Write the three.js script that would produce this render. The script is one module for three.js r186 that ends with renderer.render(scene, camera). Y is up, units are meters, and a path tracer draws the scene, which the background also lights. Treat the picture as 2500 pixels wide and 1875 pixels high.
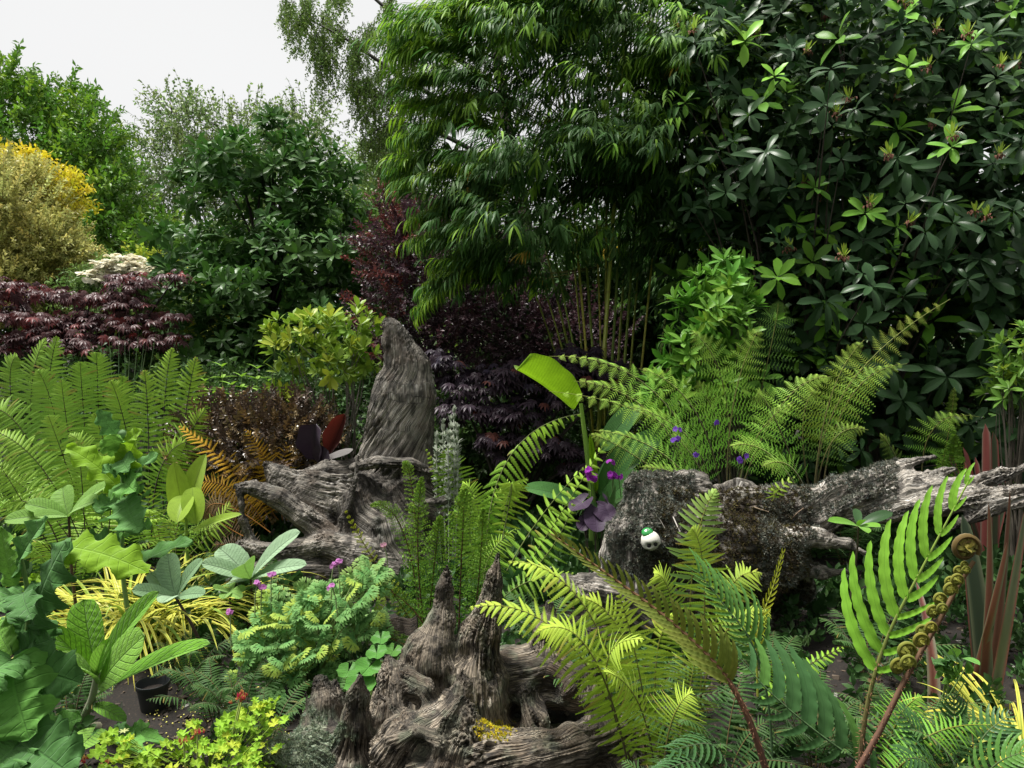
import * as THREE from 'three';
import { ImprovedNoise } from 'three/addons/math/ImprovedNoise.js';

// ---------------------------------------------------------------- camera, sky, sun, exposure
const F = 1840, EYE = 1.6, PITCH = 0.0703;
const scene = new THREE.Scene();
const camera = new THREE.PerspectiveCamera(54, 4 / 3, 0.05, 400);
camera.position.set(0, EYE, 0);
camera.rotation.x = -PITCH;
const SKYV = 0.475;
{
  const w = 256, h = 128, d = new Float32Array(w * h * 4), n = new ImprovedNoise();
  for (let j = 0; j < h; j++) for (let i = 0; i < w; i++) {
    const a = i / w * Math.PI * 2, e = (j / h - 0.5) * Math.PI, ce = Math.cos(e);
    const k = SKYV * (1 + 0.03 * n.noise(Math.cos(a) * ce * 2, Math.sin(e) * 4, Math.sin(a) * ce * 2));
    d.set([k * 0.995, k * 0.998, k * 1.0, 1], (j * w + i) * 4);
  }
  const t = new THREE.DataTexture(d, w, h, THREE.RGBAFormat, THREE.FloatType);
  t.mapping = THREE.EquirectangularReflectionMapping; t.magFilter = THREE.LinearFilter; t.needsUpdate = true;
  scene.background = t; scene.environment = t;
}
const sun = new THREE.DirectionalLight(new THREE.Color(1, 0.97, 0.91), 5);
sun.position.set(-8.5, 24, -8.5); sun.castShadow = true; sun.shadow.radius = 38;
Object.assign(sun.shadow.camera, { left: -16, right: 16, top: 16, bottom: -16, near: 1, far: 80 });
sun.shadow.mapSize.set(2048, 2048);
scene.add(sun); scene.add(sun.target); sun.target.position.set(0, 0, -6);
const renderer = new THREE.WebGLRenderer({ antialias: true });
renderer.toneMapping = THREE.LinearToneMapping; renderer.toneMappingExposure = 1.92;
renderer.shadowMap.enabled = true;

// ---------------------------------------------------------------- small tools
const V = (x, y, z) => new THREE.Vector3(x, y, z);
const UP = V(0, 1, 0), PN = new ImprovedNoise(), TAU = Math.PI * 2;
const sp = Math.sin(PITCH), cp = Math.cos(PITCH);
// a bearing read off the photograph, walked out to its own distance d in metres
const P = (px, py, d) => { const x = (px - 1250) / F, y = (937.5 - py) / F, fz = cp + y * sp; return V(x * d / fz, EYE + (y * cp - sp) * d / fz, -d); };
const RP = (px, d) => px * d / F;
let _s = 1;
const seed = (s) => { _s = s >>> 0; };
const rnd = () => { _s = (_s + 0x6D2B79F5) >>> 0; let t = _s; t = Math.imul(t ^ (t >>> 15), t | 1); t ^= t + Math.imul(t ^ (t >>> 7), t | 61); return ((t ^ (t >>> 14)) >>> 0) / 4294967296; };
const rr = (a, b) => a + (b - a) * rnd(), ri = (n) => Math.floor(rnd() * n);
const gs = () => (rnd() + rnd() + rnd() - 1.5) / 1.5;
const mix = (a, b, t) => a + (b - a) * t, clamp = (x, a = 0, b = 1) => Math.min(b, Math.max(a, x));
const sst = (a, b, x) => { const t = clamp((x - a) / (b - a)); return t * t * (3 - 2 * t); };
const mixc = (a, b, t) => [mix(a[0], b[0], t), mix(a[1], b[1], t), mix(a[2], b[2], t)];
const vary = (c, h = 0.1, v = 0.18) => { const k = 1 + gs() * v, y = gs() * h; return [c[0] * k * (1 + y * 1.4), c[1] * k, c[2] * k * (1 - y)]; };
const fbm = (x, y, z, o = 3) => { let a = 0, w = 0.5; for (let i = 0; i < o; i++) { a += w * PN.noise(x, y, z); x *= 2.03; y *= 2.03; z *= 2.03; w *= 0.5; } return a; };
const GH = (x, z) => 0.05 * PN.noise(x * 0.9, 3.3, z * 0.9) + 0.03 * PN.noise(x * 2.7, 1.1, z * 2.7) + 0.012 * sst(-3, -9, z);
const onGround = (px, d) => { const p = P(px, 900, d); return V(p.x, GH(p.x, p.z), p.z); };

class MB {
  constructor() { this.p = []; this.c = []; this.u = []; this.i = []; }
  v(x, y, z, c, u = 0, w = 0) { this.p.push(x, y, z); this.c.push(c[0], c[1], c[2]); this.u.push(u, w); return this.p.length / 3 - 1; }
  vp(p, c, u = 0, w = 0) { return this.v(p.x, p.y, p.z, c, u, w); }
  t(a, b, c) { this.i.push(a, b, c); }
  q(a, b, c, d) { this.i.push(a, b, c, a, c, d); }
  geo() {
    const g = new THREE.BufferGeometry();
    g.setAttribute('position', new THREE.Float32BufferAttribute(this.p, 3));
    g.setAttribute('color', new THREE.Float32BufferAttribute(this.c, 3));
    g.setAttribute('uv', new THREE.Float32BufferAttribute(this.u, 2));
    g.setIndex(this.i); g.computeVertexNormals(); return g;
  }
}
const WHITE = [1, 1, 1], _v = V(0, 0, 0);
// matrix whose +z runs along dir and whose +y leans to up
function frame(pos, dir, up = UP, s = 1, sx = s) {
  const z = dir.clone().normalize(), x = V(0, 0, 0).crossVectors(up, z);
  if (x.lengthSq() < 1e-6) x.crossVectors(V(0.3, 0.2, 0.9), z);
  x.normalize(); const y = V(0, 0, 0).crossVectors(z, x);
  const m = new THREE.Matrix4().makeBasis(x.multiplyScalar(sx), y.multiplyScalar(s), z.multiplyScalar(s));
  return m.setPosition(pos);
}
// a leaf blade: base at the origin, along +z, face up
function blade(mb, M, o) {
  const { L = 1, W = 0.3, a = 0.7, b = 0.7, ns = 6, nc = 1, fold = 0.15, curl = 0.4, tooth = 0, teeth = 0, ruf = 0, rufN = 3, lobe = 0, lobes = 0, c = WHITE, ct = null, ce = null, cm = null, bend = 0, twist = 0, w0 = 0.02, cup = 0, puck = 0, puckN = 9 } = o;
  const tm = a / (a + b), wm = Math.pow(tm, a) * Math.pow(1 - tm, b), base = mb.p.length / 3, ph = rnd() * TAU, ph2 = rnd() * TAU;
  let cy = 0, cz = 0, cx = 0;
  for (let j = 0; j <= ns; j++) {
    const t = j / ns, th = -curl * t, yaw = bend * t;
    if (j) { cy += Math.sin(th) * L / ns; cz += Math.cos(th) * Math.cos(yaw) * L / ns; cx += Math.sin(yaw) * Math.cos(th) * L / ns; }
    let w = W / 2 * Math.max(Math.pow(Math.max(t, 0.0001), a) * Math.pow(Math.max(1 - t, 0), b) / wm, t < 0.5 ? w0 : 0);
    for (let k = -nc; k <= nc; k++) {
      const s = k / nc, as = Math.abs(s);
      let ww = w;
      if (k === nc || k === -nc) { if (teeth) ww *= 1 - tooth * (((t * teeth + (s > 0 ? 0.37 : 0)) % 1)); }
      if (lobes) ww *= 1 - lobe * as * (0.5 + 0.5 * Math.cos(t * lobes * TAU + (s > 0 ? 0.8 : 0)));
      const lx = s * ww * Math.cos(fold * as + twist * t), f = as * ww * Math.sin(fold) + s * ww * Math.sin(twist * t) - cup * as * as * ww
        + (ruf ? ruf * as * as * Math.sin(t * rufN * TAU + (s > 0 ? ph : ph2)) * W * 0.5 : 0)
        + (puck ? puck * W * Math.abs(Math.sin(t * puckN * Math.PI + as * 2.2)) * Math.sin(as * Math.PI) : 0);
      const y = cy + f * Math.cos(th), z = cz - f * Math.sin(th) * Math.cos(yaw);
      let col = ct ? mixc(c, ct, t) : c;
      if (ce) col = mixc(col, ce, as > 0.5 ? 1 : 0);
      if (cm && k === 0) col = cm;
      if (M) { _v.set(cx + lx * Math.cos(yaw), y, z - lx * Math.sin(yaw)).applyMatrix4(M); mb.v(_v.x, _v.y, _v.z, col, (s + 1) / 2, t); }
      else mb.v(cx + lx * Math.cos(yaw), y, z - lx * Math.sin(yaw), col, (s + 1) / 2, t);
    }
  }
  const n = 2 * nc + 1;
  for (let j = 0; j < ns; j++) for (let k = 0; k < n - 1; k++) { const q = base + j * n + k; mb.q(q, q + n, q + n + 1, q + 1); }
}
// a round or lobed leaf, petiole at the origin, tip along +z
function disc(mb, M, o) {
  const { R = 1, nr = 3, na = 28, f = () => 1, cup = 0.1, wave = 0, waveN = 5, c = WHITE, ce = null, cx = null, open = 0.94 } = o;
  const base = mb.p.length / 3, ph = rnd() * TAU;
  const put = (x, y, z, col, u, w) => { _v.set(x, y, z); if (M) _v.applyMatrix4(M); return mb.v(_v.x, _v.y, _v.z, col, u, w); };
  put(0, 0, 0, cx || c, 0.5, 0.3);
  for (let r = 1; r <= nr; r++) for (let k = 0; k <= na; k++) {
    const th = (k / na - 0.5) * TAU * open, rad = R * f(th) * r / nr, q = r / nr;
    put(Math.sin(th) * rad, cup * R * q * q + wave * R * q * q * Math.sin(th * waveN + ph), Math.cos(th) * rad, ce && r === nr ? ce : c, 0.5 + 0.5 * Math.sin(th) * q, 0.3 + 0.7 * Math.cos(th) * q * 0.7);
  }
  for (let k = 0; k < na; k++) mb.t(base, base + 1 + k, base + 2 + k);
  for (let r = 0; r < nr - 1; r++) for (let k = 0; k < na; k++) { const q = base + 1 + r * (na + 1) + k; mb.q(q, q + na + 1, q + na + 2, q + 1); }
}
function tube(mb, pts, rad, seg = 5, c = WHITE, c2 = null) {
  const n = pts.length, base = mb.p.length / 3; let x = null, len = 0;
  for (let j = 0; j < n; j++) {
    const T = pts[Math.min(j + 1, n - 1)].clone().sub(pts[Math.max(j - 1, 0)]).normalize();
    if (!x) { x = V(0, 0, 0).crossVectors(Math.abs(T.y) > 0.9 ? V(1, 0, 0) : UP, T).normalize(); }
    else { x.addScaledVector(T, -x.dot(T)).normalize(); }
    const y = V(0, 0, 0).crossVectors(T, x), r = Array.isArray(rad) ? rad[Math.min(j, rad.length - 1)] : rad;
    if (j) len += pts[j].distanceTo(pts[j - 1]);
    for (let k = 0; k <= seg; k++) { const th = k / seg * TAU, cx = Math.cos(th) * r, cy = Math.sin(th) * r; mb.v(pts[j].x + x.x * cx + y.x * cy, pts[j].y + x.y * cx + y.y * cy, pts[j].z + x.z * cx + y.z * cy, c2 ? mixc(c, c2, j / (n - 1)) : c, k / seg, len); }
  }
  for (let j = 0; j < n - 1; j++) for (let k = 0; k < seg; k++) { const q = base + j * (seg + 1) + k; mb.q(q, q + 1, q + seg + 2, q + seg + 1); }
}
const bez = (a, b, c, t) => V(0, 0, 0).addScaledVector(a, (1 - t) * (1 - t)).addScaledVector(b, 2 * t * (1 - t)).addScaledVector(c, t * t);
const curve = (pts, n) => new THREE.CatmullRomCurve3(pts, false, 'centripetal').getPoints(n);
// through[] = three points that the curve passes
const through = (a, m, c) => m.clone().multiplyScalar(2).addScaledVector(a, -0.5).addScaledVector(c, -0.5);

// ---------------------------------------------------------------- things and parts
const taken = {};
function numbered(n) { const k = taken[n] = (taken[n] ?? -1) + 1; return k ? n + '_' + String(k).padStart(3, '0') : n; }
function thing(name, label, category, base = V(0, 0, 0), group) {
  const o = new THREE.Group(); o.name = numbered(name); o.position.copy(base); o.userData = { label, category, kind: 'thing' };
  if (group) o.userData.group = group; scene.add(o); return o;
}
// a part whose geometry is given in world coordinates; child of a thing or of another part (all parts share the thing's axes)
function part(par, name, mb, mat, stuff) {
  const m = new THREE.Mesh(mb.geo ? mb.geo() : mb, mat); m.name = name; m.castShadow = m.receiveShadow = true;
  if (par.isGroup) m.position.copy(par.position).negate();
  if (stuff) m.userData.kind = 'stuff';
  par.add(m); return m;
}
function leafPart(par, name, geo, mat, M) {
  const m = new THREE.Mesh(geo, mat); m.name = name; m.castShadow = m.receiveShadow = true;
  const N = M.clone(); if (par.isGroup) N.premultiply(new THREE.Matrix4().makeTranslation(-par.position.x, -par.position.y, -par.position.z));
  N.decompose(m.position, m.quaternion, m.scale); par.add(m); return m;
}
function many(par, name, geo, mat, mats, cols, stuff = true) {
  if (!mats.length) return null;
  const m = new THREE.InstancedMesh(geo, mat, mats.length); m.name = name; m.castShadow = m.receiveShadow = true;
  const off = par.isGroup ? new THREE.Matrix4().makeTranslation(-par.position.x, -par.position.y, -par.position.z) : new THREE.Matrix4(), k = new THREE.Color(), N = new THREE.Matrix4();
  mats.forEach((M, i) => { m.setMatrixAt(i, N.multiplyMatrices(off, M)); if (cols) m.setColorAt(i, k.setRGB(...cols[i])); });
  if (stuff) m.userData.kind = 'stuff';
  par.add(m); return m;
}
function struct(name, mb, mat) { const m = new THREE.Mesh(mb.geo ? mb.geo() : mb, mat); m.name = name; m.userData.kind = 'structure'; m.castShadow = m.receiveShadow = true; scene.add(m); return m; }

// ---------------------------------------------------------------- textures (leaf veins, fibres) and materials
function tex(w, h, fn, srgb) {
  const d = new Uint8Array(w * h * 4);
  for (let j = 0; j < h; j++) for (let i = 0; i < w; i++) { const c = fn((i + 0.5) / w, (j + 0.5) / h), r = Array.isArray(c) ? c : [c, c, c]; d.set([clamp(r[0]) * 255, clamp(r[1]) * 255, clamp(r[2]) * 255, 255], (j * w + i) * 4); }
  const t = new THREE.DataTexture(d, w, h); t.magFilter = THREE.LinearFilter; t.wrapS = t.wrapT = THREE.RepeatWrapping; t.needsUpdate = true; if (srgb) t.colorSpace = THREE.SRGBColorSpace; return t;
}
const tri = (x) => Math.abs(x - Math.floor(x) - 0.5) * 2;
// 1 on a vein, 0 between
const pinnate = (n, ang) => (u, v) => { const s = Math.abs(u - 0.5) * 2, mid = 1 - sst(0.015, 0.05, s), k = tri(v * n - s * ang), side = sst(0.86, 0.97, k) * (1 - s * 0.3); return Math.max(mid, side * 0.8); };
const parallel = (n) => (u, v) => { const s = Math.abs(u - 0.5) * 2, mid = 1 - sst(0.02, 0.07, s); return Math.max(mid, sst(0.7, 1, tri(s * n - v * 3.0)) * 0.6); };
const netted = (u, v) => { const s = Math.abs(u - 0.5) * 2; const k = tri(v * 9 - s * 2.2), q = tri(s * 5 + Math.sin(v * 40) * 0.15); return Math.max(1 - sst(0.015, 0.05, s), sst(0.8, 0.97, k), sst(0.86, 0.98, q) * 0.55); };
const veinMap = (f, amt, n = 3) => tex(128, 256, (u, v) => { const k = 0.86 + 0.1 * PN.noise(u * 7, v * 9, n) + 0.07 * PN.noise(u * 31, v * 40, n + 2); return clamp(k + amt * f(u, v), 0, 1); });
const veinBump = (f) => tex(128, 256, (u, v) => 0.7 - 0.5 * f(u, v) + 0.12 * PN.noise(u * 20, v * 30, 7));
const PIN = pinnate(9, 1.1), PIN2 = pinnate(15, 2.0), PAR = parallel(9), BAN = (u, v) => { const s = Math.abs(u - 0.5) * 2; return Math.max(1 - sst(0.02, 0.06, s), sst(0.6, 1, tri(v * 26 - s * 1.2)) * 0.5); };
const T = { pin: veinMap(PIN, 0.14), pinB: veinBump(PIN), pin2: veinMap(PIN2, -0.28), pin2B: veinBump(PIN2), par: veinMap(PAR, -0.2), parB: veinBump(PAR), ban: veinMap(BAN, -0.18), banB: veinBump(BAN), net: veinMap(netted, -0.3), netB: veinBump(netted) };
function leafMat(c, o = {}) {
  const { tr = 0.35, coat = 0.35, cr = 0.35, map = null, bump = null, bs = 0.002, rough = 0.95 } = o;
  return new THREE.MeshPhysicalMaterial({ color: new THREE.Color().setRGB(...c), vertexColors: true, roughness: rough, specularIntensity: 0.25, transmission: tr, thickness: 0, clearcoat: coat, clearcoatRoughness: cr, side: THREE.DoubleSide, map, bumpMap: bump, bumpScale: bs });
}
const barkTex = tex(128, 256, (u, v) => 0.62 + 0.3 * PN.noise(u * 24, v * 5, 1) + 0.2 * PN.noise(u * 60, v * 20, 4));
const bark = (c) => new THREE.MeshStandardMaterial({ color: new THREE.Color().setRGB(...c), vertexColors: true, roughness: 0.9, map: barkTex, bumpMap: barkTex, bumpScale: 0.006 });
const plainMat = (c, r = 0.8) => new THREE.MeshStandardMaterial({ color: new THREE.Color().setRGB(...c), vertexColors: true, roughness: r, side: THREE.DoubleSide });
const M0 = { stem: plainMat([1, 1, 1], 0.75), leaf: leafMat([1, 1, 1]), soft: leafMat([1, 1, 1], { coat: 0.12, cr: 0.5, tr: 0.42 }), gloss: leafMat([1, 1, 1], { coat: 0.9, cr: 0.22, tr: 0.22 }), frond: leafMat([1, 1, 1], { coat: 0.22, cr: 0.45, tr: 0.4 }) };
const tints = (c, n, o, h = 0.12, v = 0.2) => Array.from({ length: n }, () => leafMat(vary(c, h, v), o));

// ---------------------------------------------------------------- ferns
// o.k: lobed (pinnae cut into pinnules), simple (toothed blades), bi (pinnae of lobed pinnules), crisp (frilled)
function pinna(mb, M, len, wid, o, c, side) {
  let bndOn = 0;
  const put = (x0, y, z, col) => { const x = x0 + (bndOn ? bndOn * z * z / Math.max(len, 1e-4) : 0); _v.set(x, y, z).applyMatrix4(M); return mb.v(_v.x, _v.y, _v.z, col, 0.5, 0.5); };
  if (o.k === 'simple') return blade(mb, M, { L: len, W: wid, a: 0.22, b: 0.6, ns: 10, nc: 1, fold: o.fold ?? 0.15, curl: o.curl ?? 0.35, tooth: 0.3, teeth: 10, c, ct: o.ct ?? null, cm: o.cm ?? null });
  if (o.k === 'crisp') {
    const n = 6;
    for (let i = 0; i < n; i++) for (const s of [-1, 1]) {
      const z = len * (i + 0.5) / n, w = wid * rr(0.5, 1) * (1 - 0.3 * i / n), col = vary(c, 0.12, 0.3);
      const a = put(0, 0, z - wid * 0.2, col), b = put(s * w * 0.7, rr(0, 0.7) * w, z + rr(-0.3, 0.3) * w, col), d = put(s * w * 0.35, rr(-0.5, 0.4) * w, z + w * rr(0.3, 0.9), col), e = put(s * w * 0.9, rr(-0.7, 0.5) * w, z + w * rr(-0.8, 0), col);
      mb.t(a, b, d); mb.t(a, e, b);
    }
    return;
  }
  const n = o.pn ?? 11, droop = (o.pdroop ?? 0.25) + gs() * 0.22, bnd = -side * rr(-0.05, 0.22); bndOn = bnd;
  if (o.k === 'bi') {
    for (let i = 0; i < n; i++) {
      const t = i / n, l = wid * Math.pow(1 - t, 0.75) * (i === 0 ? 0.85 : 1), y = -droop * len * t * t;
      for (const s of [-1, 1]) {
        const z = len * (t + 0.5 / n * (s > 0 ? 1 : 0.4)), dz = len / n * 0.8, m = 3, col = vary(c, 0.05, 0.12); let pa = put(0, y, z, col), pb = put(0, y, z + dz * 0.5, col);
        for (let q = 1; q <= m; q++) {
          const f = q / m, x = s * l * f, sw = l * 0.45 * f, yy = y - 0.18 * l * f * f, h = dz * 0.62 * (1 - f * 0.75);
          const na = put(x, yy, z + sw - h * (q === m ? 0 : 0.35), col), nb = put(x * 0.97, yy, z + sw + h * (q === m ? 0.15 : 0.75), col);
          mb.q(pa, na, nb, pb); pa = put(x, yy, z + sw - h * 0.05, col); pb = put(x, yy, z + sw + h * 0.3, col);
        }
      }
    }
  } else {
    for (let i = 0; i < n; i++) {
      const t = i / n, w = wid * 0.5 * Math.pow(1 - t, 0.55) * (i === 0 ? 0.8 : 1), z = len * t, dz = len / n, y = -droop * len * t * t, y2 = -droop * len * (t + 1 / n) ** 2;
      const col = o.ct ? mixc(c, o.ct, t) : c;
      for (const s of [-1, 1]) {
        const a = put(0, y, z, col), b = put(0, y2, z + dz * 1.02, col), d = put(s * w, y2 - w * 0.22, z + dz * 1.15, col), e = put(s * w * 0.72, y - w * 0.12, z + dz * 0.25, col);
        mb.q(a, e, d, b);
      }
    }
  }
}
// pts: three points the rachis passes; up: where its upper face looks
function frond(mb, pts, o) {
  const ctl = through(...pts), up = o.up ?? V(0, 0.6, 0.8), n = o.n ?? 24, st = o.start ?? 0.15, rc = o.rc ?? [0.12, 0.09, 0.03], L = pts[0].distanceTo(pts[1]) + pts[1].distanceTo(pts[2]), out = [];
  const rp = []; for (let i = 0; i <= 14; i++) rp.push(bez(pts[0], ctl, pts[2], i / 14));
  tube(mb, rp, rp.map((_, i) => (o.r ?? 0.004) * (1 - 0.8 * i / 14)), 4, rc, o.rc2 ?? rc);
  const roll = gs() * (o.roll ?? 0.35), side = V(0, 0, 0).crossVectors(pts[2].clone().sub(pts[0]), up).normalize(), gap0 = rnd();
  for (let i = 0; i < n; i++) {
    const q = i / (n - 1), t = st + (0.985 - st) * Math.pow(q, o.gather ?? 0.92), pos = bez(pts[0], ctl, pts[2], t);
    const Tn = bez(pts[0], ctl, pts[2], Math.min(1, t + 0.02)).sub(bez(pts[0], ctl, pts[2], t - 0.02)).normalize();
    const S = V(0, 0, 0).crossVectors(Tn, up).normalize().applyAxisAngle(Tn, roll * (0.4 + q)), N = V(0, 0, 0).crossVectors(S, Tn);
    const len = (o.pl ?? 0.12) * (o.shape ? o.shape(q) : Math.pow(Math.sin(Math.PI * (0.12 + 0.86 * Math.pow(q, 0.8))), 0.8)) * rr(0.9, 1.08);
    if (len < 0.004) continue;
    const fw = mix(o.fw ?? 0.25, o.fw2 ?? 0.9, q * q), gap = L * (0.985 - st) / n, wid = o.k === 'crisp' ? (o.pw ?? 0.2) * (o.pl ?? 0.12) : gap * (o.fill ?? (o.k === 'bi' ? 0.95 : o.k === 'simple' ? 0.62 : 0.8)) * mix(1, 0.75, q);
    for (const s of [-1, 1]) {
      if (o.k !== 'crisp' && rnd() < 0.025) continue;
      const dir = S.clone().multiplyScalar(s * Math.cos(fw)).addScaledVector(Tn, Math.sin(fw) + gs() * 0.16).addScaledVector(N, (o.lift ?? 0) + gs() * 0.22).addScaledVector(UP, -(o.droop ?? 0.1));
      const M = frame(pos, dir, N), base = o.c2 ? mixc(o.c, o.c2, q) : o.c, c = vary(base, 0.06, o.jit ?? 0.12);
      if (o.collect) out.push([M, len, wid, c, s, q]); else pinna(mb, M, len * rr(0.84, 1.06), wid, rnd() < 0.05 ? { ...o, ct: [0.3, 0.2, 0.05] } : o, c, s);
    }
  }
  return out;
}
// a clump: fronds that spring from one crown
function fernClump(name, label, base, list, o, group, cat = 'fern') {
  const g = thing(name, label, cat, base, group), mat = o.mat ?? M0.frond;
  for (const f of list) { const mb = new MB(); frond(mb, f.pts, { ...o, ...f }); part(g, 'frond', mb, mat); }
  return g;
}

// ---------------------------------------------------------------- woody plants: rosettes, twigs, crowns
function rosetteM(pos, axis, n, len, lo, hi, jitter = 0.12) {
  const A = axis.clone().normalize(), u = V(0, 0, 0).crossVectors(Math.abs(A.y) > 0.9 ? V(1, 0, 0) : UP, A).normalize(), w = V(0, 0, 0).crossVectors(A, u), out = [], a0 = rnd() * TAU;
  for (let i = 0; i < n; i++) {
    const az = a0 + i * 2.39996 + rr(-0.25, 0.25), th = mix(lo, hi, (i + rnd()) / n), dir = A.clone().multiplyScalar(Math.cos(th)).addScaledVector(u, Math.cos(az) * Math.sin(th)).addScaledVector(w, Math.sin(az) * Math.sin(th));
    out.push(frame(pos.clone().addScaledVector(A, -0.1 * len * i / n).addScaledVector(dir, 0.06 * len), dir.addScaledVector(UP, -jitter * rnd()), A, len * rr(0.72, 1.08)));
  }
  return out;
}
// n points spread through the outer parts of ellipsoids, with a direction out of each
function shellPts(blobs, n, inner = 0.45) {
  const vol = blobs.map((b) => b.w ?? Math.pow(b.r.x * b.r.y * b.r.z, 0.66)), tot = vol.reduce((a, b) => a + b, 0), out = [];
  blobs.forEach((b, k) => {
    const m = Math.round(n * vol[k] / tot), o = b.c;
    for (let i = 0; i < m; i++) {
      const y = rr(-1, 1), a = rnd() * TAU, h = Math.sqrt(1 - y * y), d = V(Math.cos(a) * h, y, Math.sin(a) * h), lump = 1 + 0.5 * PN.noise(d.x * 2.6 + o.x, d.y * 2.6 + o.y, d.z * 2.6) + 0.3 * PN.noise(d.x * 6 + o.x, d.y * 6, d.z * 6 + o.y), r = mix(inner, 1, Math.pow(rnd(), 0.6)) * lump;
      out.push([V(o.x + d.x * b.r.x * r, o.y + d.y * b.r.y * r, o.z + d.z * b.r.z * r), V(d.x / b.r.x, d.y / b.r.y, d.z / b.r.z).normalize(), r]);
    }
  });
  return out.filter((e) => e[0].y > 0.05);
}
const sats = (bl, k, f) => { const out = [...bl]; for (const b of bl) for (let i = 0; i < k; i++) { const a = rnd() * TAU, y = rr(-0.5, 1), h = Math.sqrt(Math.max(0, 1 - y * y)); out.push({ c: V(b.c.x + Math.cos(a) * h * b.r.x * 1.02, b.c.y + y * b.r.y * 1.05, b.c.z + Math.sin(a) * h * b.r.z), r: b.r.clone().multiplyScalar(f * rr(0.6, 1.2)) }); } return out; };
const B = (px, py, d, rx, ry, rz, w) => ({ c: P(px, py, d), r: V(RP(rx, d), RP(ry, d), rz ?? RP(rx, d)), w });
// a leafy twig along +z
function twigGeo(s, n, len, lo, droop = 0.2, stem = true) {
  seed(s); const mb = new MB();
  if (stem) tube(mb, [V(0, 0, 0), V(0, 0.01 * len, len * 0.5), V(0, -0.04 * len, len)], [0.012 * len, 0.009 * len, 0.004 * len], 3, [0.35, 0.25, 0.2]);
  for (let i = 0; i < n; i++) { const t = 0.12 + 0.88 * i / n, az = i * 2.4 + rr(-0.5, 0.5), th = rr(0.6, 1.25); const dir = V(Math.cos(az) * Math.sin(th), Math.sin(az) * Math.sin(th) - droop, Math.cos(th)); blade(mb, frame(V(0, 0, t * len), dir, V(rr(-0.5, 0.5), 1, rr(-0.2, 0.6))), { ...lo, L: lo.L * rr(0.7, 1.15), W: lo.W * rr(0.8, 1.15), c: vary(WHITE, 0.08, 0.16) }); }
  return mb.geo();
}
function rosetteGeo(s, n, lo, el0, el1) {
  seed(s); const mb = new MB();
  for (const M of rosetteM(V(0, 0, 0), V(0, 0, 1), n, 1, el0, el1, 0.05)) blade(mb, M, { ...lo, c: vary(WHITE, 0.08, 0.15) });
  return mb.geo();
}
function crownMats(pts, s0, s1, upBias = 0.3, jit = 0.5, grav = 0) {
  return pts.map(([p, d]) => frame(p, d.clone().addScaledVector(UP, upBias - grav).add(V(gs() * jit, gs() * jit, gs() * jit)), V(gs(), 1, gs()), rr(s0, s1)));
}
function limbs(mb, base, tops, r, c, sag = 0.1, k = 0.55) {
  for (const t of tops) { const m = bez(base, V(mix(base.x, t.x, 0.35), mix(base.y, t.y, k + 0.1), mix(base.z, t.z, 0.35)), t, 0.5); const pts = curve([base, m.add(V(gs(), gs(), gs()).multiplyScalar(sag)), t], 9); tube(mb, pts, pts.map((_, i) => r * (1 - 0.85 * i / 9)), 5, c); }
}
const nearest = (pts, n) => pts.map((e, i) => [i, e[0].z + (Math.abs(e[0].x / e[0].z) > 0.7 || (e[0].y - EYE) / -e[0].z > 0.46 ? -50 : 0)]).sort((a, b) => b[1] - a[1]).slice(0, n).map((e) => e[0]);
// a shrub of rosettes: the nearest as leaves one by one, the rest as foliage
function rosetteShrub(g, pts, o) {
  const near = new Set(nearest(pts, Math.floor(300 / o.n))), rest = [], cols = [];
  pts.forEach(([p, d, r], i) => {
    const A = d.clone().addScaledVector(UP, o.up ?? 0.6).add(V(gs() * 0.35, gs() * 0.35, gs() * 0.35)).normalize(), len = o.len * rr(0.75, 1.15);
    if (near.has(i)) { const mat = o.mats[ri(o.mats.length)]; for (const M of rosetteM(p, A, o.n, len, o.el0, o.el1, o.grav ?? 0.1)) leafPart(g, 'leaf', o.geos[ri(o.geos.length)], rnd() < 0.75 ? mat : o.mats[ri(o.mats.length)], M); }
    else { rest.push(frame(p, A, V(gs(), gs(), gs()), len)); cols.push(vary(o.c, 0.14, 0.22)); }
  });
  const k = o.rgeos.length; for (let v = 0; v < k; v++) many(g, 'foliage', o.rgeos[v], o.rmat, rest.filter((_, i) => i % k === v), cols.filter((_, i) => i % k === v));
}

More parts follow.
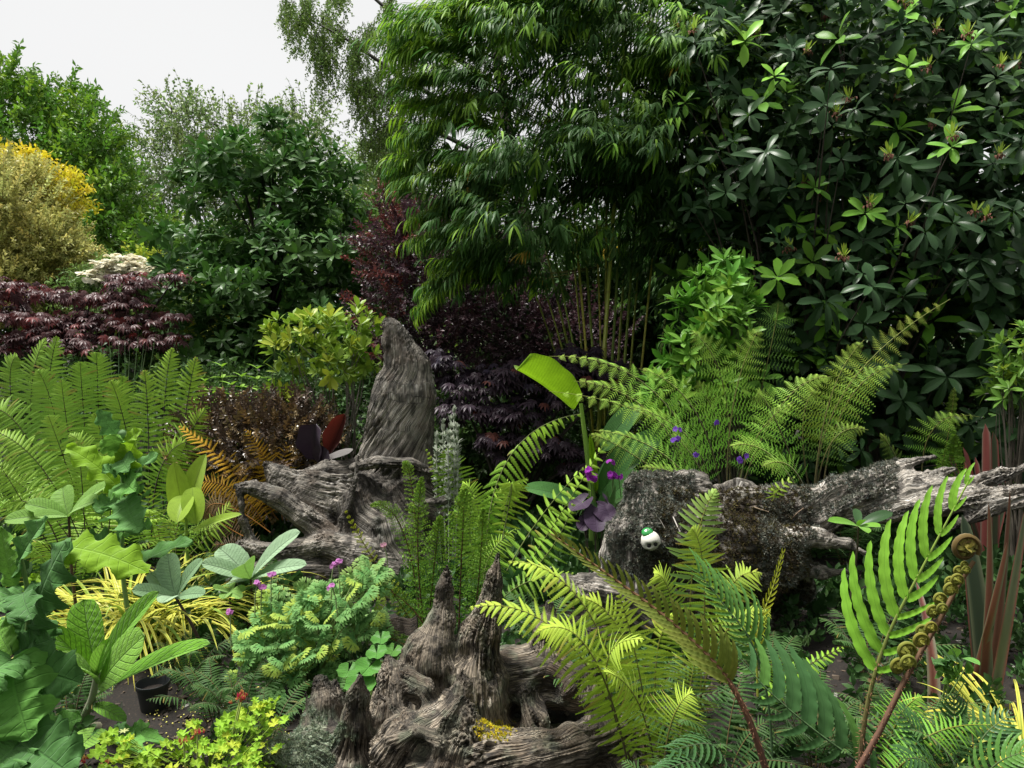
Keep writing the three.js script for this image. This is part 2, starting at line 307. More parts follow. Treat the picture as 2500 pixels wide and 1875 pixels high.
// ---------------------------------------------------------------- the ground
seed(11);
const soilTex = tex(512, 512, (u, v) => { const n = 0.5 + 0.5 * PN.noise(u * 40, v * 40, 2) + 0.35 * PN.noise(u * 110, v * 110, 5), k = Math.max(0, PN.noise(u * 64, v * 64, 9) - 0.25); return [0.055 + 0.055 * n + k * 0.34, 0.042 + 0.043 * n + k * 0.28, 0.03 + 0.032 * n + k * 0.22]; }, true);
soilTex.repeat.set(40, 40);
{
  const mb = new MB(), xs = [], zs = [];
  for (let i = 0; i <= 140; i++) { const t = i / 70 - 1; xs.push(Math.sign(t) * (4 * Math.abs(t) + 46 * Math.pow(Math.abs(t), 4))); }
  for (let j = 0; j <= 130; j++) { const t = j / 130; zs.push(3 - 10 * t - 55 * Math.pow(t, 5)); }
  for (const z of zs) for (const x of xs) mb.v(x, GH(x, z), z, WHITE, x / 20, z / 20);
  for (let j = 0; j < zs.length - 1; j++) for (let i = 0; i < xs.length - 1; i++) { const q = j * xs.length + i; mb.q(q, q + 1, q + xs.length + 1, q + xs.length); }
  struct('ground', mb, new THREE.MeshStandardMaterial({ map: soilTex, bumpMap: soilTex, bumpScale: 0.012, roughness: 1 }));
  const far = new MB(); // the land beyond, to the horizon
  for (const [x, z] of [[-220, 40], [220, 40], [220, -260], [-220, -260]]) far.v(x, -0.12, z, [0.06, 0.09, 0.03], x, z);
  far.q(0, 1, 2, 3); struct('terrain', far, plainMat([1, 1, 1], 1));
}
// bark chips and grit lying on the soil
{
  const geo = new THREE.BoxGeometry(1, 0.25, 0.55), p = geo.attributes.position; for (let i = 0; i < p.count; i++) p.setXYZ(i, p.getX(i) * (1 + 0.3 * Math.sin(i * 5.1)), p.getY(i) * (1 + 0.5 * Math.sin(i * 3.3)), p.getZ(i) * (1 + 0.4 * Math.sin(i * 7.7)));
  geo.computeVertexNormals(); const ms = [], cs = [];
  for (let i = 0; i < 9000; i++) { const z = -rr(1.6, 5.5), x = rr(-0.75, 0.75) * -z, s = rr(0.006, 0.024) * (rnd() < 0.1 ? 1.6 : 1); ms.push(frame(V(x, GH(x, z) + s * 0.15, z), V(gs(), gs() * 0.5, gs()), V(gs() * 0.5, 1, gs() * 0.5), s)); const k = rnd(); cs.push(k < 0.78 ? vary([0.045, 0.033, 0.024], 0.1, 0.5) : k < 0.95 ? vary([0.12, 0.09, 0.065], 0.1, 0.3) : vary([0.3, 0.28, 0.25], 0.05, 0.3)); }
  const g = many(scene, 'bark_chips', geo, new THREE.MeshStandardMaterial({ roughness: 0.95 }), ms, cs); g.userData.label = 'dark bark chips and grit on the soil'; g.userData.category = 'bark chips';
  const sg = new THREE.SphereGeometry(1, 6, 5), sm = [], sc = [];
  for (let i = 0; i < 420; i++) { const q = P(rr(330, 700), 1000, rr(2.55, 3.5)); sm.push(frame(V(q.x, GH(q.x, q.z) + 0.008, q.z), V(1, 0, 0), UP, rr(0.002, 0.0042))); sc.push(vary([0.55, 0.5, 0.12], 0.1, 0.2)); }
  const s2 = many(scene, 'fallen_petals', sg, new THREE.MeshStandardMaterial({ roughness: 0.7 }), sm, sc); s2.userData.label = 'tiny yellow petals scattered over dark soil by the pot'; s2.userData.category = 'petals';
}

// ---------------------------------------------------------------- far trees
const smallLeaf = { L: 0.3, W: 0.15, a: 0.55, b: 0.7, ns: 2, nc: 1, fold: 0.25, curl: 0.5 };
const tw = [twigGeo(21, 16, 1, smallLeaf), twigGeo(22, 13, 1, { ...smallLeaf, W: 0.12 })];
const twAiry = [twigGeo(23, 9, 1, { L: 0.2, W: 0.13, a: 0.5, b: 0.8, ns: 2, nc: 1, fold: 0.2, curl: 0.4 }, 0.4), twigGeo(24, 8, 1, { L: 0.17, W: 0.12, a: 0.5, b: 0.8, ns: 2, nc: 1, fold: 0.2, curl: 0.4 }, 0.5)];
const crownMat = M0.leaf;
function farTree(name, label, cat, basePx, d, blobs, n, o) {
  seed(o.seed); const base = onGround(basePx, d), g = thing(name, label, cat, base, o.group), mb = new MB();
  const c = blobs[0].c, top = V(mix(base.x, c.x, 0.7), c.y, c.z);
  if (o.trunk) { const tp = curve([base, V(mix(base.x, top.x, 0.3), base.y + (top.y - base.y) * 0.5, base.z), top], 12); tube(mb, tp, tp.map((_, i) => o.trunk * (1 - 0.75 * i / 12)), 8, WHITE); part(g, 'trunk', mb, bark(o.bark ?? [0.09, 0.075, 0.06])); }
  const lm = new MB(); limbs(lm, o.trunk ? V(mix(base.x, top.x, 0.4), mix(base.y, top.y, 0.55), base.z) : base, blobs.map((b) => b.c), o.limb ?? 0.06, WHITE, 0.25); if (o.tw2) for (const b of blobs) limbs(lm, b.c, Array.from({ length: 9 }, () => V(b.c.x + gs() * b.r.x, b.c.y + gs() * b.r.y, b.c.z + gs() * b.r.z)), o.tw2, WHITE, 0.1);
  part(g, 'limbs', lm, bark(o.bark ?? [0.06, 0.05, 0.04]));
  const pts = shellPts(sats(blobs, o.sat ?? 3, 0.4), n, o.inner ?? 0.4), ms = crownMats(pts, o.s0, o.s1, o.up ?? 0.3, 0.6, o.grav ?? 0), cs = pts.map(([p]) => vary(rnd() < (o.mixP ?? 0.3) ? o.c2 ?? o.c : o.c, 0.12, 0.25)), tg = o.tw ?? tw;
  for (let v = 0; v < 2; v++) many(g, 'crown', tg[v], o.mat ?? crownMat, ms.filter((_, i) => i % 2 === v), cs.filter((_, i) => i % 2 === v));
  return g;
}
farTree('beech_tree', 'dense mid green tree rising behind the golden conifer', 'tree', 60, 16, [B(90, 400, 16, 170, 150, 2), B(20, 300, 16, 130, 100, 1.6), B(200, 480, 15.5, 120, 130, 1.4), B(250, 610, 15.5, 130, 130, 1.5), B(110, 640, 15, 170, 140, 1.6), B(230, 340, 16, 45, 55, 0.6), B(300, 720, 15, 130, 120, 1.4)], 4300, { seed: 31, trunk: 0.26, s0: 0.3, s1: 0.55, c: [0.085, 0.2, 0.018], c2: [0.16, 0.29, 0.02], group: 'trees behind the garden' });
farTree('birch_tree', 'pale airy tree with sky showing through its crown, left of the sky gap', 'tree', 560, 25, [B(560, 340, 25, 170, 85, 2), B(420, 430, 25, 130, 90, 2), B(310, 500, 25, 80, 110, 1.6), B(640, 440, 25, 190, 110, 2), B(500, 590, 24.5, 240, 130, 2.2), B(720, 360, 25, 110, 70, 1.6), B(420, 270, 25, 50, 45, 0.7), B(640, 690, 24, 300, 120, 2), B(830, 520, 25, 110, 130, 2)], 5200, { seed: 32, trunk: 0.3, s0: 0.45, s1: 0.85, c: [0.13, 0.21, 0.06], c2: [0.19, 0.28, 0.08], tw: twAiry, inner: 0.2, tw2: 0.025, group: 'trees behind the garden', bark: [0.1, 0.09, 0.08] });
farTree('birch_tree', 'pale feathery tree seen between the dark evergreen and the bamboo', 'tree', 960, 22, [B(940, 430, 22, 80, 90, 1.3), B(900, 520, 22, 100, 80, 1.3), B(1010, 500, 22, 90, 100, 1.3), B(960, 640, 22, 160, 120, 1.6)], 2300, { seed: 33, trunk: 0.2, s0: 0.4, s1: 0.75, c: [0.15, 0.26, 0.06], c2: [0.23, 0.34, 0.07], tw: twAiry, inner: 0.25, tw2: 0.02, group: 'trees behind the garden' });
{ // weeping birch overhead
  seed(34); const base = onGround(1330, 12.5), g = thing('weeping_birch', 'weeping birch with thin drooping sprays against the white sky', 'tree', base);
  const mb = new MB(), tp = curve([base, P(1290, 600, 12.5), P(1230, 250, 12.5), P(1180, -150, 12.5)], 16); tube(mb, tp, tp.map((_, i) => 0.16 * (1 - 0.7 * i / 16)), 8, WHITE); part(g, 'trunk', mb, bark([0.12, 0.1, 0.09]));
  const lm = new MB(), arms = [[P(1220, 330, 12.5), P(1000, 200, 12.3), P(835, 90, 12.1), P(740, 40, 12)], [P(1200, 200, 12.5), P(970, 45, 12.2), P(890, -20, 12), P(760, -60, 11.9)], [P(1240, 420, 12.5), P(1080, 330, 12.3), P(960, 300, 12.1), P(900, 330, 12)]];
  for (const a of arms) { const pts = curve(a, 14); tube(lm, pts, pts.map((_, i) => 0.05 * (1 - 0.85 * i / 14)), 5, WHITE); }
  const sprays = [[760, -10, 90], [790, 30, 130], [830, 60, 160], [870, 90, 150], [740, 40, 90], [710, 10, 60], [905, 60, 120], [930, 150, 200], [960, 190, 230], [985, 230, 250], [1010, 60, 140], [1050, 60, 160], [905, 190, 130], [870, 130, 90], [1000, 320, 200], [940, 300, 160], [915, 330, 110], [1030, 230, 260], [780, 80, 150], [800, 120, 110], [1080, 150, 300], [840, -20, 80], [960, 0, 90], [1100, 40, 200], [880, 200, 120], [930, 220, 220], [970, 280, 200], [1000, 380, 150], [1040, 330, 200], [960, 80, 160], [1000, 120, 200]];
  const ms = [], cs = [];
  for (const [x, y, l] of sprays) for (let k = 0; k < 5; k++) {
    const d = rr(11.6, 12.7), a = P(x + gs() * 35, y + gs() * 18, d), b = P(x + gs() * 45 - 12, y + l * rr(0.6, 1.1), d + gs() * 0.2), pts = curve([a, bez(a, V(b.x, a.y, b.z), b, 0.4), b], 14); tube(lm, pts, pts.map((_, i) => 0.008 * (1 - 0.8 * i / 14)), 3, WHITE);
    for (let i = 1; i <= 14; i++) for (let q = 0; q < 2; q++) { if (rnd() < 0.15) continue; ms.push(frame(pts[i].clone().add(V(gs(), gs(), gs()).multiplyScalar(0.11)), V(gs(), -0.7, gs()), V(gs(), 0.5, gs()), rr(0.15, 0.28))); cs.push(vary([0.13, 0.22, 0.04], 0.1, 0.3)); }
  }
  part(g, 'limbs', lm, bark([0.07, 0.06, 0.055])); many(g, 'crown', twAiry[0], crownMat, ms, cs);
}
// golden conifer and its neighbours
farTree('golden_conifer', 'golden beige conifer with fine dense sprays at the photo edge', 'conifer', 60, 11, [B(50, 570, 11, 110, 120, 0.9), B(10, 470, 11, 60, 70, 0.6), B(110, 640, 10.8, 70, 70, 0.7), B(30, 690, 10.8, 130, 80, 0.8), B(150, 600, 10.8, 40, 40, 0.4)], 3900, { seed: 41, sat: 5, s0: 0.16, s1: 0.36, up: 0.5, c: [0.4, 0.4, 0.12], c2: [0.56, 0.55, 0.19], tw: [twigGeo(25, 20, 1, { L: 0.22, W: 0.1, a: 0.5, b: 0.7, ns: 2, nc: 1, fold: 0.2, curl: 0.3 }), twigGeo(26, 22, 1, { L: 0.2, W: 0.09, a: 0.5, b: 0.7, ns: 2, nc: 1, fold: 0.2, curl: 0.3 })], limb: 0.05 });
farTree('golden_acacia', 'bright yellow leaf sprays poking out above the golden conifer', 'tree', 100, 12, [B(95, 440, 11.9, 60, 26, 0.4), B(165, 478, 11.6, 34, 18, 0.3), B(15, 395, 11.8, 26, 16, 0.3), B(60, 420, 11.8, 40, 24, 0.3)], 330, { seed: 42, sat: 1, trunk: 0.07, s0: 0.2, s1: 0.36, grav: 0.7, c: [0.6, 0.52, 0.025], c2: [0.68, 0.6, 0.04], limb: 0.03 });
farTree('green_hedge', 'dark green hedge low behind the red maple', 'hedge', 300, 14, [B(-100, 800, 14, 260, 120, 1), B(200, 790, 14, 240, 130, 1), B(480, 780, 14, 240, 140, 1), B(780, 740, 14, 240, 170, 1), B(1060, 720, 14, 220, 190, 1)], 3400, { seed: 43, s0: 0.35, s1: 0.6, c: [0.05, 0.11, 0.015], c2: [0.1, 0.2, 0.02] });
farTree('yellow_green_shrub', 'yellow green shrub glowing between the red maple and the dark evergreen', 'shrub', 440, 10.5, [B(420, 700, 10.5, 80, 50, 0.5), B(480, 770, 10.5, 90, 50, 0.5), B(390, 780, 10.5, 80, 60, 0.5), B(560, 730, 10.7, 60, 45, 0.4)], 1000, { seed: 44, s0: 0.16, s1: 0.3, c: [0.3, 0.38, 0.03], c2: [0.42, 0.45, 0.04] });
{
  const g = farTree('flowering_shrub', 'shrub topped with creamy white flower clusters behind the red maple', 'shrub', 300, 9.6, [B(300, 700, 9.6, 70, 40, 0.4), B(330, 760, 9.6, 120, 60, 0.5), B(250, 720, 9.6, 60, 40, 0.4)], 700, { seed: 45, s0: 0.14, s1: 0.26, c: [0.13, 0.22, 0.05] });
  const fb = new MB(); seed(46); for (let i = 0; i < 9; i++) { const a = rnd() * TAU, q = rr(0.1, 0.5); disc(fb, frame(V(Math.cos(a) * q, gs() * 0.2, Math.sin(a) * q), V(gs(), 0, gs()), V(gs() * 0.5, 1, gs() * 0.5)), { R: 0.28, nr: 1, na: 6, cup: 0.3, c: WHITE }); }
  const ms = shellPts([B(300, 650, 9.2, 60, 26, 0.3), B(350, 664, 9.2, 54, 22, 0.3), B(255, 678, 9.2, 44, 22, 0.3)], 420, 0.5).map(([p]) => frame(p, V(gs(), 0.2, gs()), UP, rr(0.06, 0.12)));
  many(g, 'blossoms', fb.geo(), leafMat([0.75, 0.72, 0.58], { tr: 0.3, coat: 0 }), ms, ms.map(() => vary(WHITE, 0.05, 0.1)));
}
// ---------------------------------------------------------------- dark evergreen tree, tiers of leaf rosettes
const obov = { L: 1, W: 0.36, a: 1.0, b: 0.5, ns: 4, nc: 1, fold: 0.22, curl: 0.55 };
{
  seed(51); const base = onGround(660, 9.2), g = thing('evergreen_tree', 'dark green evergreen tree with tiers of leaf rosettes in the middle distance', 'tree', base), mb = new MB();
  const tp = curve([base, P(650, 800, 9.2), P(665, 560, 9.2), P(660, 380, 9.2)], 14); tube(mb, tp, tp.map((_, i) => 0.11 * (1 - 0.8 * i / 14)), 7, WHITE); part(g, 'trunk', mb, bark([0.05, 0.04, 0.03]));
  const bl = [B(640, 395, 9.2, 170, 42, 0.7), B(550, 440, 9.2, 120, 40, 0.6), B(760, 420, 9.2, 90, 55, 0.6), B(660, 500, 9, 190, 50, 0.9), B(800, 530, 9.1, 100, 70, 0.7), B(700, 330, 9.3, 70, 30, 0.4), B(560, 340, 9.3, 40, 22, 0.3), B(560, 600, 9, 150, 50, 0.9), B(720, 620, 8.8, 190, 60, 0.9), B(640, 710, 8.7, 190, 65, 1), B(500, 690, 8.9, 110, 45, 0.7), B(800, 740, 8.8, 100, 80, 0.8), B(560, 800, 8.6, 150, 65, 0.9), B(730, 830, 8.5, 170, 75, 0.9), B(500, 870, 8.5, 110, 55, 0.7), B(860, 640, 9, 60, 80, 0.6), B(460, 640, 9, 60, 25, 0.4), B(640, 900, 8.5, 200, 70, 0.8)];
  const lm = new MB(); limbs(lm, P(655, 800, 9.2), bl.map((b) => b.c), 0.035, WHITE, 0.15); part(g, 'limbs', lm, bark([0.045, 0.036, 0.03]));
  const pts = shellPts(sats(bl, 2, 0.38), 1150, 0.4);
  rosetteShrub(g, pts, { n: 9, len: 0.17, el0: 0.3, el1: 1.35, up: 1.0, geos: [31, 32, 33].map((s) => { seed(s); const m = new MB(); blade(m, null, { ...obov, twist: gs() * 0.4 }); return m.geo(); }), mats: tints([0.042, 0.115, 0.018], 4, { coat: 0.4, cr: 0.35, tr: 0.28, map: T.pin }), c: [0.042, 0.115, 0.018], rgeos: [34, 35].map((s) => rosetteGeo(s, 9, obov, 0.3, 1.4)), rmat: leafMat([1, 1, 1], { coat: 0.35, cr: 0.35, tr: 0.28 }) });
}
// ---------------------------------------------------------------- palmate maples
function palmGeo(s, n, spread, W) { seed(s); const mb = new MB(); for (let i = 0; i < n; i++) { const f = n > 1 ? i / (n - 1) - 0.5 : 0, a = f * spread, l = 0.72 * (1 - Math.abs(f) * 0.95) + 0.12; blade(mb, frame(V(0, 0, 0), V(Math.sin(a), 0.05 * gs(), Math.cos(a)), UP), { L: l, W, a: 0.75, b: 1.1, ns: 5, nc: 1, fold: 0.25, curl: 0.7, tooth: 0.2, teeth: 5, c: vary(WHITE, 0.05, 0.12) }); } return mb.geo(); }
function maple(name, label, basePx, d, blobs, n, o) {
  seed(o.seed); const base = onGround(basePx, d), g = thing(name, label, 'maple', base), lm = new MB();
  limbs(lm, base, blobs.map((b) => b.c), 0.03, WHITE, 0.12, 0.7); for (const b of blobs) limbs(lm, b.c, Array.from({ length: 7 }, () => V(b.c.x + gs() * b.r.x, b.c.y + gs() * b.r.y * 0.8, b.c.z + gs() * b.r.z)), 0.007, WHITE, 0.05); part(g, 'branches', lm, bark(o.bark));
  const pts = shellPts(sats(blobs, 3, 0.4), n, 0.15), near = new Set(nearest(pts, 300)), geos = [61, 62, 63].map((s) => palmGeo(s, 7, 3.6, 0.2)), mats = [...tints(o.c, 3, { coat: o.coat ?? 0.4, cr: 0.35, tr: 0.3 }), ...tints(o.c2, 1, { coat: 0.3, tr: 0.4 })], rest = [], cs = [];
  pts.forEach(([p, dd], i) => { const M = frame(p, V(dd.x + gs() * 0.9, -0.25 + gs() * 0.4, dd.z + gs() * 0.9), V(gs() * 0.4, 1, gs() * 0.4 + 0.25), o.len * rr(0.7, 1.2)); if (near.has(i)) leafPart(g, 'leaf', geos[ri(3)], mats[rnd() < (o.mixP ?? 0.1) ? 3 : ri(3)], M); else { rest.push(M); cs.push(vary(rnd() < (o.mixP ?? 0.1) ? o.c2 : o.c, 0.15, 0.25)); } });
  const rm = leafMat([1, 1, 1], { coat: 0.35, cr: 0.35, tr: 0.3 }); for (let v = 0; v < 2; v++) many(g, 'foliage', geos[v], rm, rest.filter((_, i) => i % 2 === v), cs.filter((_, i) => i % 2 === v));
}
maple('red_maple', 'low maple with layers of wine red leaves below the golden conifer', 190, 7.6, [B(30, 705, 7.6, 90, 22, 0.5), B(120, 722, 7.7, 80, 16, 0.4), B(220, 728, 7.5, 90, 18, 0.5), B(330, 690, 7.6, 80, 26, 0.4), B(300, 740, 7.4, 60, 18, 0.3), B(90, 775, 7.4, 120, 22, 0.5), B(330, 785, 7.5, 100, 24, 0.5), B(200, 790, 7.6, 80, 16, 0.4), B(40, 840, 7.3, 90, 34, 0.4), B(210, 830, 7.3, 150, 38, 0.5), B(370, 830, 7.4, 70, 26, 0.4), B(430, 672, 7.6, 40, 10, 0.2), B(-70, 730, 7.5, 80, 60, 0.5)], 1500, { seed: 52, len: 0.115, c: [0.06, 0.02, 0.022], c2: [0.16, 0.026, 0.024], bark: [0.04, 0.03, 0.03], mixP: 0.12 });
maple('purple_maple', 'low maple with dark purple star shaped leaves in front of the bamboo canes', 1250, 6.1, [B(1090, 880, 6, 50, 26, 0.25), B(1180, 930, 6, 110, 40, 0.35), B(1290, 900, 6.1, 110, 32, 0.35), B(1140, 1000, 5.9, 90, 32, 0.3), B(1260, 1000, 5.9, 90, 34, 0.3), B(1430, 900, 6.1, 90, 50, 0.35), B(1520, 930, 6.1, 70, 40, 0.3), B(1370, 960, 6, 90, 40, 0.3), B(1350, 1090, 5.8, 90, 34, 0.3), B(1440, 1130, 5.8, 60, 30, 0.3), B(1230, 1080, 5.9, 60, 30, 0.3)], 1250, { seed: 53, len: 0.118, c: [0.036, 0.022, 0.036], c2: [0.13, 0.035, 0.025], bark: [0.09, 0.075, 0.06], mixP: 0.03 });
// ---------------------------------------------------------------- purple barberry
{
  seed(54); const base = onGround(1100, 7.8), g = thing('barberry_shrub', 'tall barberry with tiny plum coloured leaves beside the grey driftwood spike', 'shrub', base), lm = new MB(), ms = [], cs = [];
  const rl = { L: 0.16, W: 0.11, a: 0.7, b: 0.35, ns: 2, nc: 1, fold: 0.15, curl: 0.2 }, tg = [twigGeo(27, 26, 1, rl, 0), twigGeo(28, 24, 1, rl, 0)];
  const bl = [B(1030, 640, 7.6, 120, 120, 0.6), B(990, 770, 7.4, 100, 100, 0.6), B(1130, 720, 7.5, 110, 140, 0.7), B(960, 590, 7.7, 60, 60, 0.4), B(1250, 800, 7.6, 130, 120, 0.6), B(1060, 860, 7.4, 130, 90, 0.6), B(1380, 860, 7.8, 130, 110, 0.6), B(1170, 560, 7.8, 80, 80, 0.5)];
  limbs(lm, base, bl.map((b) => b.c), 0.03, WHITE, 0.15);
  for (const [p, d, r] of shellPts(bl, 1500, 0.45)) { ms.push(frame(p, d.clone().add(V(gs() * 0.5, 0.5 + gs() * 0.4, gs() * 0.5)), V(gs(), 1, gs()), rr(0.17, 0.32))); cs.push(vary(p.x < P(1000, 600, 7.6).x && rnd() < 0.35 ? [0.13, 0.035, 0.03] : [0.055, 0.026, 0.034], 0.15, 0.3)); }
  for (const [x, y] of [[905, 480], [925, 462], [960, 500], [900, 540], [890, 590], [1000, 520], [930, 530], [880, 640], [1045, 520]]) { const a = P(1020 + gs() * 40, 660, 7.6), b = P(x, y, 7.5 + gs() * 0.3), pts = curve([a, bez(a, V(mix(a.x, b.x, 0.4), mix(a.y, b.y, 0.7), a.z), b, 0.5), b], 12); tube(lm, pts, pts.map((_, i) => 0.008 * (1 - 0.8 * i / 12)), 4, WHITE); for (let i = 3; i <= 12; i++) for (let q = 0; q < 3; q++) { ms.push(frame(pts[i], V(gs(), gs() + 0.3, gs()), V(gs(), 1, gs()), rr(0.09, 0.16))); cs.push(vary([0.12, 0.034, 0.03], 0.15, 0.3)); } }
  part(g, 'branches', lm, bark([0.05, 0.035, 0.03])); const bm = leafMat([1, 1, 1], { coat: 0.45, cr: 0.3, tr: 0.3 });
  for (let v = 0; v < 2; v++) many(g, 'foliage', tg[v], bm, ms.filter((_, i) => i % 2 === v), cs.filter((_, i) => i % 2 === v));
}
// ---------------------------------------------------------------- bamboo
{
  seed(55); const base = onGround(1480, 7.2), g = thing('bamboo_clump', 'tall bamboo clump with yellow green canes and arching leafy tops', 'bamboo', base);
  const culms = [[1500, 490, 1468, 960, 15], [1517, 500, 1490, 960, 10], [1530, 560, 1505, 960, 9], [1412, 640, 1440, 960, 9], [1435, 690, 1455, 960, 9], [1345, 660, 1400, 900, 8], [1460, 640, 1470, 960, 7], [1545, 620, 1520, 950, 10], [1395, 560, 1430, 960, 7], [1480, 560, 1478, 960, 9], [1555, 700, 1535, 960, 8], [1370, 700, 1420, 940, 7], [1600, 560, 1560, 960, 8], [1700, 480, 1620, 960, 9], [1660, 500, 1600, 960, 7], [1300, 600, 1410, 980, 6], [1240, 520, 1400, 990, 6], [1780, 420, 1650, 980, 8]];
  const cm = new THREE.MeshPhysicalMaterial({ vertexColors: true, roughness: 0.45, clearcoat: 0.2, clearcoatRoughness: 0.3 });
  culms.forEach(([x1, y1, x2, y2, w], k) => {
    const d = 6.4 + (k * 0.37 % 1) * 0.8, q = P(x2, y2, d), hi = P(x1, y1, d), dir = hi.clone().sub(q).normalize(), t0 = -(q.y) / dir.y, bot = q.clone().addScaledVector(dir, t0), r = RP(w, d) / 2 * 0.82, mb = new MB(), pts = [], rad = [], len = 4.6 + rnd();
    const cc = vary(k % 3 ? [0.2, 0.26, 0.035] : [0.36, 0.36, 0.055], 0.15, 0.2), lean = V(dir.x * 0.6 + gs() * 0.25, 0, gs() * 0.3);
    for (let h = 0; h < len; h += 0.24) for (const [dh, kr] of [[0, 1], [0.012, 1.22], [0.024, 0.95], [0.13, 0.98]]) { const y = h + dh, b2 = bot.clone().addScaledVector(dir, y).addScaledVector(lean, 0.02 * Math.pow(Math.max(0, y - 2), 2)); pts.push(b2); rad.push(r * kr * (1 - 0.1 * y)); }
    tube(mb, pts, rad.map((x) => Math.max(x, 0.003)), 8, cc); for (let i = 0; i < mb.c.length / 27; i++) if (i % 4 === 1) for (let j = 0; j < 9; j++) for (let m = 0; m < 3; m++) mb.c[(i * 9 + j) * 3 + m] *= [0.75, 0.6, 0.6][m]; part(g, 'culm', mb, cm);
  });
  // sprays of leaves on thin branches
  const bl = [B(1010, 80, 6.3, 70, 36, 0.4), B(1040, 240, 6.3, 70, 36, 0.4), B(1030, 400, 6.2, 60, 30, 0.4), B(1100, 560, 6.2, 80, 30, 0.4), B(1110, 700, 6.3, 50, 16, 0.2), B(1060, 90, 6.3, 90, 50, 0.5), B(1150, 30, 6.4, 110, 50, 0.5), B(1090, 170, 6.3, 110, 50, 0.5), B(1190, 220, 6.2, 150, 70, 0.6), B(1120, 350, 6.2, 130, 55, 0.5), B(1240, 420, 6.1, 150, 70, 0.6), B(1150, 480, 6.1, 130, 50, 0.5), B(1280, 560, 6.1, 150, 80, 0.6), B(1170, 620, 6.1, 110, 50, 0.45), B(1330, 120, 6.5, 200, 130, 0.8), B(1450, 300, 6.4, 190, 170, 0.8), B(1600, 120, 6.6, 200, 140, 0.8), B(1640, 330, 6.5, 190, 170, 0.8), B(1480, 430, 6.5, 200, 110, 0.8), B(1660, 560, 6.8, 160, 160, 0.7), B(1330, 20, 6.6, 220, 70, 0.7), B(1750, 180, 6.8, 130, 200, 0.7), B(1720, 700, 7.4, 100, 110, 0.4), B(1250, 660, 6.6, 110, 36, 0.4)];
  const leafO = { L: 1, W: 0.135, a: 0.45, b: 0.95, ns: 6, nc: 1, fold: 0.2, curl: 0.55 }, lg = [71, 72, 73].map((s) => { seed(s); const m = new MB(); blade(m, null, { ...leafO, curl: 0.3 + rnd() * 0.6, bend: gs() * 0.4, twist: gs() * 0.8 }); return m.geo(); });
  const spray = (s) => { seed(s); const m = new MB(); tube(m, [V(0, 0, 0), V(0, 0.03, 0.7), V(0, -0.1, 1.4)], [0.012, 0.01, 0.005], 3, [0.6, 0.7, 0.3]); for (let i = 0; i < 9; i++) { const z = 0.25 + 1.15 * i / 8, sd = i % 2 ? 1 : -1; blade(m, frame(V(0, 0, z), V(sd * rr(0.25, 0.7), rr(-0.75, -0.1), rr(0.6, 1)), V(sd * 0.2, 1, 0.3)), { ...leafO, ns: 4, L: rr(0.75, 1.05), c: vary(WHITE, 0.1, 0.2) }); } return m.geo(); };
  seed(56); const sg = [spray(74), spray(75), spray(76)], edgeX = P(1235, 300, 6.3).x, vol = (b) => Math.pow(b.r.x * b.r.y * b.r.z, 0.66), left = bl.filter((b) => b.c.x < edgeX).map((b) => ({ ...b, w: vol(b) * 0.3 })), pts = shellPts([...left, ...sats(bl.filter((b) => b.c.x >= edgeX), 3, 0.42)], 4700, 0.12), nr = new Set(nearest(pts, 43)), ms = [[], [], []], cs = [[], [], []]; seed(57);
  const mats = [...tints([0.048, 0.13, 0.026], 3, { coat: 0.3, cr: 0.4, tr: 0.32, map: T.par }), ...tints([0.2, 0.36, 0.03], 1, { coat: 0.3, cr: 0.4, tr: 0.4 })];
  pts.forEach(([p, d], i) => {
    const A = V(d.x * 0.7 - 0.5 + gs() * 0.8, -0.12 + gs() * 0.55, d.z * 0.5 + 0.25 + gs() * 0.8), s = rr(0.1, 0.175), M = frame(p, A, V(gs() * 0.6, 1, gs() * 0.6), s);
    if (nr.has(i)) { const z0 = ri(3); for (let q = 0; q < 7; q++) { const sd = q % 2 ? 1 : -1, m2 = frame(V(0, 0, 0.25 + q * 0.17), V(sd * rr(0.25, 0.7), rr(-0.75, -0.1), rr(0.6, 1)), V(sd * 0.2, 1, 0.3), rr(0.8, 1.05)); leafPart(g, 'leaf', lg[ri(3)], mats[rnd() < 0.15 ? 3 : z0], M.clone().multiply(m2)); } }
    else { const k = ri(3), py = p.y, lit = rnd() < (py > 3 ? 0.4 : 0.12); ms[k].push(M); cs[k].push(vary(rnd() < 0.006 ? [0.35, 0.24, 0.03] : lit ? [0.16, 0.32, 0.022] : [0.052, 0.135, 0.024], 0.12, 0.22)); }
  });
  seed(59); const abm = bark([0.2, 0.21, 0.06]);
  for (const [x, y, x0, y0] of [[990, 40, 1260, 130], [1000, 110, 1250, 160], [985, 90, 1240, 200], [1015, 180, 1260, 250], [1040, 300, 1270, 330], [1000, 330, 1250, 300], [990, 390, 1260, 400], [1020, 430, 1280, 430], [1060, 520, 1300, 500], [1050, 580, 1290, 540], [1080, 640, 1300, 600], [1040, 715, 1290, 640], [1070, 690, 1300, 620], [1120, 10, 1300, 90], [1200, -10, 1350, 80], [1290, -20, 1400, 80], [1030, 20, 1250, 90], [1090, 250, 1300, 280], [1110, 480, 1320, 470], [1380, -20, 1450, 90], [1480, -30, 1520, 90], [1570, -20, 1600, 110], [1660, -20, 1680, 120], [1010, 250, 1270, 300]]) for (let b = 0; b < 2; b++) {
